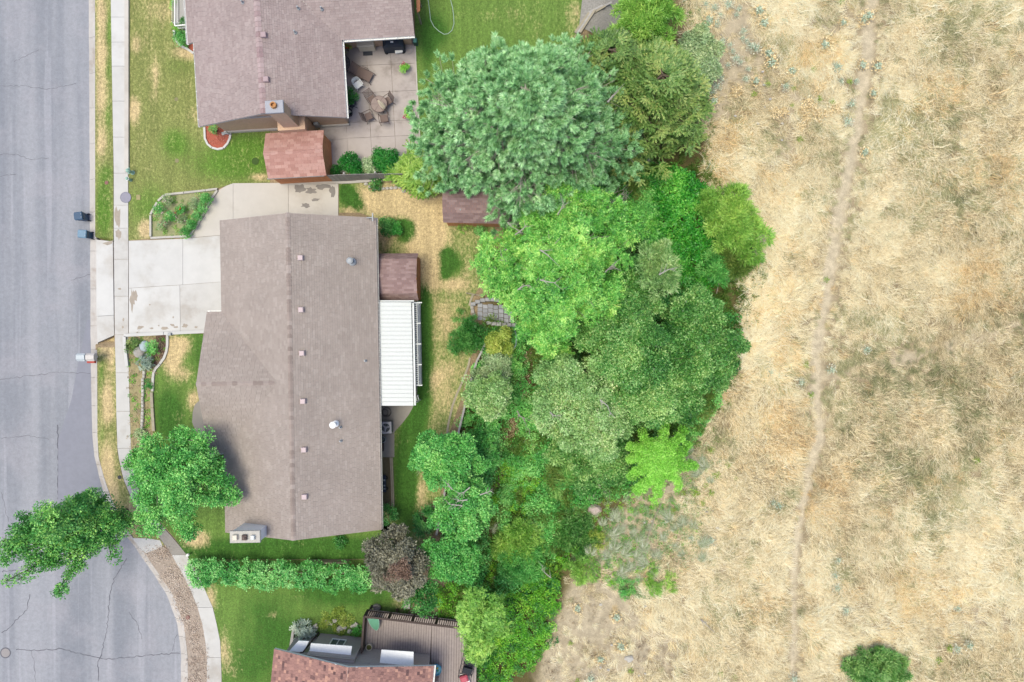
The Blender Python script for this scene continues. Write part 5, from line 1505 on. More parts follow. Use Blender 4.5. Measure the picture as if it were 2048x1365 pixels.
# ------------------------------------------------------------------ patio cover on the main house
pc = thing('patio_cover', 'white ribbed metal patio cover attached along the back of the main house', 'patio cover', U(795, 705))
za, zb_ = 2.85, 2.5
n = 25
for k in range(n):
    t0, t1 = k / n, (k + 1) / n
    y0, y1 = 604.5 + (812 - 604.5) * t0, 604.5 + (812 - 604.5) * t1
    xl0, xl1 = 756 + 3.5 * t0, 756 + 3.5 * t1; xr0, xr1 = 822.5 + 4.5 * t0, 822.5 + 4.5 * t1
    if k == 0: pass
    a, b, c, d = U(xl0, y0 + .1, za), U(xr0, y0 + .1, zb_), U(xr1, y1 - .1, zb_), U(xl1, y1 - .1, za)
    mb = MB(); e = Vector((0, 0, .05)); s1 = (d - a) * .16; s2 = (c - b) * .16
    # pan with an upstanding rib on each long edge
    V = [a, b, b + e, a + e, a + s1 + e, b + s2 + e, a + s1 * 1.3, b + s2 * 1.3, d, c]
    D = Vector((0, 0, -.03)); V += [a + D, b + D, d + D, c + D]
    mb.add(V, [(3, 2, 5, 4), (4, 5, 7, 6), (6, 7, 9, 8), (1, 2, 3, 0), (0, 3, 4, 6), (7, 5, 2, 1), (12, 13, 11, 10), (10, 11, 1, 0), (8, 9, 13, 12), (11, 13, 9, 7, 1), (10, 0, 6, 8, 12)])
    mb.build('roof_panel', M_METALW, pc)
mb = MB(); mb.box((U(824.5, 608, 2.42) + U(829, 810, 2.42)) / 2 + Vector((.05, 0, 0)), (.1, (U(824, 607, 2.42) - U(829, 811, 2.42)).length, .16), math.radians(1.1)); mb.build('front_beam', M_METALW, pc)
mb = MB(); mb.box((U(792, 602.5, 2.75)), (2.25, .07, .14)); mb.build('side_beam', M_METALW, pc)
for y in (608, 640, 678, 716, 754, 806):
    mb = MB(); t0 = (y - 604) / 208; p_ = U(826 + 4.5 * t0, y, 2.4); mb.box((p_.x, p_.y, 1.2), (.09, .09, 2.4)); mb.build('post', M_METALW, pc)
# gutter slots and lattice seen along the front edge
lat = MB(); 
a, b = U(830.5, 606, 2.0), U(835, 771, 2.0)
lat.box((a + b) / 2 + Vector((-.1, 0, 0)), (.05, (a - b).length, .05), math.radians(1.1)); lat.box((a + b) / 2 + Vector((.08, 0, 0)), (.05, (a - b).length, .05), math.radians(1.1))
la = lat.build('lattice_rail', M_METALW, pc)
for k in range(42):
    q = a.lerp(b, (k + .5) / 42); m = MB(); m.box((q.x - .01, q.y, 2.0), (.14, .055, .04), math.radians(1.1)); m.build('lattice_slat', M_METALW, la)
for k in range(5):
    q = a.lerp(b, k / 4); m = MB(); m.box((q.x + .08, q.y, 2.05), (.45 if k else .7, .07, .07), math.radians(1.1)); m.build('bracket', M_METALW, la)
a, b = U(836.5, 604, 1.0), U(840, 770, 1.0)
mb = MB(); mb.box((a + b) / 2, (.14, (a - b).length, .06), math.radians(1.0)); mb.box((a + b) / 2 + Vector((0, 0, -.85)), (.06, (a - b).length, .06), math.radians(1.0)); rl = mb.build('rail', M_METALW, pc)
for k in range(30):
    q = a.lerp(b, (k + .5) / 30); m = MB(); m.box((q.x, q.y, .55), (.04, .04, .85)); m.build('baluster', M_METALW, rl)
t = thing('folding_step', 'small white slatted step standing at the lower end of the patio cover', 'step', G(832.5, 796), .25)
mb = MB(WM[t.name])
for k in range(4): mb.box((-.2 + k * .13, 0, .42), (.06, .34, .03))
mb.build('tread', M_METALW, t)
mb = MB(WM[t.name])
for x in (-.2, .2):
    for y in (-.14, .14): mb.box((x, y, .2), (.03, .03, .42))
mb.build('leg', M_METALW, t)

# pad, air conditioner and what stands along the back wall
pad = holder('patio_pad')
slab(pad, [(750, 806), (828, 806), (826, 815), (818, 830), (805, 847), (790, 863), (788, 868), (750, 868)], M_CONC_GREY, .04, .15)
slab(pad, [(750, 868), (789, 868), (789, 915), (750, 915)], M_CONC_GREY, .04, .15)
slab(pad, [(750, 604), (832, 604), (836, 700), (834, 806), (750, 806)], M_CONC_GREY, .04, .15)
ac = thing('air_conditioner', 'square grey air conditioner with round fan grille on the concrete pad', 'air conditioner', G(776, 853, .04), .04)
MM = WM[ac.name]
mb = MB(MM); mb.bbox((0, 0, .36), (.66, .72, .72), .05); mb.build('cabinet', pm('ac_grey', alb(150, 150, 155), .06, 6, .5), ac)
mb = MB(MM); mb.bbox((0, 0, .76), (.72, .78, .09), .03); top_ = mb.build('top_cover', plain('ac_top', alb(222, 220, 226), .45), ac)
mb = MB(MM); mb.lathe((0, 0, .79), [(.27, 0), (.27, .018)], 24); mb.build('fan_well', M_DARK, top_)
mb = MB(MM); mb.lathe((0, 0, .82), [(.08, 0), (.08, .02)], 14)
for k in range(3):
    a_ = k * 2.094 + .3; mb.box((.15 * math.cos(a_), .15 * math.sin(a_), .822), (.2, .09, .012), a_)
mb.build('fan', plain('fan_pale', alb(205, 205, 215), .4), top_)
mb = MB(MM)
for r_ in (.12, .2, .27): mb.ring((0, 0, .845), r_, .006, 24, 4)
for k in range(8):
    a_ = k * .785; mb.tube([(0, 0, .845), (.28 * math.cos(a_), .28 * math.sin(a_), .845)], .005, 4)
mb.build('grille', M_GREYMET, top_)
t = thing('garden_hose', 'dark garden hose coiled on the concrete pad beside the air conditioner', 'hose', G(773, 825, .05))
mb = MB(WM[t.name]); mb.ring((0, 0, .02), .3, .018, 28, 5); mb.ring((.03, .04, .05), .27, .018, 28, 5); mb.ring((-.1, -.02, .03), .2, .018, 24, 5); mb.build('coil', pm('hose_grey', alb(120, 118, 112), .1), t)
t = thing('bucket', 'round grey-blue bucket against the back wall below the air conditioner', 'bucket', G(767, 878, .04))
mb = MB(WM[t.name]); mb.lathe((0, 0, 0), [(.17, 0), (.21, .4), (.19, .4), (.16, .05)], 18); mb.build('body', plain('bucket_grey', alb(140, 155, 165)), t)
mb = MB(WM[t.name]); mb.ring((0, 0, .4), .21, .014, 20, 5); mb.build('rim', plain('bucket_rim', alb(190, 200, 205)), t)
t = thing('planter_box', 'narrow dark planter box on the pad below the grey bucket', 'planter', G(766, 894, .04))
mb = MB(WM[t.name]); mb.box((0, 0, .12), (.16, .5, .24)); mb.build('box', M_DARK, t)
mb = MB(WM[t.name]); mb.box((0, 0, .23), (.12, .46, .03)); mb.build('soil', M_BROWNMULCH, t)
t = thing('log_cart', 'long dark blue cart with pale fittings in the strip behind the main house', 'cart', G(769, 966, .02), .02)
mb = MB(WM[t.name]); mb.bbox((0, 0, .3), (.3, 1.1, .22), .04); mb.build('tray', plain('navy_steel', alb(70, 80, 98), .5), t)
for y in (.25, -.1, -.3):
    mb = MB(WM[t.name]); mb.bbox((.06, y, .45), (.14, .1, .08), .02); mb.build('fitting', M_GREYMET, t)
for y in (.35, -.35):
    for s_ in (-1, 1):
        mb = MB(WM[t.name]); mb.ring((s_ * .15, y, .12), .08, .03, 12, 5); mb.build('wheel', M_TIRE, t)
strip_ = sheet('bed_strip', [(755, 915), (783, 915), (787, 1012), (757, 1016)], pm('strip_soil', alb(140, 128, 96), .2, 8), .016, 0)  # mottled olive-brown soil along the back wall
t = thing('timber_edging', 'pair of weathered timbers edging the strip behind the main house', 'edging', G(784, 960))
for dx in (-1.6, 1.6):
    mb = MB(); mb.wall([U(783 + dx, 915)[:2], U(785 + dx, 965)[:2], U(786.5 + dx, 1013)[:2]], .09, -.05, .15); mb.build('timber', M_LUMBER, t)

# ------------------------------------------------------------------ stamped patio of the upper house
pat = holder('patio')
XL = lambda y, c: {0: 684 + (y - 75) * .05, 1: 731.5 + (y - 75) * .052, 2: 779.5 + (y - 75) * .053, 3: 828.5 + (y - 75) * .047}[c]
rowy = [68, 130, 184.5, 243, 274, 345]
for r_ in range(5):
    for c in range(3):
        ya, yb = rowy[r_], rowy[r_ + 1]; sk = lambda x: (764 - x) * .045
        poly = [(XL(ya, c), ya + sk(XL(ya, c))), (XL(ya, c + 1), ya + sk(XL(ya, c + 1))), (XL(yb, c + 1), yb + sk(XL(yb, c + 1))), (XL(yb, c), yb + sk(XL(yb, c)))]
        slab(pat, poly, M_CONC_PINK, .03, .12, .4)
slab(pat, [(640, 252), (692, 248), (695, 278), (642, 282)], M_CONC_PINK, .03, .12, .3)
slab(pat, [(642, 282), (695, 278), (698, 346), (644, 348)], M_CONC_PINK, .03, .12, .3)
one('boundary_kerb', M_CONC_TAN, 'thin concrete edge along the lawn side of the stamped patio', 'edging', lambda m: m.wall([U(x, y)[:2] for x, y in ((829.8, 78), (834, 170), (839, 262), (841, 300))], .07, -.1, .05))

def patio_chair(name, label, px, py, rz, group=None):
    t = thing(name, label, 'chair', G(px, py, .03), rz, group); M = WM[t.name]
    mb = MB(M); mb.add([(-.24, -.22, .42), (.24, -.22, .42), (.24, .22, .4), (-.24, .22, .4), (-.24, -.22, .405), (.24, -.22, .405), (.24, .22, .385), (-.24, .22, .385)], [(0, 1, 2, 3), (7, 6, 5, 4), (0, 4, 5, 1), (1, 5, 6, 2), (2, 6, 7, 3), (3, 7, 4, 0)]); mb.build('seat', M_SLING, t)
    mb = MB(M)
    for k in range(7): mb.box((-.21 + k * .07, .34, .68), (.035, .02, .56), 0, -.35)
    mb.build('backrest', M_SLING, t)
    fr = MB(M); fr.tube([(-.27, .23, .4), (-.27, .46, .98), (.27, .46, .98), (.27, .23, .4)], .018, 6); fr.build('back_frame', M_BRONZE, t)
    for s_ in (-1, 1):
        a_ = MB(M); a_.tube([(s_ * .29, .36, .66), (s_ * .3, -.1, .64), (s_ * .3, -.28, .6)], .02, 6); a_.build('armrest', M_BRONZE, t)
        for (y0, y1) in ((-.28, -.3), (.24, .32)):
            l_ = MB(M); l_.tube([(s_ * .29, y0, .6 if y0 < 0 else .42), (s_ * .3, y1, 0)], .017, 6); l_.build('leg', M_BRONZE, t)
    return t
patio_chair('patio_chair', 'brown metal patio chair with slatted back tucked under the umbrella table', 746, 203, math.radians(35))
patio_chair('patio_chair', 'brown metal patio chair at the round table on the side of the lower flower pot', 777, 207, math.radians(-55))
patio_chair('patio_chair', 'brown patio chair pulled away from the round table towards the pink-roofed shed', 740, 237, math.radians(-215 + 180 + 150))
patio_chair('patio_chair', 'brown patio chair pulled straight back from the round table, facing it squarely', 770, 241, math.radians(188))
t = thing('patio_table', 'round brown metal table with closed umbrella on the stamped patio', 'table', G(762, 216, .03)); M = WM[t.name]
mb = MB(M); mb.lathe((0, 0, .7), [(.52, 0), (.54, .015), (.52, .03)], 28); mb.build('table_top', pm('bronze_glass', alb(172, 152, 145), .08, 8, .35), t)
mb = MB(M); mb.ring((0, 0, .725), .53, .018, 28, 5)
for k in range(6):
    a_ = k * 1.047; mb.tube([(.1 * math.cos(a_), .1 * math.sin(a_), .735), (.52 * math.cos(a_), .52 * math.sin(a_), .735)], .008, 4)
mb.build('rim', M_BRONZE, t)
for k in range(4):
    a_ = k * 1.571 + .5; mb = MB(M); mb.tube([(.12 * math.cos(a_), .12 * math.sin(a_), .68), (.3 * math.cos(a_), .3 * math.sin(a_), .3), (.42 * math.cos(a_), .42 * math.sin(a_), 0)], .02, 6); mb.build('leg', M_BRONZE, t)
um = thing('umbrella', 'closed cream patio umbrella leaning across the round table', 'umbrella', G(762, 214, .03)); M = WM[um.name]
p0, p1 = U(769, 217, .82), U(755.5, 200.5, 1.5); dv = (p1 - p0).normalized()
mb = MB(); mb.tube([p0 - dv * .5, p0, p1 + dv * .12], .02, 6); mb.build('pole', M_BRONZE, um)
mb = MB(); sd_ = dv.cross(Vector((0, 0, 1))).normalized(); up_ = sd_.cross(dv)
P, F = [], []
for i, (r_, t_) in enumerate(((.1, .02), (.15, .2), (.13, .55), (.08, .85), (.02, 1.0))):
    for k in range(16): a_ = k * math.pi / 8; q = r_ * (1 if k % 2 else .68); P.append(p0.lerp(p1, t_) + (sd_ * math.cos(a_) + up_ * math.sin(a_)) * q)
for i in range(4):
    for k in range(16): F.append((i * 16 + k, (i + 1) * 16 + k, (i + 1) * 16 + (k + 1) % 16, i * 16 + (k + 1) % 16))
mb.add(P, F); mb.build('canopy', pm('cream_canvas', alb(232, 218, 196, 1.3), .08, 10), um)
t = thing('chaise_longue', 'brown sling chaise longue angled out from under the house eave', 'lounger', G(719, 147, .03), math.radians(-27)); M = WM[t.name]
mb = MB(M); mb.add([(-.55, -.3, .62), (-.1, -.3, .34), (.95, -.3, .34), (.95, .3, .34), (-.1, .3, .34), (-.55, .3, .62)], [(0, 1, 4, 5), (1, 2, 3, 4)]); mb.add([(-.55, -.3, .6), (-.1, -.3, .32), (.95, -.3, .32), (.95, .3, .32), (-.1, .3, .32), (-.55, .3, .6)], [(5, 4, 1, 0), (4, 3, 2, 1)]); mb.build('sling', M_SLING, t)
for s_ in (-1, 1):
    mb = MB(M); mb.tube([(-.58, s_ * .33, .64), (-.1, s_ * .33, .36), (1.0, s_ * .33, .36)], .02, 6); mb.build('rail', M_BRONZE, t)
    for x in (-.1, .35, .98):
        l_ = MB(M); l_.tube([(x, s_ * .33, .36), (x + (.06 if x > .5 else 0), s_ * .36, 0)], .018, 6); l_.build('leg', M_BRONZE, t)
    mb = MB(M); mb.tube([(.1, s_ * .34, .36), (.15, s_ * .37, .55), (.55, s_ * .37, .55), (.6, s_ * .34, .36)], .016, 6); mb.build('armrest', M_BRONZE, t)
t = thing('plastic_chair', 'white moulded plastic chair on the upper patio', 'chair', G(719, 174, .03), math.radians(35)); M = WM[t.name]
mb = MB(M); mb.bbox((0, 0, .42), (.46, .44, .03), .01); mb.build('seat', M_WHITE, t)
mb = MB(M); P = []
for i in range(9):
    a_ = math.pi * (.05 + .9 * i / 8); P.append((.27 * math.cos(a_), .12 + .2 * math.sin(a_)))
for i in range(8):
    (a0, b0), (a1, b1) = P[i], P[i + 1]; hh = .8 + .04 * math.sin(i * .4)
    mb.add([(a0, b0, .42), (a1, b1, .42), (a1 * 1.05, b1 * 1.15, hh), (a0 * 1.05, b0 * 1.15, hh)], [(0, 1, 2, 3)])
    mb.add([(a0 * .93, b0 * .93, .42), (a1 * .93, b1 * .93, .42), (a1 * .98, b1 * 1.08, hh), (a0 * .98, b0 * 1.08, hh)], [(3, 2, 1, 0)])
    mb.add([(a0 * 1.05, b0 * 1.15, hh), (a1 * 1.05, b1 * 1.15, hh), (a1 * .98, b1 * 1.08, hh), (a0 * .98, b0 * 1.08, hh)], [(0, 1, 2, 3)])
mb.build('backrest', M_WHITE, t)
for s_ in (-1, 1):
    mb = MB(M); mb.bbox((s_ * .27, -.04, .64), (.06, .42, .03), .01); mb.build('armrest', M_WHITE, t)
    for y in (-.2, .2):
        l_ = MB(M); l_.tube([(s_ * .22, y, .42), (s_ * .27, y * 1.35, 0)], [.03, .02], 6); l_.build('leg', M_WHITE, t)
t = thing('fire_bowl', 'black round fire bowl with crossed lid straps beside the patio shrubs', 'fire pit', G(707, 212, .03)); M = WM[t.name]
mb = MB(M); mb.lathe((0, 0, .28), [(.12, 0), (.24, .08), (.29, .22), (.27, .23), (.12, .27)], 20); mb.build('bowl', M_BLACK, t)
mb = MB(M); mb.box((0, 0, .56), (.52, .025, .02), .9); mb.box((0, 0, .561), (.52, .025, .02), .9 + 1.571); mb.build('strap', M_GREYMET, t)
mb = MB(M); mb.tube([(.2, -.22, .45), (.38, -.3, .42)], .018, 6); mb.build('handle', M_BLACK, t)
for k in range(3):
    a_ = k * 2.094 + .4; mb = MB(M); mb.tube([(.15 * math.cos(a_), .15 * math.sin(a_), .32), (.25 * math.cos(a_), .25 * math.sin(a_), 0)], .014, 5); mb.build('leg', M_BLACK, t)
t = thing('wood_basket', 'dark round basket of pale firewood at the corner of the house wall', 'basket', G(699.5, 228, .03)); M = WM[t.name]
mb = MB(M); mb.lathe((0, 0, 0), [(.2, 0), (.25, .36), (.22, .36), (.19, .1)], 16); mb.build('basket', M_BLACK, t)
rr = random.Random(5)
for k in range(8):
    mb = MB(M); x, y = rr.uniform(-.1, .1), rr.uniform(-.1, .1); a_ = rr.uniform(0, 3); mb.tube([(x - .12 * math.cos(a_), y - .12 * math.sin(a_), .3 + k * .012), (x + .12 * math.cos(a_), y + .12 * math.sin(a_), .34 + k * .014)], .024, 6); mb.build('log', M_STONE_W, t)
t = thing('slatted_table', 'round dark slatted table half under the eave of the upper house', 'table', G(687, 135, .03)); M = WM[t.name]
for k in range(13):
    y = -.54 + k * .09; hw = math.sqrt(max(.02, .6 ** 2 - y * y)); mb = MB(M); mb.box((0, y, .72), (2 * hw, .05, .03)); mb.build('slat', pm('slat_dark', alb(88, 92, 98), .1), t)
mb = MB(M); mb.ring((0, 0, .7), .58, .02, 24, 5); mb.build('frame', M_DARK, t)
for k in range(4):
    a_ = k * 1.571 + .785; mb = MB(M); mb.box((.4 * math.cos(a_), .4 * math.sin(a_), .35), (.05, .05, .7)); mb.build('leg', M_DARK, t)
t = thing('storage_cabinet', 'beige plastic storage cabinet against the upper house wall on the patio', 'cabinet', G(736, 97, .03), .05); M = WM[t.name]
mb = MB(M); mb.box((0, 0, .42), (1.05, .42, .84)); mb.build('body', M_BEIGE, t)
mb = MB(M); mb.bbox((0, 0, .88), (1.14, .52, .08), .03); mb.build('lid', M_BEIGE, t)
for x in (-.26, .26):
    mb = MB(M); mb.box((x, -.215, .42), (.5, .02, .76)); mb.build('door', M_BEIGE, t)
one('door_mat', plain('mat_dark', alb(92, 96, 104), .9), 'dark rectangular rubber mat in front of the beige cabinet', 'mat', lambda m: m.bbox(G(735.5, 106, .042), (.62, .36, .02), .008, .04))
t = thing('covered_grill', 'barbecue grill under a dark navy cover against the upper house wall', 'grill', G(790, 97.5, .03), .05); M = WM[t.name]
mb = MB(M); V = []
for (x, y, z) in ((-.68, -.3, 0), (.68, -.3, 0), (.68, .3, 0), (-.68, .3, 0), (-.66, -.28, .85), (.66, -.28, .85), (.66, .28, .85), (-.66, .28, .85), (-.42, -.2, 1.08), (.42, -.2, 1.08), (.42, .22, 1.14), (-.42, .22, 1.14)): V.append((x, y, z))
mb.add(V, [(8, 9, 10, 11)] + [(l + i, l + (i + 1) % 4, l + 4 + (i + 1) % 4, l + 4 + i) for l in (0, 4) for i in range(4)]); mb.build('cover', M_COVER, t)
mb = MB(M); mb.box((-.02, -.05, 1.125), (.18, .1, .012), 0, .1); mb.build('badge', M_WHITE, t)
for s_ in (-1, 1):
    mb = MB(M); mb.ring((s_ * .55, -.3, .1), .08, .03, 12, 5); mb.build('wheel', M_TIRE, t)
one('cooler_box', M_WHITE, 'small white cooler box on the patio in front of the navy grill cover', 'box', lambda m: [m.bbox(G(797.5, 102, .2), (.48, .24, .3), .04, .16), m.bbox(G(797.5, 102, .37), (.5, .26, .06), .02, .16)])
t = thing('hose_coil', 'thin coiled grey cable ring on the patio beside the grill', 'hose', G(817, 102, .05))
mb = MB(WM[t.name]); mb.ring((0, 0, 0), .22, .012, 28, 5); mb.ring((.02, .32, .0), .2, .01, 24, 5); mb.build('coil', M_GREYMET, t)
t = thing('utility_pedestal', 'square mint-lidded utility pedestal at the patio corner', 'utility box', G(832, 88))
mb = MB(WM[t.name]); mb.bbox((0, 0, .25), (.24, .32, .5), .02); mb.build('body', plain('pedestal_green', alb(70, 110, 95)), t)
mb = MB(WM[t.name]); mb.bbox((0, 0, .52), (.2, .27, .06), .02); mb.build('lid', plain('mint_lid', alb(150, 220, 190)), t)
t = thing('side_awning_post', 'square weathered timber post at the corner of the upper house wing', 'post', G(833, 75))
mb = MB(); g_ = G(829, 76); mb.box((g_.x, g_.y, 1.2), (.14, .14, 2.6)); mb.build('post', M_LUMBER, t)
t = thing('lean_to', 'orange-brown timber lean-to frame along the end of the upper house wing', 'lean-to', G(834, 10))
mb = MB(); mb.prism([U(x, y, 2.2)[:2] for x, y in ((828, -70), (840, -70), (840, 22), (834, 26))], 2.1, 2.2); mb.build('roof', M_CEDAR2, t)
for y in (-40, 0, 34):
    mb = MB(); p_ = U(838, y, 1.0); mb.box((p_.x, p_.y, 1.05), (.1, .1, 2.1)); mb.build('post', M_LUMBER, t)
one('lawn_hose', plain('hose_mint', alb(200, 225, 215)), 'long pale garden hose looped over the lawn beside the upper house', 'hose', lambda m: m.tube([G(x, y, .03) for x, y in [(853, -60), (856, 0), (859, 20), (861, 40), (868, 54), (878, 63), (888, 69), (896, 68), (904, 61), (908, 48), (907, 30), (905, 15), (901, 0), (892, -60)]], .022, 6))
# ------------------------------------------------------------------ street side: bins, mailbox, lids, hydrant
def bin_(label, px, py, mat, lid_mat, rz, lidz=0.0):
    t = thing('wheelie_bin', label, 'trash bin', U(px, py) + Vector((0, 0, RZ)), rz, None, .8); M = WM[t.name]
    mb = MB(M); lo, hi = (.2, .24), (.27, .31)
    V = [(-lo[0] * 1, -lo[1], .06), (lo[0], -lo[1], .06), (lo[0], lo[1], .06), (-lo[0], lo[1], .06), (-hi[0] - .08, -hi[1], .98), (hi[0], -hi[1], .98), (hi[0], hi[1], .98), (-hi[0] - .08, hi[1], .98)]
    mb.add(V, [(3, 2, 1, 0), (4, 5, 6, 7)] + [(i, (i + 1) % 4, 4 + (i + 1) % 4, 4 + i) for i in range(4)]); mb.build('body', mat, t)
    mb = MB(M); V = []
    for (k, z, s_) in ((0, .985, 1.0), (1, 1.05, .97), (2, 1.1, .8)):
        for x, y in ((-.42, -.24), (-.34, -.33), (.28, -.34), (.28, .34), (-.34, .33), (-.42, .24)): V.append((x * s_ + (1 - s_) * .05, y * s_, z + (lidz if x < 0 else 0)))
    mb.add(V, [tuple(range(6))[::-1], tuple(range(12, 18))] + [(l + i, l + (i + 1) % 6, l + 6 + (i + 1) % 6, l + 6 + i) for l in (0, 6) for i in range(6)]); mb.build('lid', lid_mat, t)
    mb = MB(M); mb.tube([(.28, -.24, .97), (.4, -.24, .99), (.4, .24, .99), (.28, .24, .97)], .018, 6); mb.build('handle', M_DARK, t)
    for s_ in (-1, 1):
        mb = MB(M); c = Vector((.24, s_ * .28, .12)); mb.tube([c - Vector((0, .03, 0)), c + Vector((0, .03, 0))], .12, 14); w_ = mb.build('wheel', M_TIRE, t)
        mb = MB(M); mb.tube([c - Vector((0, .034, 0)), c + Vector((0, .034, 0))], .05, 10); mb.build('hub', M_GREYMET, w_)
        mb = MB(M); mb.box((.2, s_ * .13, 1.09), (.06, .06, .03)); mb.build('hinge', M_GREYMET, t)
    return t
bin_('dark blue wheeled trash bin with matching lid standing in the gutter', 171, 436, M_BLUEBIN, M_BLUEBIN, .12)
bin_('dark wheeled trash bin with a faded pale blue lid beside the driveway apron', 179, 471.5, M_BLUEBIN, M_BLUEBIN2, -.06, .05)
mx = thing('mailbox', 'white double mailbox with red base box on the kerb below the driveway', 'mailbox', G(194, 714))
MX = WM[mx.name]
mb = MB(MX); mb.box((0, 0, .45), (.12, .12, .9)); mb.box((0, 0, .92), (1.0, .1, .06)); mb.build('post', M_WHITE, mx)
for dx, m_ in ((-.3, plain('mailbox_blue_white', alb(226, 236, 242))), (.3, plain('mailbox_cream', alb(240, 234, 230)))):
    mb = MB(MX); pr = [(-.24, 0), (.24, 0), (.24, .24), (.12, .36), (-.12, .36), (-.24, .24)]
    V = [(dx + s_ * .27, y, .96 + z) for s_ in (-1, 1) for y, z in pr]
    mb.add(V, [tuple(range(6))[::-1], tuple(range(6, 12))] + [(i, (i + 1) % 6, 6 + (i + 1) % 6, 6 + i) for i in range(6)]); b_ = mb.build('box', m_, mx)
    mb = MB(MX); mb.box((dx, -.245, 1.1), (.4, .02, .2)); mb.build('door', m_, b_)
mb = MB(MX); mb.bbox((.0, -.3, .6), (.5, .2, .2), .02); mb.build('newspaper_box', M_RED, mx)
def disc(name, label, cat, px, py, r, mat, dz=.04, group=None, rim=None):
    t = thing(name, label, cat, G(px, py), 0, group)
    mb = MB(WM[t.name]); mb.lathe((0, 0, dz - .05), [(r, 0), (r, .05), (r * .96, .056)], 28); mb.build('lid', mat, t)
    mb = MB(WM[t.name]); mb.ring((0, 0, dz), r * 1.03, r * .05, 28, 5); mb.build('frame', rim or mat, t)
disc('utility_cover', 'large round grey-violet utility cover overlapping the sidewalk edge', 'manhole', 252, 395.5, .34, M_LID, .045)
disc('valve_cover', 'small rusty round valve cover in the grass verge above the bins', 'manhole', 213.5, 366, .12, M_RUSTLID, .03)
disc('valve_cover', 'small rusty round valve cover in the wood-chip verge', 'manhole', 376, 1235, .13, M_RUSTLID, .05)
disc('valve_cover', 'dark round valve cover in the dry verge beside the front tree', 'manhole', 239.5, 955, .12, M_DARK, .03)
disc('valve_cover', 'faint round valve cover in the upper front lawn near the middle', 'manhole', 353, 199, .12, pm('lid_olive', alb(160, 155, 115), .1), .02)
disc('valve_cover', 'faint round valve cover in the upper front lawn below the bright patch', 'manhole', 354, 322, .13, pm('lid_olive2', alb(165, 160, 118), .1), .02)
disc('drain_cover', 'dark green round drain cover in the lawn beside the pink-roofed shed', 'manhole', 511, 323, .22, pm('lid_green', alb(78, 108, 50), .1), .02)
one('valve_box_lid', pm('box_tan', alb(190, 180, 130), .1), 'small tan square valve box lid in the lawn beside the large utility cover', 'utility box', lambda m: m.bbox(G(276.5, 395, .02), (.26, .34, .04), .01))
t = thing('hydrant', 'pale mint fire hydrant with a tilted side cap at the end of the edging wall', 'hydrant', G(266, 346)); M = WM[t.name]
mb = MB(M); mb.lathe((0, 0, 0), [(.14, 0), (.14, .06), (.1, .08), (.1, .55), (.14, .57), (.14, .62), (.1, .72), (.03, .78)], 14); mb.build('barrel', M_TEAL, t)
for s_ in (-1, 1):
    mb = MB(M); mb.tube([(0, s_ * .08, .48), (0, s_ * .2, .48)], .06, 10); mb.build('nozzle', M_TEAL, t)
t = thing('marker_post', 'short pale mint marker post standing just below the hydrant', 'post', G(262, 361)); M = WM[t.name]
mb = MB(M); mb.lathe((0, 0, 0), [(.1, 0), (.1, .5), (.07, .58), (.02, .6)], 12); mb.build('post', M_TEAL, t)
mb = MB(M); mb.ring((0, 0, .47), .105, .02, 14, 5); mb.build('collar', M_WHITE, t)
t = thing('path_light', 'small pale globe garden light beside the hedge end and sidewalk', 'garden light', G(381, 1107)); M = WM[t.name]
mb = MB(M); mb.tube([(0, 0, 0), (0, 0, .3)], .025, 6); mb.build('stake', M_DARK, t)
mb = MB(M); mb.ball((0, 0, .38), .11, 0, 0, 2); mb.build('globe', M_WHITE, t)
t = thing('sprinkler_box', 'small grey-blue box at the end of the low white wall by the driveway', 'utility box', G(344, 669)); M = WM[t.name]
mb = MB(M); mb.bbox((0, 0, .18), (.18, .16, .36), .02); mb.build('box', plain('box_blue', alb(190, 205, 220)), t)
mb = MB(M); mb.bbox((0, 0, .375), (.2, .18, .03), .01); mb.build('lid', M_GREYMET, t)

# ------------------------------------------------------------------ beds and edgings
BED1 = [(303, 475), (302, 430), (319, 400), (332, 391), (432, 380), (425, 398), (397, 451), (378, 476)]
sheet('rose_bed', BED1, pm('rose_bed_soil', alb(176, 178, 132), .2, 7), .02, .5)
BED2 = [(252, 672), (335, 669), (333, 702), (325, 724), (309, 742), (305, 785), (307, 860), (300, 920), (262, 905), (260, 800), (257, 735)]
sheet('front_bed', BED2, pm('front_bed_soil', alb(184, 172, 128), .22, 6), .02, .5)
sheet('mulch_patch', [(312, 672), (334, 670), (332, 702), (322, 724), (308, 738), (309, 700)], M_BROWNMULCH, .03, 0)
def edging(label, segs, w, h, mat, cat='edging', name='bed_edging'):
    t = thing(name, label, cat, G(*segs[0][0]))
    for s_ in segs:
        mb = MB(); mb.wall([U(x, y)[:2] for x, y in s_], w, -.08, h); mb.build('edging_section', mat, t)
edging('white concrete edging sections round the rose bed beside the driveway', [[(331, 391), (352, 388.5), (369, 386.8)], [(370, 386.6), (395, 384), (412, 382)], [(413, 382), (436, 379)], [(330, 392), (318, 403)], [(316, 406), (303, 430)], [(303, 477), (340, 475), (376, 473.5)], [(303, 432), (303, 474)], [(380, 474), (397, 450), (410, 426)], [(411, 424), (424, 399), (436, 382)]], .13, .16, M_STONE_W)
edging('low white concrete wall between the driveway and the front bed', [[(251, 671), (290, 669.5), (330, 667.5)], [(331, 667.5), (370, 665.5), (415, 663.5)], [(251.5, 673), (253, 700), (257, 732)]], .2, .22, M_CONC_W, 'garden wall', 'bed_wall')
edging('curved pale concrete edging between the front bed and the house lawn', [[(336, 669), (336, 690), (334, 704), (329, 717), (321, 728)], [(320.5, 729), (313, 737), (308.5, 745), (307, 760), (306, 783)]], .16, .12, M_CONC)
edging('old white timber edging continuing the curve beside the house lawn', [[(304.5, 785), (306, 815)], [(306, 816), (309, 862)]], .18, .14, M_LUMBER)
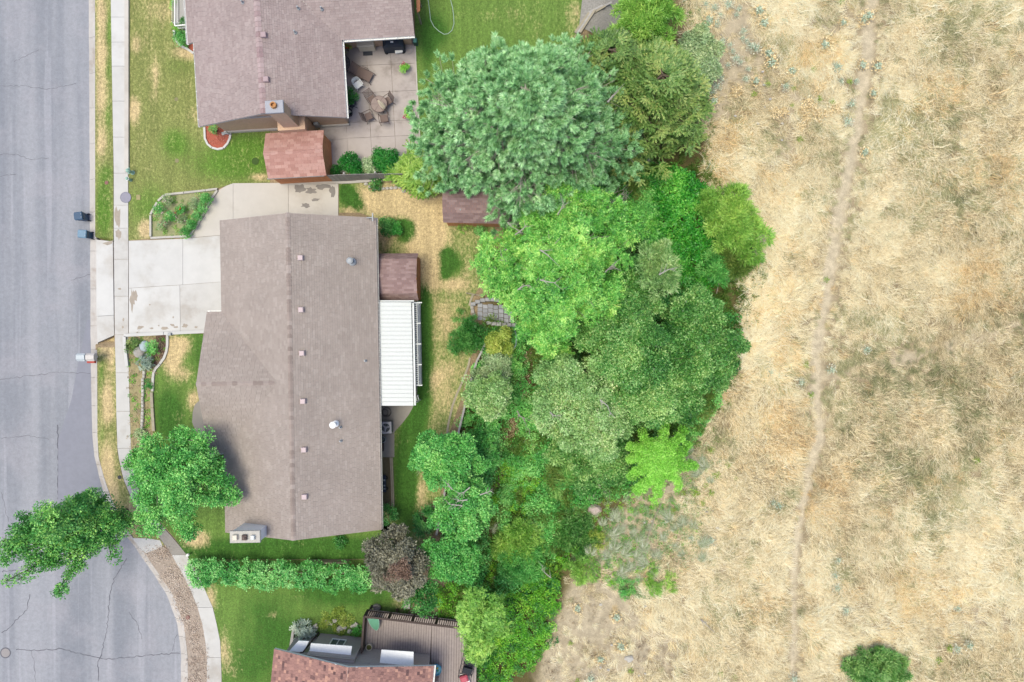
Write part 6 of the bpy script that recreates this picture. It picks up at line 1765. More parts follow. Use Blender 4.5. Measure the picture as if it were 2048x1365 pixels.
rr = random.Random(2)
for k in range(22):
    y = 745 + k * 7.4; x = 288 - .8 * math.sin(k * .5) - (1.5 if k > 6 else 0) + (2 if k < 2 else 0)
    mb = MB(); g_ = G(x, y); mb.bbox((g_.x, g_.y, .1), (.17 + rr.uniform(-.02, .02), .22 + rr.uniform(-.02, .02), .2), .04, rr.uniform(-.1, .1)); tag(mb.build('edging_stone', M_STONE_W), ORD[k] + ' pale squarish edging stone from the blue spruce shrub in the front bed', 'stone', 'row of stones through the front bed')
for k, (x, y, s_, lab, m_) in enumerate(((291, 693, .36, 'large bluish white boulder beside the green shrub in the front bed', plain('boulder_blue', alb(205, 222, 230), .9)), (281, 704, .38, 'large pale grey boulder above the blue spruce shrub in the front bed', M_STONE))):
    mb = MB(); g_ = G(x, y); mb.ball((g_.x, g_.y, .12), s_, k + 3, .12, 3, (.95, 1.05, .75)); tag(mb.build('boulder', m_, smooth=True), lab, 'rock')
edging('curved white concrete edging round the red mulch bed at the corner of the upper house', [[(410, 256), (411, 278), (416, 289), (424, 296)], [(425, 296.5), (436, 299.5), (447, 297.5)], [(448, 297), (456, 288), (461, 277), (462.5, 262)]], .13, .12, M_CONC_W)
sheet('red_mulch_bed', [(411, 252), (462, 252), (461, 276), (455, 288), (447, 296), (436, 298), (424, 295), (415, 287), (411, 276)], M_REDMULCH, .022, .4)
edging('curved white concrete edging of the bed in front of the upper porch', [[(349, 62), (351, 76), (357, 87)], [(357.5, 88), (366, 95), (375, 99), (388, 108)]], .14, .12, M_CONC_W)
sheet('porch_bed', [(345, -70), (360, -70), (362, 60), (392, 60), (392, 107), (375, 98), (357, 86), (350, 62)], pm('porch_soil', alb(120, 112, 80), .2), .02, .5)
sheet('porch_mulch', [(374, 85), (392, 85), (392, 106), (380, 99)], M_REDMULCH, .026, 0)
st = MB(); st.prism([U(x, y)[:2] for x, y in ((398, 803), (391, 810), (387, 825), (386, 845), (392, 860), (430, 900), (430, 800))], -.05, .12); struct('entry_step', st, M_CONC_GREY)
one('entry_path', M_CONC_GREY, 'narrow grey path slab beside the entry step and front tree', 'path', lambda m: m.prism([U(x, y)[:2] for x, y in ((398, 862), (412, 850), (408, 905), (398, 930), (394, 925))], -.05, .05))
one('garden_spout', M_GREYMET, 'small metal downspout splash at the corner of the red mulch bed', 'downspout', lambda m: [m.tube([U(444, 266, .1), U(458, 268, .35), U(452, 262, .6)], .05, 6), m.box(U(448, 267, .12), (.3, .2, .06), .4)])

# ------------------------------------------------------------------ stone steps down into the gully
stp = thing('stone_steps', 'grey paver steps with block side walls leading down from the back lawn', 'steps', G(985, 625))
for i in range(7):
    x0, x1 = 955 + i * 10.5, 965 + i * 10.5
    for j in range(4):
        sh = (i - 3) * 2.2 * .6
        ya = 609 + sh * .55 + j * 8.6 + (2 if i % 2 else 0); yb = ya + 8.2
        g_ = G((x0 + x1) / 2, (ya + yb) / 2); z = g_.z + .1 + (.03 if (i * 3 + j) % 5 == 0 else 0)
        mb = MB(); q = [U(x, y, z) for x, y in ((x0, ya), (x1 - .4, ya + .5), (x1, yb), (x0 + .4, yb - .3))]
        mb.prism([(p.x, p.y) for p in q], z - .15, z); mb.build('paver', M_PAVER, stp)
for lst in ([(947, 609), (956, 604.5), (966, 601.5), (976, 600), (986, 600), (995, 601.5)], [(978, 646), (988, 648), (998, 649), (1008, 650), (1018, 650.5), (1028, 651)]):
    for k, (x, y) in enumerate(lst):
        g_ = G(x, y); mb = MB(); mb.bbox((g_.x, g_.y, g_.z + .22), (.32, .24, .5), .03, .12 - .05 * k); mb.build('wall_block', M_BLOCK, stp)
for (x, y) in ((944, 614), (945.5, 623), (948, 632)):
    g_ = G(x, y); mb = MB(); mb.bbox((g_.x, g_.y, .05), (.22, .28, .16), .03, .15); mb.build('kerb_stone', M_STONE, stp)
edging('thin curved concrete edging between the back lawn and the gully bed', [[(946, 590), (941, 602), (939, 612)], [(940, 716), (937, 732), (931, 748), (923, 768)], [(922.5, 769), (913, 790), (905, 812), (899, 838)], [(898.5, 839), (895.5, 858), (894, 878)]], .13, .06, M_LUMBER)
gf = thing('board_fence', 'grey weathered fence along the gully below the stone steps', 'fence', G(945, 780))
fp = [(972, 688), (955, 722), (944, 760), (934, 800), (925, 838), (916, 874), (905, 920), (893, 975), (884, 1030), (876, 1062)]
for (a, b) in zip(fp[:-1], fp[1:]):
    A_, B_ = G(*a), G(*b); d = B_ - A_; an = math.atan2(d.y, d.x); n = max(3, int(d.length / .16))
    for i in range(n):
        q = A_.lerp(B_, (i + .5) / n); m = MB(); hh = 1.15 + random.uniform(-.05, .05); m.box((q.x, q.y, q.z + hh / 2 - .1), (.145, .022, hh), an); m.build('board', M_FENCEW, gf)
    c = (A_ + B_) / 2; m = MB(); m.box((c.x, c.y, c.z + 1.08), (d.length * 1.0, .13, .035), an); m.build('cap_rail', M_FENCEW, gf)
    m = MB(); m.box((A_.x, A_.y, A_.z + .5), (.11, .11, 1.3), an); m.build('post', M_FENCEW, gf)
wf = thing('wire_fence', 'thin wire fence between the back lawn and the bright green tree', 'fence', G(975, 565))
for a, b in (((994, 520), (975, 592)), ((935, 588), (968, 594))):
    A_, B_ = G(*a), G(*b); m = MB()
    for h_ in (.35, .7, 1.0): m.tube([A_ + Vector((0, 0, h_)), B_ + Vector((0, 0, h_))], .012, 5)
    m.build('wire', M_LUMBER, wf)
    for q in (A_, (A_ + B_) / 2, B_):
        m = MB(); m.tube([q - Vector((0, 0, .1)), q + Vector((0, 0, 1.05))], .03, 6); m.build('post', M_LUMBER, wf)
one('arch_hoop', plain('hoop_grey', alb(170, 195, 195)), 'bent pale blue-grey hoop pipe below the stone steps', 'pipe', lambda m: m.tube([G(1028, 655, .3), G(1033, 672, 1.2), G(1032, 690, 1.5), G(1024, 704, 1.0), G(1012, 712, .1)], .035, 6))
# timber-edged gravel patch at the top
sheet('gravel_patch', [(1172, -70), (1260, -70), (1250, 60), (1215, 70), (1180, 62), (1158, 55)], pm('gravel', alb(182, 178, 172), .3, 14, .95, 0, 0, .6, 25), .03, .4)
t = thing('timber_pile', 'row of weathered grey timbers edging the gravel patch above the pine', 'timber', G(1170, 40))
for k, (a, b) in enumerate((((1150, 66), (1178, 26)), ((1154, 68), (1184, 24)), ((1160, 66), (1190, 20)), ((1178, 25), (1205, 12)), ((1182, 28), (1210, 14)), ((1205, 12), (1222, 8)))):
    mb = MB(); A_, B_ = G(*a, .1 + .04 * (k % 3)), G(*b, .12 + .04 * (k % 3)); d = B_ - A_; mb.box((A_ + B_) / 2, (d.length, .13, .11), math.atan2(d.y, d.x)); mb.build('timber', M_FENCEW if k % 2 else M_LUMBER, t)
# loose rocks
for k, (x, y, s_, lab, m_) in enumerate(((1296, 320, .26, 'grey rock at the foot of the olive conifer by the field', M_STONE), (1284, 312, .16, 'small dark rock beside the grey rock under the olive conifer', M_BLOCK), (1087, 906, .2, 'bluish grey rock beside the pale olive tree', M_BLOCK), (1190, 1019, .42, 'large pinkish boulder among the bunch grass', pm('boulder_pink', alb(214, 196, 186), .08, 6)), (1098, 1056, .22, 'pale rock at the edge of the bright green ground cover', M_STONE_W), (1258, 1317, .26, 'white rock on the bare slope near the field corner', M_STONE_W), (988, 1155, .16, 'small white rock among the feathery shrubs of the gully', M_STONE_W), (1446, 880, .14, 'small white rock in the tan grass beside the lime tree', M_STONE_W), (808, 383, .14, 'small grey stone under the spiky lime juniper', M_STONE))):
    mb = MB(); g_ = G(x, y); mb.ball((g_.x, g_.y, g_.z + s_ * .25), s_, k + 20, .22, 2, (1.1, .8, .65)); tag(mb.build('rock', m_), lab, 'rock')
rr = random.Random(12)
for k in range(46):
    x, y = rr.choice(((rr.uniform(1120, 1330), rr.uniform(1180, 1360)), (rr.uniform(1280, 1440), rr.uniform(880, 1060)), (rr.uniform(1440, 1680), rr.uniform(60, 330))))
    if x < ip(y, FIELD_EDGE) + 5: continue
    mb = MB(); g_ = G(x, y); s_ = rr.uniform(.06, .13); mb.ball((g_.x, g_.y, g_.z + .05), s_, k + 50, .2, 1, (1.1, .8, .7)); tag(mb.build('small_rock', M_STONE_W), 'small white rock lying loose ' + near(x, y), 'rock', 'small rocks on the slope')
one('fallen_post', M_LUMBER, 'thin fallen pale pole at the edge of the vine thicket and field', 'pole', lambda m: m.tube([G(1447, 524, .3), G(1440, 555, .35), G(1433, 588, .25)], .03, 6))
one('fallen_post', M_LUMBER, 'long thin grey pole lying in the bunch grass below the lime tree', 'pole', lambda m: m.tube([G(1322, 1008, .3), G(1308, 1040, .3), G(1292, 1085, .25)], .025, 6))
one('dead_branch', M_PALEBARK, 'pale forked dead branch over the dirt track in the gully', 'branch', lambda m: [bare(m, [(1034, 822), (1040, 833), (1052, 838), (1062, 842)], -.2, .05, 3), bare(m, [(1050, 852), (1060, 862), (1058, 875)], -.4, .03, 4)])
one('dead_branch', M_PALEBARK, 'pale twiggy dead branch among the green thicket above the bare slope', 'branch', lambda m: [bare(m, [(1102, 1156), (1092, 1148), (1084, 1140), (1086, 1130)], .2, .04, 5)])
one('driftwood', M_PALEBARK, 'short grey fallen branch in the dry grass of the field', 'branch', lambda m: [bare(m, [(1402, 1240), (1410, 1246), (1417, 1254)], .25, .05, 6)])
one('dead_twigs', M_PALEBARK, 'tangle of bare grey twigs between the pine and the bright green tree', 'branch', lambda m: [bare(m, [(1205 + i * 9, 395 + (i % 3) * 6), (1225 + i * 7, 388 + (i % 2) * 10), (1245 + i * 2, 380 + i * 5)], 1.6, .03, 10 + i) for i in range(5)])
# ------------------------------------------------------------------ leaves
K = 2.05
LM = lambda n, d, m, l, tr=.22, hue=.32: leafmat(n, alb(*d, K), alb(*m, K), alb(*l, K), tr, .45, hue)
F_PINE = LM('pine_needles', (96, 150, 96), (146, 200, 138), (204, 236, 190), .15, .1)
F_SPRUCE = LM('olive_needles', (56, 92, 42), (104, 142, 72), (178, 190, 118), .15)
F_JUNI = LM('lime_juniper', (70, 120, 50), (118, 162, 66), (180, 208, 110), .2)
F_LOCUST = LM('bright_leaves', (48, 118, 44), (104, 180, 76), (182, 226, 122))
F_OAK = LM('oak_leaves', (36, 92, 38), (84, 146, 66), (176, 212, 136), .2)
F_OLIVE = LM('olive_leaves', (84, 132, 70), (138, 182, 108), (208, 226, 172), .2)
F_MAPLE = LM('maple_leaves', (44, 110, 48), (88, 160, 78), (160, 212, 108))
F_ASH = LM('ash_leaves', (46, 116, 50), (92, 176, 84), (164, 220, 128))
F_LIME = LM('lime_leaves', (100, 172, 56), (146, 214, 84), (192, 238, 124), .3, 0.0)
F_VINE = LM('vine_leaves', (26, 100, 28), (58, 150, 46), (132, 204, 88))
F_COVER = LM('ground_cover_leaves', (58, 134, 34), (106, 184, 52), (180, 222, 86))
F_PLUM = LM('plum_leaves', (78, 76, 66), (116, 116, 98), (166, 162, 140), .1, 0.0)
F_RUSSET = LM('russet_leaves', (92, 76, 66), (122, 98, 84), (150, 128, 110), .1, 0.0)
F_HEDGE = LM('grape_leaves', (34, 112, 40), (80, 162, 76), (160, 216, 136))
F_SAGE = LM('grey_green_leaves', (104, 136, 96), (146, 176, 126), (200, 214, 172), .2)
F_WILLOW = LM('willow_leaves', (78, 140, 50), (130, 184, 80), (184, 218, 116))
F_DARKSH = LM('dark_shrub_leaves', (22, 82, 32), (56, 126, 54), (118, 176, 92), .15)
F_BOX = LM('boxwood_leaves', (18, 92, 30), (44, 130, 48), (98, 172, 80), .15)
F_YELLOW = LM('yellow_green_leaves', (104, 136, 48), (150, 176, 76), (200, 208, 116))
F_BLUE = LM('blue_spruce_needles', (96, 124, 116), (136, 158, 146), (188, 200, 186), .1)
F_TEALW = LM('teal_weed', (108, 142, 124), (144, 172, 154), (186, 204, 186), .1)
F_TAN = LM('dried_flower_heads', (176, 148, 104), (214, 188, 138), (240, 218, 172), .2)
F_STRAW = leafmat('dry_grass', alb(146, 128, 92, 1.65), alb(221, 206, 166, 2.1), alb(252, 242, 214, 2.05), .25, .62, .12)
F_STRAWG = leafmat('greenish_grass', alb(96, 106, 64, 1.4), alb(164, 166, 116, 1.6), alb(226, 218, 176, 1.75), .25, .6, .12)
F_ORANGE = leafmat('golden_grass', alb(150, 124, 84, 1.6), alb(224, 194, 142, 2.0), alb(252, 232, 188, 2.0), .25, .62, .12)
F_TUFT = leafmat('silver_grass', alb(140, 152, 112, 1.2), alb(182, 186, 152, 1.2), alb(224, 222, 200, 1.25), .2)
F_GRASS = leafmat('meadow_grass', alb(78, 128, 44, 1.2), alb(120, 164, 72, 1.2), alb(178, 204, 114, 1.25), .3)
F_CHIP = leafmat('bark_chips', alb(150, 128, 112, 1.3), alb(198, 178, 162, 1.4), alb(232, 218, 204, 1.4), 0, .45, .1)
F_LEAFLIT = leafmat('leaf_litter', alb(120, 98, 76, 1.1), alb(176, 156, 120, 1.15), alb(222, 206, 170, 1.2), 0)

# big pine and the olive conifer behind it
bough_tree('pine_tree', 'huge pale green pine with puffy needle tufts covering the end of a shed', 'needle', F_PINE, (1048, 248), 6.0, 11.5, 2.6, 6.0, 96, 66, 4, .26, M_PALEBARK, 1.0, .84, .26,
    extra=[(3.0, math.radians(a_), l_) for a_, l_ in ((195, 5.8), (205, 5.6), (172, 5.8), (150, 5.6), (120, 5.2), (95, 5.4), (65, 5.6), (38, 6.4), (25, 6.6), (5, 6.6), (-15, 6.2), (-40, 5.4), (-75, 3.9), (-110, 3.5), (-140, 3.6), (180, 5.9), (15, 6.4))] + [(4.6, math.radians(a_), l_) for a_, l_ in ((200, 5.6), (160, 5.2), (135, 5.0), (105, 5.0), (80, 5.2), (50, 5.6), (30, 6.0), (10, 6.2), (-10, 6.0), (-30, 5.4), (-60, 4.2), (-95, 3.6), (-130, 3.6), (-155, 4.8))],
    barebr=[(pp, 9.5) for pp in ([(968, 190), (985, 198), (1010, 190)], [(968, 190), (955, 195), (942, 197)], [(968, 190), (985, 212), (998, 222)], [(930, 228), (948, 215), (962, 205)])] + [([(1025, 200), (1038, 214), (1050, 226)], 10.6), ([(1215, 205), (1225, 192), (1236, 182)], 7.6), ([(1140, 130), (1142, 145), (1138, 160)], 8.6)])
bough_tree('conifer_tree', 'olive yellow conifer with feathery boughs standing behind the big pine', 'spruce', F_SPRUCE, (1298, 198), 4.0, 7.8, 1.2, 3.5, 70, 34, 9, .18, M_BARK, .8, 1.0, .1, spread=.3)
bough_tree('conifer_tree', 'smaller olive conifer with orange-tinged tips between the pine and the gravel patch', 'spruce', F_SPRUCE, (1212, 138), 3.5, 6.3, 1.0, 2.4, 40, 28, 10, .13, M_BARK, .75, .85, .1, spread=.3)
tree('bushy_tree', 'fresh green feathery bush tree at the top edge beside the gravel patch', 'feather', F_WILLOW, lobes_auto(1297, 38, 66, 4.6, 9, .42, 12, .5), 9, .1, None, None, 1.05, 12)
shrub('grey_shrub', 'tall grey-green airy shrub at the field edge beside the olive conifer', 'fine', F_SAGE, 1392, 128, 50, 2.6, 9, 15, 1.1, 14, sx=.85)
shrub('grey_shrub', 'small grey-green shrub on the field margin above the taller airy shrub', 'fine', F_SAGE, 1398, 72, 24, 1.5, 4, 15, 1.0, 15)
shrub('juniper', 'spiky lime green juniper between the board fence and the half-hidden shed', 'spruce', F_JUNI, 842, 350, 54, 2.2, 9, 9, .72, 17, flow='out')
# bright compound-leaf tree
Ll = lobes_auto(1112, 545, 128, 8.0, 26, .3, 21, .42, .62)
for (x, y, r_, z) in ((1115, 400, .9, 5.6), (1165, 395, .8, 5.6), (1090, 425, .8, 5.4), (1210, 420, .9, 5.2), (1250, 450, .9, 5.0), (1285, 445, .8, 4.6), (1008, 488, .9, 5.0), (988, 530, .9, 4.8), (1004, 572, .8, 4.8), (1062, 640, .8, 4.8), (1095, 675, .9, 4.6), (1235, 500, .9, 5.4), (1048, 452, .8, 5.0), (1110, 695, .7, 4.0), (1210, 545, .8, 5.2)):
    Ll.append((x, y, r_, r_ * .6, z))
BL_ = [([(1030, 470), (1045, 460), (1055, 448)], 6.2), ([(1010, 500), (1030, 496), (1045, 492)], 5.8), ([(1020, 530), (1012, 520), (1002, 512)], 5.6), ([(1115, 430), (1122, 418), (1128, 405)], 6.4), ([(1080, 500), (1095, 510), (1105, 520)], 7.6), ([(1210, 545), (1220, 535), (1232, 532)], 5.8), ([(1080, 560), (1100, 565), (1112, 566)], 7.8), ([(1035, 580), (1048, 572), (1060, 570)], 6.6), ([(1015, 445), (1025, 455), (1040, 462)], 5.6), ([(1165, 420), (1160, 435), (1150, 445)], 6.2)]
tree('walnut_tree', 'large bright yellow-green tree with sprays of long leaflets behind the stone steps', 'compound', F_LOCUST, Ll, 7.0, .24, M_PALEBARK, None, 1.0, 21, barebr=BL_, inner=.35, lobe_tint=.35)
# dark oaks
def oak(px, py, R, z, n, seed, label): tree('oak_tree', label, 'fine', F_OAK, lobes_auto(px, py, R, z, n, .4, seed, .45, .75), 17, .16, M_BARK, None, 1.12, seed, group=None, inner=.3, lobe_tint=.5)
oak(1250, 590, 75, 5.8, 9, 31, 'dark green oak with rounded clumps between the bright tree and the vine thicket')
oak(1395, 625, 68, 5.4, 8, 32, 'dark green oak crown at the field edge under the pale feathery treetop')
oak(1275, 705, 95, 6.8, 13, 33, 'broad dark green oak with many rounded clumps in the middle of the thicket')
oak(1405, 715, 72, 6.2, 10, 34, 'dark oak bulging out over the tan field grass')
oak(1326, 788, 80, 5.8, 11, 35, 'dark oak at the lower side of the thicket beside the pale olive tree')
oak(1195, 650, 58, 5.0, 7, 36, 'small dark oak squeezed under the edge of the bright yellow-green tree')
tree('pale_tree', 'pale grey-green wispy treetop poking out above the dark oaks', 'feather', F_OLIVE, lobes_auto(1315, 528, 48, 6.6, 8, .42, 38, .4), 8, .1, M_PALEBARK, None, .95, 38, barebr=[([(1318, 550), (1335, 540), (1355, 535)], 6.4)])
tree('olive_tree', 'pale silvery green tree at the lower side of the oak thicket', 'fine', F_OLIVE, lobes_auto(1168, 815, 98, 6.2, 15, .34, 41, .5, .65), 15, .16, M_PALEBARK, None, 1.15, 41, barebr=[([(1100, 825), (1108, 832), (1120, 830)], 5.4), ([(1200, 800), (1215, 812), (1222, 830)], 5.6)])
shrub('dark_shrub', 'rounded deep green shrub below the silvery tree', 'fine', F_OAK, 1200, 905, 82, 3.0, 9, 15, 1.1, 43, sx=1.0)
shrub('ash_sapling', 'small fresh green sapling clump at the field edge below the oaks', 'feather', F_GRASS, 1402, 788, 24, 1.4, 5, 14, .9, 44)
# lime star-shaped tree
Lm = []
for k, (a, ln) in enumerate(((85, 62), (50, 70), (20, 62), (-12, 70), (-50, 58), (-95, 68), (-125, 72), (-150, 62), (175, 60), (150, 62), (120, 60))):
    for j in range(1, 6):
        t_ = j / 5; q = a + 6 * math.sin(j + k)
        Lm.append((1318 + math.cos(math.radians(q)) * ln * t_ * 1.0, 922 - math.sin(math.radians(q)) * ln * t_ * 1.15, .34 * (1.2 - .7 * t_), .26 * (1.15 - .5 * t_), 3.6 - 1.5 * t_ * t_))
tree('lime_tree', 'small vivid lime green tree with star-shaped arching boughs by the field', 'fine', F_LIME, Lm, 34, .07, M_PALEBARK, None, .8, 45, inner=.2, lobe_tint=.3, sub=None, fuzz=.03)
tree('pale_tree', 'small pale olive tree beside the gully fence above the dirt track', 'fine', F_OLIVE, lobes_auto(978, 792, 50, 4.0, 8, .42, 47, .5), 16, .09, M_PALEBARK, None, 1.05, 47, barebr=[([(992, 800), (994, 815), (993, 830)], 3.0)])
shrub('grey_shrub', 'loose grey-green shrub just above the small pale olive tree', 'fine', F_SAGE, 985, 745, 42, 2.0, 7, 13, 1.0, 48)
tree('ash_tree', 'mid green tree with pale bare twigs overhanging the back lawn', 'fine', F_ASH, lobes_auto(895, 925, 66, 5.6, 10, .38, 50, .5) + [(850, 905, .6, .4, 3.4), (845, 935, .6, .4, 3.4)], 15, .13, M_PALEBARK, None, 1.1, 50)
tree('ash_tree', 'green tree with fans of bare grey twigs below the lawn-side ash', 'fine', F_ASH, lobes_auto(932, 1010, 74, 5.2, 11, .38, 51, .5), 14, .13, M_PALEBARK, None, 1.1, 51, barebr=[([(940, 975), (928, 985), (915, 988)], 5.0), ([(935, 1000), (920, 1002), (905, 998)], 5.0), ([(925, 1012), (910, 1010), (895, 1008)], 4.6), ([(905, 980), (895, 968), (885, 960)], 4.8), ([(960, 990), (975, 985), (985, 982)], 4.6)])
shrub('gully_shrub', 'speckled green shrub between the gully fence and the dirt track', 'broad', F_ASH, 958, 905, 46, 2.4, 7, 10, .7, 52, sx=.8)
shrub('round_shrub', 'dense round dark green shrub beside the stone steps', 'feather', F_DARKSH, 942, 673, 40, 1.9, 6, 15, .7, 53)
shrub('yellow_shrub', 'bright yellow-green shrub below the stone steps', 'fine', F_YELLOW, 998, 682, 28, 1.8, 5, 17, .9, 54)
# street trees
Lf = lobes_auto(360, 960, 98, 7.0, 17, .32, 60, .5, .66) + [(435, 970, .7, .5, 5.0), (395, 880, .7, .5, 5.2), (300, 905, .7, .5, 4.6), (290, 950, .7, .5, 4.4), (300, 1040, .7, .5, 4.2), (370, 1055, .7, .5, 4.4), (455, 990, .5, .4, 4.6), (270, 920, .5, .4, 4.2)]
tree('ash_tree', 'rounded bright green ash tree in the front lawn touching the main roof', 'broad', F_ASH, Lf, 8.5, .15, M_PALEBARK, None, .78, 60, inner=.35)
Lk = []
for (x0, y0, z0, x1, y1, z1, n, r0, r1) in ((225, 1035, 4.2, -8, 1088, 7.5, 9, .9, .4), (210, 1040, 4.2, 60, 1040, 8.6, 6, 1.0, .8), (200, 1060, 4.5, 10, 1168, 6.6, 10, .7, .26), (190, 1060, 4.5, 112, 1190, 5.4, 8, .6, .24), (215, 1030, 4.4, 30, 1062, 8.0, 6, .9, .6), (210, 1050, 4.0, 228, 1118, 4.0, 5, .55, .26), (215, 1030, 4.0, 176, 980, 5.6, 5, .55, .26), (200, 1040, 5.0, 140, 1000, 6.4, 4, .8, .5), (180, 1065, 4.6, -5, 1118, 7.2, 8, .7, .3), (240, 1030, 3.4, 200, 1080, 4.6, 4, .8, .7)):
    for j in range(n):
        t_ = (j + .5) / n; r_ = r0 + (r1 - r0) * t_
        Lk.append((x0 + (x1 - x0) * t_ + 5 * math.sin(j * 2.1 + x1), y0 + (y1 - y0) * t_ + 5 * math.cos(j * 1.7 + y1), r_, r_ * .6, z0 + (z1 - z0) * t_))
tree('maple_tree', 'dark green street maple with long finger-like boughs reaching over the road', 'broad', F_MAPLE, Lk, 7.5, .17, M_BARK, G(252, 1022), .8, 61, inner=.2, lobe_tint=.45, sub=(7, .5))
# plum-coloured tree and neighbours
Lq = lobes_auto(792, 1122, 68, 5.0, 13, .33, 63, .5)
plum = tree('plum_tree', 'grey-purple leaved plum tree with a russet patch between hedge and deck', 'fine', F_PLUM, Lq, 15, .13, M_BARK, None, 1.1, 63, inner=.35)
foliage('russet_foliage', 'fine', F_RUSSET, [(800, 1140, .45, .3, 5.0), (782, 1150, .35, .25, 4.8), (812, 1128, .3, .25, 5.0)], 9, plum, .8, 64)
tree('thicket_tree', 'mid green leafy tree right of the plum tree', 'fine', F_ASH, lobes_auto(905, 1120, 60, 4.6, 9, .4, 65, .5), 14, .1, None, None, 1.1, 65)
tree('thicket_tree', 'glossy speckled green tree leaning over the deck railing', 'broad', F_DARKSH, lobes_auto(850, 1200, 40, 3.8, 6, .45, 66, .5), 10, .08, None, None, .7, 66)
tree('honey_locust', 'lacy lime green tree overhanging the outer corner of the deck', 'compound', F_WILLOW, lobes_auto(965, 1235, 62, 5.0, 10, .4, 67, .5) + [(955, 1290, .7, .4, 3.6), (935, 1245, .6, .4, 4.0), (950, 1315, .45, .3, 3.2)], 9, .11, None, None, .75, 67)
shrub('feathery_shrub', 'feathery green shrub in the gully above the bright ground cover mound', 'feather', F_WILLOW, 1045, 1085, 52, 1.8, 10, 12, 1.0, 70, lr=.4)
shrub('feathery_shrub', 'deep green feathery shrub beside the pale dead branch', 'feather', F_ASH, 1050, 1120, 44, 1.8, 7, 12, .9, 71)
shrub('willow_shrub', 'soft yellow-green willow shrub at the field edge beside the vine thicket', 'feather', F_WILLOW, 1472, 455, 58, 2.4, 10, 11, 1.05, 72)
shrub('willow_shrub', 'lower green willow shrub just below the soft yellow-green one', 'feather', F_GRASS, 1475, 520, 40, 1.6, 6, 11, 1.0, 73)
shrub('thicket_shrub', 'loose green shrub between the vine thicket and the lower willow shrub', 'feather', F_ASH, 1432, 535, 36, 1.5, 9, 9, .9, 170, lr=.4, fuzz=.3)
shrub('thicket_shrub', 'pale green shrub joining the vine thicket to the upper willow shrub', 'feather', F_WILLOW, 1428, 415, 34, 1.5, 9, 9, .9, 171, lr=.4, fuzz=.3)
shrub('field_bush', 'lone dark green bush out in the dry field', 'feather', F_OAK, 1752, 1336, 52, 1.3, 14, 6.5, .9, 74, sx=1.15, lr=.34, fuzz=.3)
shrub('olive_weed', 'dark olive arching weed clump on the slope beside the pink boulder', 'feather', F_OAK, 1155, 1065, 44, .8, 12, 8, .95, 75, lr=.3, fuzz=.3)
shrub('goldenrod', 'mustard yellow weed clump among the silver bunch grass', 'feather', F_YELLOW, 1195, 1078, 26, .5, 7, 7, .6, 76, lr=.3)
shrub('slope_shrub', 'green leafy shrub at the lower end of the silver bunch grass', 'feather', F_WILLOW, 1318, 1165, 36, .7, 12, 6, .7, 77, lr=.28)
shrub('slope_shrub', 'small green shrub on the slope left of the leafy bunch-grass shrub', 'broad', F_ASH, 1255, 1175, 26, .6, 8, 9, .5, 78, lr=.32)
shrub('slope_shrub', 'grey-green weed shrub on the bare slope above the pale soil', 'feather', F_WILLOW, 1165, 1130, 34, .7, 9, 8, .8, 79, lr=.32)
# patio and house shrubs
shrub('boxwood', 'clipped round boxwood nearer the orange shed wall on the patio', 'fine', F_BOX, 703, 330, 24, 1.3, 5, 26, .75, 80)
shrub('boxwood', 'large round boxwood in the middle of the patio shrub row', 'fine', F_BOX, 771, 320, 29, 1.6, 6, 26, .75, 81)
shrub('flowering_shrub', 'grey-green flowering shrub between the two round boxwoods', 'fine', F_SAGE, 737, 330, 18, 1.0, 4, 24, .7, 82)
shrub('boxwood', 'small dark boxwood at the shed end of the patio shrub row', 'fine', F_BOX, 668, 341, 13, .8, 3, 28, .6, 83)
shrub('flowering_shrub', 'blue-green shrub between the large boxwood and the juniper', 'fine', F_BLUE, 797, 326, 20, 1.1, 4, 24, .7, 84)
shrub('flowering_shrub', 'low green bush with white blossoms below the board fence', 'broad', F_DARKSH, 750, 366, 20, .6, 4, 16, .45, 85, fl=(M_PALEFL, 14, .04))
shrub('wall_shrub', 'green leafy shrub under the eave beside the fire bowl', 'broad', F_BOX, 698, 186, 16, .9, 4, 18, .5, 86)
shrub('wall_shrub', 'dense green shrub between the wall shrub and the fire bowl', 'fine', F_BOX, 699, 200, 11, .8, 3, 24, .6, 87)
shrub('potted_flowers', 'orange flowering plant at the inner corner of the patio', 'broad', F_YELLOW, 694, 95, 11, .7, 3, 18, .4, 88, fl=(M_ORANGE, 5, .07))
for k, (x, y, fx, fy, lab) in enumerate(((809, 137, 807, 128, 'round lime potted plant with pink flowers towards the house, near the grill'), (818, 227, 810, 233, 'round lime potted plant with pink flowers towards the patio table'))):
    root = shrub('potted_plant', lab, 'fine', F_LIME, x, y, 9.5, .75, 3, 60, .42, 90 + k, cat='planter')
    b0 = G(x, y, .03)
    mb = MB(); mb.lathe((b0.x, b0.y, .03), [(.14, 0), (.2, .34), (.17, .34)], 16); mb.build('pot', pm('pot_brown%d' % k, alb(140, 100, 80), .1), root)
    mb = MB(); rr = random.Random(k)
    for _ in range(9): mb.ball(G(fx + rr.uniform(-4, 4), fy + rr.uniform(-4, 4), .5 + rr.uniform(0, .15)), .055, _, .2, 1)
    mb.build('blossom', M_PINKFL, root)
shrub('porch_plant', 'dark potted bush behind the white porch railing', 'fine', F_DARKSH, 366, 44, 9, 1.4, 3, 30, .5, 93)
shrub('porch_shrub', 'broad green shrub in the curved bed before the upper porch', 'broad', F_HEDGE, 364, 76, 17, .8, 4, 18, .5, 94)
shrub('porch_shrub', 'lime green plant at the foot of the porch railing corner', 'feather', F_LIME, 352, 53, 9, .6, 3, 22, .45, 95)
shrub('porch_shrub', 'lime green plant along the outer side of the porch railing', 'feather', F_LIME, 347, 10, 8, .6, 3, 22, .45, 96)
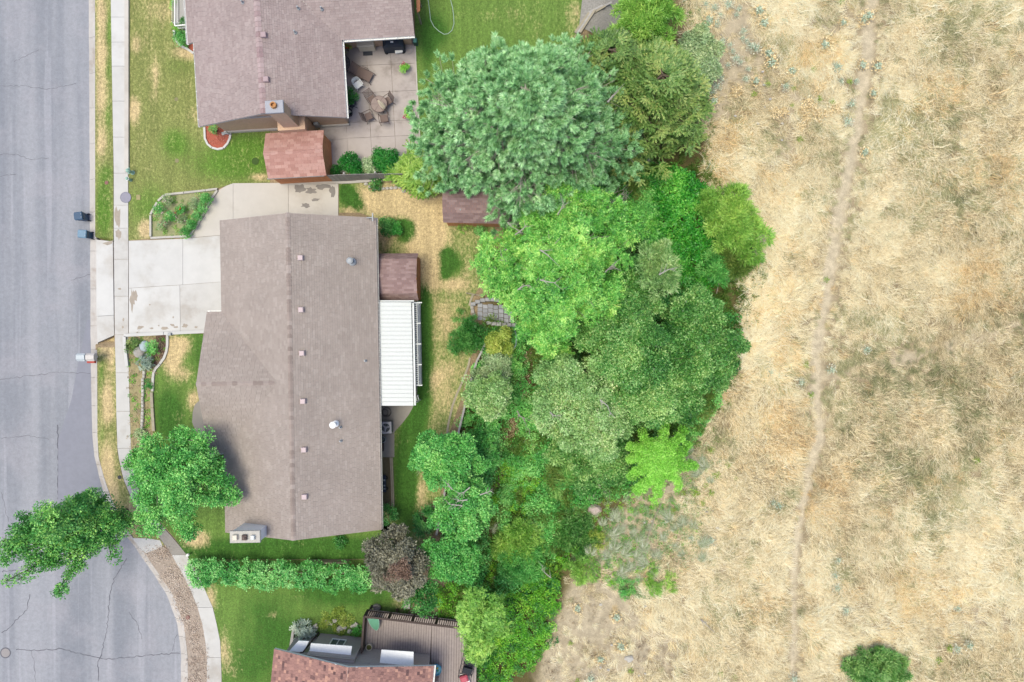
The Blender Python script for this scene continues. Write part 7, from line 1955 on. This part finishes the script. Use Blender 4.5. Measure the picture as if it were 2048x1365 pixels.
shrub('bed_shrub', 'small green shrub in the red mulch bed under the eave', 'broad', F_HEDGE, 430, 259, 14, .7, 4, 18, .45, 97)
shrub('corner_shrub', 'deep green shrub at the back corner of the main house', 'fine', F_DARKSH, 772, 452, 20, 1.1, 5, 22, .7, 98)
shrub('corner_shrub', 'bright green shrub beside a white stone at the back corner of the house', 'fine', F_BOX, 789, 458, 14, .8, 4, 22, .7, 99)
shrub('corner_shrub', 'green leafy shrub at the lower back corner of the main house', 'broad', F_HEDGE, 776, 1030, 20, 1.3, 5, 14, .55, 100)
shrub('shed_plant', 'small green plant before the white door of the half-hidden shed', 'broad', F_HEDGE, 960, 462, 13, .7, 3, 16, .5, 101)
shrub('shed_plant', 'yellowish plant at the doorstep of the half-hidden shed', 'feather', F_WILLOW, 930, 452, 12, .6, 3, 18, .5, 102)
for k, (x, y, R_, h_, lab) in enumerate(((318, 418, 13, .8, 'rose bush with pink and white blossoms along the street side of the rose bed'), (335, 402, 12, .7, 'rose bush beside the white edging at the upper side of the rose bed'), (340, 432, 11, .7, 'rose bush with white blossoms in the lower middle of the rose bed'), (326, 448, 12, .7, 'rose bush with a red blossom near the garden ornament'), (360, 420, 11, .7, 'rose bush with peach blossoms in the centre of the rose bed'), (364, 440, 9, .5, 'low rose bush with few peach blossoms beside the green row'))):
    shrub('rose_bush', lab, 'broad', F_SAGE if k % 2 else F_ASH, x, y, R_, h_, 4, 15, .42, 110 + k, fl=((M_PALEFL, M_PALEFL, M_PALEFL, M_PINKFL, M_ORANGE, M_PALEFL)[k], 6, .045))
for k, (x, y, R_, h_, lab) in enumerate(((371, 466, 12, .7, 'round bright green bush at the driveway corner of the rose bed'), (384, 450, 12, .7, 'bright green bush second from the driveway corner in the rose bed row'), (394, 434, 12, .7, 'bright green bush in the middle of the row along the side pad'), (403, 418, 12, .7, 'bright green bush below the upper end of the row along the side pad'), (413, 399, 13, .8, 'bright green bush at the upper end of the rose bed'), (388, 410, 12, .6, 'paler green bush behind the row along the side pad'))):
    shrub('green_bush', lab, 'broad', F_HEDGE if k < 5 else F_SAGE, x, y, R_, h_, 4, 18, .45, 120 + k)
shrub('front_shrub', 'fresh green leafy shrub beside the boulders in the front bed', 'compound', F_ASH, 304, 697, 15, .8, 4, 16, .5, 130)
shrub('front_shrub', 'bushy tan and olive shrub in the street corner of the front bed', 'broad', F_SPRUCE, 268, 690, 18, .5, 5, 14, .45, 131)
shrub('blue_spruce', 'small blue-grey spruce shrub below the boulders in the front bed', 'spruce', F_BLUE, 290, 727, 17, .7, 7, 22, .42, 132)
shrub('front_shrub', 'low green plant beside the row of stones in the front bed', 'fine', F_HEDGE, 299, 770, 12, .3, 4, 18, .5, 133)
shrub('front_shrub', 'pale green low plant near the front tree at the end of the stone row', 'broad', F_SAGE, 283, 868, 16, .5, 4, 12, .5, 134)
shrub('bed_juniper', 'blue-green juniper at the corner of the lower house bed', 'spruce', F_BLUE, 609, 1268, 24, .8, 8, 16, .5, 135)
shrub('bed_perennial', 'low yellow-green perennial carpet among the pale rocks by the lower house', 'fine', F_YELLOW, 672, 1244, 30, .34, 16, 18, .6, 136, sx=1.3, lr=.24)
shrub('bed_perennial', 'dark green leafy plant between the pale rocks and the deck', 'broad', F_BOX, 712, 1258, 13, .6, 4, 16, .45, 137)
shrub('wall_shrub', 'low dark green bush in the shade below the lower gable of the main house', 'fine', F_DARKSH, 680, 1086, 14, .5, 4, 20, .7, 138)
shrub('lawn_corner_bush', 'dark green shaggy conifer bush at the lower corner of the back lawn', 'spruce', F_DARKSH, 850, 1045, 24, 1.3, 5, 12, .6, 139, flow='out')
# grape hedge on its fence
hg = thing('grape_hedge', 'long leafy grape hedge covering a fence below the main house', 'hedge', G(560, 1146))
Lh = []
for k in range(40):
    t_ = k / 39; x = 388 + 350 * t_; y = 1143 + 12 * t_ + 4 * math.sin(k * .9); z = .85 + .12 * math.sin(k * 1.7)
    Lh.append((x, y - 6 + 3 * math.sin(k * 2.1), .52, .45, z)); Lh.append((x + 4, y + 9 + 3 * math.sin(k * 1.3), .48, .4, z - .1))
foliage('foliage', 'vine', F_HEDGE, Lh, 10, hg, .5, 140, upm=1.2, low=-.2, inner=.3, lobe_tint=.3, sub=None, fuzz=.04)
for k in range(9):
    q = G(400 + k * 43, 1136 + k * 1.2); m = MB(); m.box((q.x, q.y, .55), (.09, .09, 1.3)); m.build('post', M_LUMBER, hg)
for z in (.5, 1.05):
    a, b = G(395, 1134), G(745, 1136); m = MB(); m.box(((a.x + b.x) / 2, (a.y + b.y) / 2, z), ((b - a).length, .04, .09), math.atan2((b - a).y, (b - a).x)); m.build('rail', M_LUMBER, hg)
a, b = G(620, 1120), G(700, 1121); m = MB(); m.box(((a.x + b.x) / 2, a.y, .35), ((b - a).length, .06, .7), 0); m.build('panel', M_LUMBER, hg)
# ------------------------------------------------------------------ uncountable growth: ground cover, field grass, chips
def inpoly(x, y, poly):
    c = np.zeros(len(x), bool); j = len(poly) - 1
    for i in range(len(poly)):
        xi, yi = poly[i]; xj, yj = poly[j]
        c ^= ((yi > y) != (yj > y)) & (x < (xj - xi) * (y - yi) / (yj - yi + 1e-9) + xi); j = i
    return c
def ground_h(x, y):
    """height of the rough ground sheet, bumps included"""
    px, py = x / S + 1024, 682.5 - y / S
    fe, ye = ip(py, FIELD_EDGE), ip(py, YARD_EDGE)
    inf = sst(-25, 25, px - fe + (fbm(px, py, .02, 1) - .5) * 60); gu = sst(0, 40, px - ye) * (1 - inf)
    return gz(x, y) + (inf + gu) * (fbm(x, y, .35, 2) - .5) * .35 - .02
def carpet(name, kind, mat, poly, dens, scl, seed, hfun=None, tfun=None, tilt=.35, edge=0, okind='stuff', label=None, cat=None, base=0.0):
    r = np.random.default_rng(seed)
    P = np.array(poly, float); x0, y0 = P.min(0); x1, y1 = P.max(0)
    n = int(dens * (x1 - x0) * (y1 - y0) * S * S)
    px, py = r.uniform(x0, x1, n), r.uniform(y0, y1, n)
    w = (fbm(px, py, .04, seed) - .5) * 30 * edge
    k = inpoly(px + w, py + w * .7, poly); px, py = px[k], py[k]
    x, y = (px - 1024) * S, -(py - 682.5) * S
    z = ground_h(x, y) + base
    if hfun is not None: z = z + hfun(px, py)
    kk = (H - z) / H; x, y = x * kk, y * kk
    n = len(x)
    nr = unit(np.stack([r.normal(size=n) * tilt, r.normal(size=n) * tilt, np.ones(n)], 1))
    tint = .5 + (fbm(px, py, .03, seed + 1) - .5) * 1.4 + r.normal(size=n) * .14
    if tfun is not None: tint = tint + tfun(px, py)
    o = scatter(name, kind, mat, np.stack([x, y, z], 1), eul(nr, r.uniform(0, 6.283, n)), scl * r.uniform(.75, 1.25, n), tint, None, okind)
    if label: o['label'] = label
    if cat: o['category'] = cat
    return o
mound = lambda L: (lambda px, py: np.clip(blob(px, py, L), 0, 3) + (fbm(px, py, .06, 6) - .5) * .5)
VINEP = [(1290, 345), (1340, 330), (1385, 345), (1425, 400), (1445, 470), (1440, 530), (1420, 580), (1370, 600), (1320, 560), (1300, 480), (1270, 430), (1275, 390)]
carpet('vine_thicket', 'vine', F_VINE, VINEP, 16, .62, 201, mound([(1370, 450, 70, 120, 1.3)]), None, .5, 1, label='dense dark green vine thicket spreading between the bright tree and the field', cat='vines')
carpet('vine_thicket', 'vine', F_VINE, VINEP, 10, .62, 202, mound([(1370, 450, 70, 120, .8)]), None, .5, 1, label='dense dark green vine thicket spreading between the bright tree and the field', cat='vines')
COV1 = [(1000, 930), (1030, 890), (1060, 880), (1095, 900), (1105, 960), (1100, 1010), (1075, 1050), (1020, 1060), (985, 1040), (985, 990)]
carpet('ground_cover', 'broad', F_COVER, COV1, 15, .6, 203, mound([(1045, 970, 60, 80, .5)]), None, .5, 1, label='bright yellow-green leafy ground cover along the gully track', cat='ground cover')
COV2 = [(985, 1180), (1020, 1130), (1080, 1120), (1118, 1160), (1120, 1210), (1105, 1260), (1095, 1300), (1050, 1340), (1010, 1380), (950, 1420), (945, 1330), (975, 1280), (965, 1220)]
carpet('ground_cover', 'broad', F_COVER, COV2, 15, .6, 204, mound([(1050, 1220, 70, 80, .9), (1000, 1330, 50, 50, .5)]), lambda x, y: -.12 + 0 * x, .5, 1, label='mounded green ground cover between the deck trees and the bare slope', cat='ground cover')
carpet('ground_cover', 'fine', F_DARKSH, COV2, 7, .9, 214, mound([(1050, 1220, 70, 80, .8), (1000, 1330, 50, 50, .5)]), None, .5, 1, label='darker leaves mixed through the mounded ground cover by the deck trees', cat='ground cover')
GULLY = [(1130, 330), (1300, 320), (1330, 360), (1300, 480), (1420, 590), (1480, 640), (1440, 800), (1400, 880), (1320, 960), (1230, 990), (1150, 1030), (1110, 1110), (1080, 1160), (960, 1200), (890, 1120), (885, 1050), (920, 880), (950, 740), (985, 640), (1060, 660), (1000, 560), (1040, 450)]
TRACK = [(1075, 640), (1060, 700), (1050, 760), (1035, 820), (1020, 870), (1000, 930), (990, 1000), (985, 1080)]
def track_d(px, py):
    return np.abs(px - ip(py, [(b, a) for a, b in TRACK]))
o = carpet('undergrowth', 'fine', F_ASH, GULLY, 15, 1.05, 205, lambda px, py: .1 + 2.2 * np.clip(fbm(px, py, .035, 8) - .35, 0, 1) - .55 * (1 - sst(6, 18, track_d(px, py))), None, .4, 1, label='low green undergrowth filling the gully floor under the trees', cat='undergrowth')
carpet('undergrowth', 'feather', F_GRASS, GULLY, 8, .85, 206, lambda px, py: .05 + 1.8 * np.clip(fbm(px, py, .03, 8) - .35, 0, 1) - .55 * (1 - sst(6, 18, track_d(px, py))), None, .3, 1, label='grassy green undergrowth mixed through the gully floor', cat='undergrowth')
LOWER = [(865, 1185), (950, 1160), (985, 1090), (1060, 1050), (1115, 1050), (1135, 1120), (1115, 1190), (1000, 1200), (960, 1245), (925, 1250), (880, 1235)]
carpet('undergrowth', 'fine', F_COVER, LOWER, 11, .95, 230, lambda px, py: .08 + 1.2 * np.clip(fbm(px, py, .045, 18) - .4, 0, 1), None, .4, 1, label='bright leafy undergrowth on the gully floor between plum tree and bare slope', cat='undergrowth')
carpet('undergrowth', 'feather', F_GRASS, LOWER, 8, .85, 231, lambda px, py: .05 + 1.0 * np.clip(fbm(px, py, .045, 18) - .4, 0, 1), None, .4, 1, label='grassy undergrowth on the gully floor between plum tree and bare slope', cat='undergrowth')
carpet('leaf_litter', 'chip', F_LEAFLIT, [(x - 16, y) for x, y in TRACK] + [(x + 16, y) for x, y in TRACK[::-1]], 8, 1.1, 207, None, None, .2, 1, label='dry twigs and leaf litter along the gully track', cat='leaf litter', base=.03)
carpet('wood_chips', 'chip', F_CHIP, [(x, y) for x, y in chip_poly], 11, 1.0, 208, lambda px, py: .045 + 0 * px, None, .15, 0, label='brown wood chips covering the curved verge by the cul-de-sac', cat='wood chips')
carpet('red_chips', 'chip', leafmat('red_chips', alb(170, 80, 62, 1.1), alb(208, 112, 92, 1.1), alb(236, 160, 140, 1.1), 0), [(411, 256), (462, 256), (459, 277), (453, 288), (436, 296), (418, 288)], 14, .7, 209, lambda px, py: .04 + 0 * px, None, .15, 0, label='red bark chips in the rounded bed at the upper house corner', cat='wood chips')
carpet('bed_litter', 'chip', F_LEAFLIT, BED2, 6, .9, 210, lambda px, py: .045 + 0 * px, None, .2, 0, label='dry brown litter strewn through the front bed', cat='leaf litter')
carpet('bed_grass', 'fine', F_COVER, BED2, 5, .55, 211, lambda px, py: .05 + 0 * px, lambda x, y: -.1 + 0 * x, .3, 0, label='low green weeds growing through the front bed', cat='weeds')
carpet('bed_grass', 'fine', F_WILLOW, BED1, 7, .5, 212, lambda px, py: .04 + 0 * px, None, .3, 0, label='pale green weeds between the rose bushes', cat='weeds')

# lawns: short tufts following the green and dry patches of their sheets
for i, (nm, poly, d_) in enumerate((('front_lawn', L1, 9), ('house_lawn', L4, 9), ('corner_lawn', L5, 9), ('back_lawn', L6, 9), ('side_lawn', L7, 9))):
    pass

SCRUB = [(1120, 1110), (1110, 1040), (1150, 980), (1260, 960), (1330, 1000), (1400, 880), (1440, 900), (1420, 1000), (1400, 1090), (1340, 1190), (1260, 1200), (1190, 1150)]
carpet('slope_scrub', 'feather', F_SAGE, SCRUB, 6.5, .6, 220, lambda px, py: .02 + 0 * px, None, .5, 1, label='sparse grey-green scrub over the slope below the lime tree', cat='scrub')
carpet('slope_scrub', 'fine', F_COVER, SCRUB, 7.0, .6, 221, lambda px, py: .03 + 0 * px, lambda x, y: -.1 + 0 * x, .5, 1, label='scattered green weeds over the slope below the lime tree', cat='scrub')
carpet('slope_litter', 'chip', F_LEAFLIT, [(1080, 1365), (1120, 1180), (1200, 1130), (1300, 1190), (1400, 1240), (1340, 1400), (1090, 1400)], 2.5, .9, 222, None, None, .3, 1, label='dry stalks and litter scattered over the pale bare slope', cat='leaf litter', base=.03)
FRINGE = [(1370, 0), (1400, 0), (1440, 380), (1540, 560), (1500, 720), (1440, 880), (1300, 1000), (1280, 960), (1390, 860), (1460, 700), (1420, 600), (1440, 560), (1400, 350)]
carpet('edge_weeds', 'feather', F_GRASS, FRINGE, 3.0, .7, 223, lambda px, py: .02 + 0 * px, None, .5, 1, label='ragged green weeds along the border of thicket and field', cat='weeds')
for i, pl in enumerate(([(1300, 290), (1420, 290), (1445, 400), (1380, 370), (1290, 345)], [(1415, 550), (1490, 545), (1490, 650), (1440, 660), (1400, 600)])):
    carpet('edge_weeds', 'feather', F_GRASS, pl, 9, .75, 240 + i, lambda px, py: .05 + 0 * px, None, .5, 1, label=('ragged weeds below the olive conifers', 'ragged weeds between the vine thicket and the dark oaks')[i] + ' at the field border', cat='weeds')
# dry field
def field(name, mat, dens, seed, scl, green, label, blobs=FIELD_GREEN):
    r = np.random.default_rng(seed)
    n = int(dens * 42 * 64)
    x, y = r.uniform(0, 42, n), r.uniform(-32, 32, n)
    px, py = x / S + 1024, 682.5 - y / S
    fe = ip(py, FIELD_EDGE) + (fbm(px, py, .02, 1) - .5) * 60
    gr = np.clip(blob(px, py, blobs) * 1.3, 0, 1) * sst(.28, .5, fbm(x, y, .4, 21)) + (.35 * sst(.5, .66, fbm(x, y, .25, 5)) if blobs is FIELD_GREEN else 0)
    ba = np.clip(blob(px, py, BARE) * 1.5, 0, 1) * sst(.22, .45, fbm(x, y, .5, 9))
    tr = trail_mask(px, py, 15.5)
    pr = sst(-30, 30, px - fe) * (1 - .85 * ba) * (1 - .985 * tr)
    pr = pr * (np.clip(gr * 1.8, .04, 1) if green else 1 - .75 * np.clip(gr, 0, 1))
    pr = pr * (.45 + .55 * sst(.36, .54, fbm(x, y, .7, 51)))
    k = r.uniform(size=n) < pr
    x, y, px, py = x[k], y[k], px[k], py[k]; n = len(x)
    z = ground_h(x, y)
    ang = math.radians(-38) + (fbm(x, y, .22, 31) - .5) * 3.4 + (fbm(x, y, .9, 33) - .5) * 2.2 + r.normal(size=n) * .5 + np.where(r.uniform(size=n) < .22, r.uniform(-3, 3, n), 0)
    tint = .55 + (fbm(x, y, .14, 41) - .5) * 1.3 + (fbm(x, y, .9, 42) - .5) * 1.0 + r.normal(size=n) * .14
    sc = scl * (.6 + .8 * fbm(x, y, .3, 44)) * r.uniform(.8, 1.2, n) * (1 - .5 * trail_mask(px, py, 46)) * (1 - .45 * np.clip(blob(px, py, BARE), 0, 1))
    rot = np.stack([r.normal(size=n) * .08, r.normal(size=n) * .08, ang], 1)
    o = scatter(name, 'straw', mat, np.stack([x, y, z], 1), rot, sc, tint, None, 'stuff')
    tag(o, label, 'grass')
field('dry_grass', F_STRAW, 20, 301, .78, False, 'long straw coloured dry grass swept across the open field')
field('green_grass', F_STRAWG, 15, 302, .66, True, 'greenish grass mixed in patches through the dry field')

field('golden_grass', F_ORANGE, 12, 303, .82, True, 'golden straw grass in swept patches through the dry field', FIELD_ORANGE)
# bunch grass, one by one
gp = thing('bunch_grass', 'silvery arching bunch grass tuft on the slope between the lime tree and bare soil', 'grass tuft', (0, 0, 0), 0, 'silvery bunch grass tufts on the slope')
bpy.data.objects.remove(gp)
def tuft_mesh(seed, mat, n=110, sc=1.0):
    r = np.random.default_rng(seed)
    an = r.uniform(0, 2 * math.pi, n); L = r.uniform(.4, .85, n) * sc
    d = np.stack([np.cos(an) * .55 + .55, np.sin(an) * .6, np.zeros(n)], 1); s_ = unit(np.stack([-d[:, 1], d[:, 0], np.zeros(n)], 1)); w = r.uniform(.012, .026, n)[:, None]
    a = r.normal(size=(n, 3)) * .06; a[:, 2] = 0
    m = a + d * L[:, None] * .4; m[:, 2] = L * .5
    e = a + d * L[:, None]; e[:, 2] = L * r.uniform(.25, .6, n)
    V = np.stack([a - s_ * w / 2, a + s_ * w / 2, m + s_ * w / 2, m - s_ * w / 2, e + s_ * w * .1, e - s_ * w * .1], 1).reshape(-1, 3)
    q = np.arange(n)[:, None] * 6
    F = np.stack([q + np.array([0, 1, 2, 3]), q + np.array([3, 2, 4, 5])], 1).reshape(-1, 4)
    return mesh_np('bunch_grass', V, F, mat, {'lv': ('FACE', 'FLOAT', np.repeat(r.uniform(.2, 1, n), 2))})
def solidleaf(name, d, m, l):
    t = NT(name); t.done(t.ramp(t.attr('lv'), [(.1, d), (.5, m), (.9, l)])); return t.mat
M_TUFT = solidleaf('bunch_grass_blades', alb(132, 152, 106, 1.3), alb(172, 184, 144, 1.35), alb(210, 216, 190, 1.4))
M_TUFTG = solidleaf('green_tuft_blades', alb(72, 130, 52, 1.25), alb(110, 168, 76, 1.25), alb(160, 206, 112, 1.3))
tm_ = [tuft_mesh(k, M_TUFT) for k in range(4)]; tg_ = [tuft_mesh(10 + k, M_TUFTG, 120, 1.1) for k in range(3)]
rr = random.Random(77)
TU = [(1150, 968), (1165, 985), (1180, 1002), (1205, 975), (1212, 990), (1235, 965), (1245, 985), (1265, 972), (1228, 1040), (1238, 1060), (1222, 1072), (1205, 1050), (1262, 1068), (1275, 1085), (1285, 1100), (1270, 1115), (1290, 1130), (1262, 1140), (1300, 1150), (1245, 1110), (1255, 1095), (1310, 1115), (1325, 1080), (1350, 1060), (1338, 1040), (1365, 1050), (1385, 1055), (1180, 1110), (1215, 1115), (1140, 1000), (1190, 1030), (1225, 1100), (1398, 1090), (1012, 1008), (985, 1060), (1380, 905), (1400, 925), (1395, 950), (1410, 935), (1420, 965), (1375, 935), (1300, 1060), (1345, 1095), (1365, 1110), (1400, 1120), (1280, 1160), (1240, 1150)]
for k, (x, y) in enumerate(TU):
    p = G(x, y); o = bpy.data.objects.new('bunch_grass', tm_[k % 4])
    link(o, None, Matrix.Translation(p + Vector((0, 0, -.02))) @ Matrix.Rotation(rr.uniform(.6, 2.4), 4, 'Z') @ Matrix.Scale(rr.uniform(.7, 1.15), 4))
    tag(o, 'silvery arching bunch grass tuft ' + near(x, y), 'grass tuft', 'silvery bunch grass tufts on the slope')
for k, (x, y) in enumerate(((1115, 935), (1125, 950), (1105, 945), (1135, 960), (1110, 965), (1120, 985), (1395, 790), (1410, 785), (1100, 1070), (1080, 1085), (1060, 1060))):
    p = G(x, y); o = bpy.data.objects.new('green_tuft', tg_[k % 3])
    link(o, None, Matrix.Translation(p) @ Matrix.Rotation(rr.uniform(0, 6.28), 4, 'Z') @ Matrix.Scale(rr.uniform(1.2, 1.9), 4))
    tag(o, 'fresh green arching grass tuft ' + near(x, y), 'grass tuft', 'green grass tufts in the gully')

# weeds of the field
def weed_mesh(seed, ring_mat, core_mat, tan=26, core=34):
    r = np.random.default_rng(seed); V, Fc, mi, lv = [], [], [], []
    def addl(n, rad0, rad1, z0, z1, L, W, m):
        an = r.uniform(0, 6.283, n); rr_ = r.uniform(rad0, rad1, n)
        p = np.stack([rr_ * np.cos(an), rr_ * np.sin(an), r.uniform(z0, z1, n)], 1)
        d = np.stack([np.cos(an), np.sin(an), r.uniform(-.2, .9, n)], 1) + r.normal(size=(n, 3)) * .5
        v, f = leaves(p, d, unit(np.array([0, 0, 1.]) + r.normal(size=(n, 3)) * .4), r.uniform(*L, n), r.uniform(*W, n))
        b = sum(len(q) for q in V); V.append(v); Fc.append(f + b); mi.extend([m] * n); lv.extend(r.uniform(0, 1, n))
    if tan: addl(tan * 3, .16, .36, .08, .3, (.07, .13), (.06, .1), 0)
    addl(core * 2, .0, .16 if tan else .26, .12, .32, (.08, .16), (.04, .07), 1)
    me = mesh_np('weed', np.concatenate(V), np.concatenate(Fc), [ring_mat, core_mat], {'lv': ('FACE', 'FLOAT', np.array(lv))})
    me.polygons.foreach_set('material_index', mi)
    return me
M_WT = solidleaf('weed_tan', alb(180, 156, 112, 1.6), alb(222, 198, 150, 1.7), alb(244, 226, 184, 1.7)); M_WC = solidleaf('weed_teal', alb(140, 162, 138, 1.7), alb(170, 188, 164, 1.8), alb(204, 214, 190, 1.9))
M_WG = solidleaf('weed_lime', alb(112, 150, 44, 1.2), alb(150, 186, 66, 1.2), alb(192, 214, 104, 1.25)); M_WY = solidleaf('weed_grey', alb(160, 162, 138, 1.6), alb(196, 194, 170, 1.7), alb(226, 222, 200, 1.7))
wt = [weed_mesh(k, M_WT, M_WC) for k in range(3)]; wo_ = [weed_mesh(20 + k, M_WT, M_WT, 34, 30) for k in range(2)]; wl = [weed_mesh(30 + k, M_WG, M_WG, 0, 34) for k in range(2)]; wg = [weed_mesh(40 + k, M_WY, M_WC, 14, 26) for k in range(3)]
def weeds(name, label, cat, group, meshes, pts, s0, s1):
    for k, (x, y) in enumerate(pts):
        p = G(x, y); o = bpy.data.objects.new(name, meshes[k % len(meshes)])
        link(o, None, Matrix.Translation(p) @ Matrix.Rotation(rr.uniform(0, 6.28), 4, 'Z') @ Matrix.Scale(rr.uniform(s0, s1), 4))
        tag(o, label + ' ' + near(x, y), cat, group)
weeds('dried_weed', 'round tan dried weed with blue-green centre', 'weed', 'tan weeds with blue-green centres', wt, [(1684, 48), (1725, 42), (1734, 35), (1646, 93), (1722, 133), (1752, 136), (1744, 189), (1727, 307), (1516, 26), (1535, 110), (1540, 128), (1525, 50), (1316 + 100, 1287 - 1287 + 45), (1240, 1290), (1232, 1232), (1200, 1316), (1155, 1215), (1426, 205), (1510, 165), (1582, 145)], .85, 1.3)
weeds('grey_weed', 'grey-green mounded weed', 'weed', 'grey weeds on the bare ground', wg, [(1410, 12), (1411, 40), (1428, 18), (1412, 55), (1440, 32), (1432, 50), (1455, 12), (1476, 20), (1472, 32), (1485, 65), (1484, 78), (1492, 85), (1443, 85), (1459, 92), (1464, 105), (1470, 120), (1480, 126), (1455, 132), (1495, 140), (1500, 95), (1510, 100), (1431, 175), (1440, 160), (1423, 185), (1425, 205), (1552, 60), (1565, 45), (1490, 160), (1668, 132), (1672, 138), (1570, 175), (1680, 165), (1710, 165), (1692, 245), (1700, 210), (1555, 1010), (1545, 1005), (1675, 1120), (1668, 1150), (1672, 1175), (1690, 1220), (1912, 1215), (1910, 1295), (1935, 1290), (1555, 750), (1540, 745), (1600, 765), (1730, 700), (1660, 740), (1420, 1080), (1380, 1075), (1585, 1355), (1180, 1370 - 15)], .65, 1.1)
weeds('dried_weed', 'pale tan dried flower mound without any green', 'weed', 'tan dried mounds on the bare ground', wo_, [(1472, 185), (1548, 228), (1565, 228), (1612, 208), (1625, 215), (1635, 232), (1605, 225), (1655, 228), (1670, 222), (1642, 175), (1628, 185), (1655, 160), (1610, 240), (1600, 255), (1635, 135)], .75, 1.2)
weeds('lime_weed', 'small lime green weed clump', 'weed', 'lime weed clumps', wl, [(1697, 165), (1586, 178), (1583, 212), (1637, 200), (1662, 205), (1638, 232), (1506, 190), (1534, 170), (1625, 142), (1597, 280), (1560, 22), (1680, 6), (1555, 75), (1420, 900), (1432, 950), (1455, 930), (1470, 955), (1420, 985), (1405, 1005), (1260, 1340), (1155, 1360), (1440, 1345), (1468, 1352), (1875, 1318), (1895, 1295), (1651, 560), (1140, 1285), (1445, 640 + 240), (1610, 730), (1620, 790), (1345, 1020), (1370, 1010), (1390, 985), (1365, 985), (1410, 970), (1950, 920)], .5, .9)
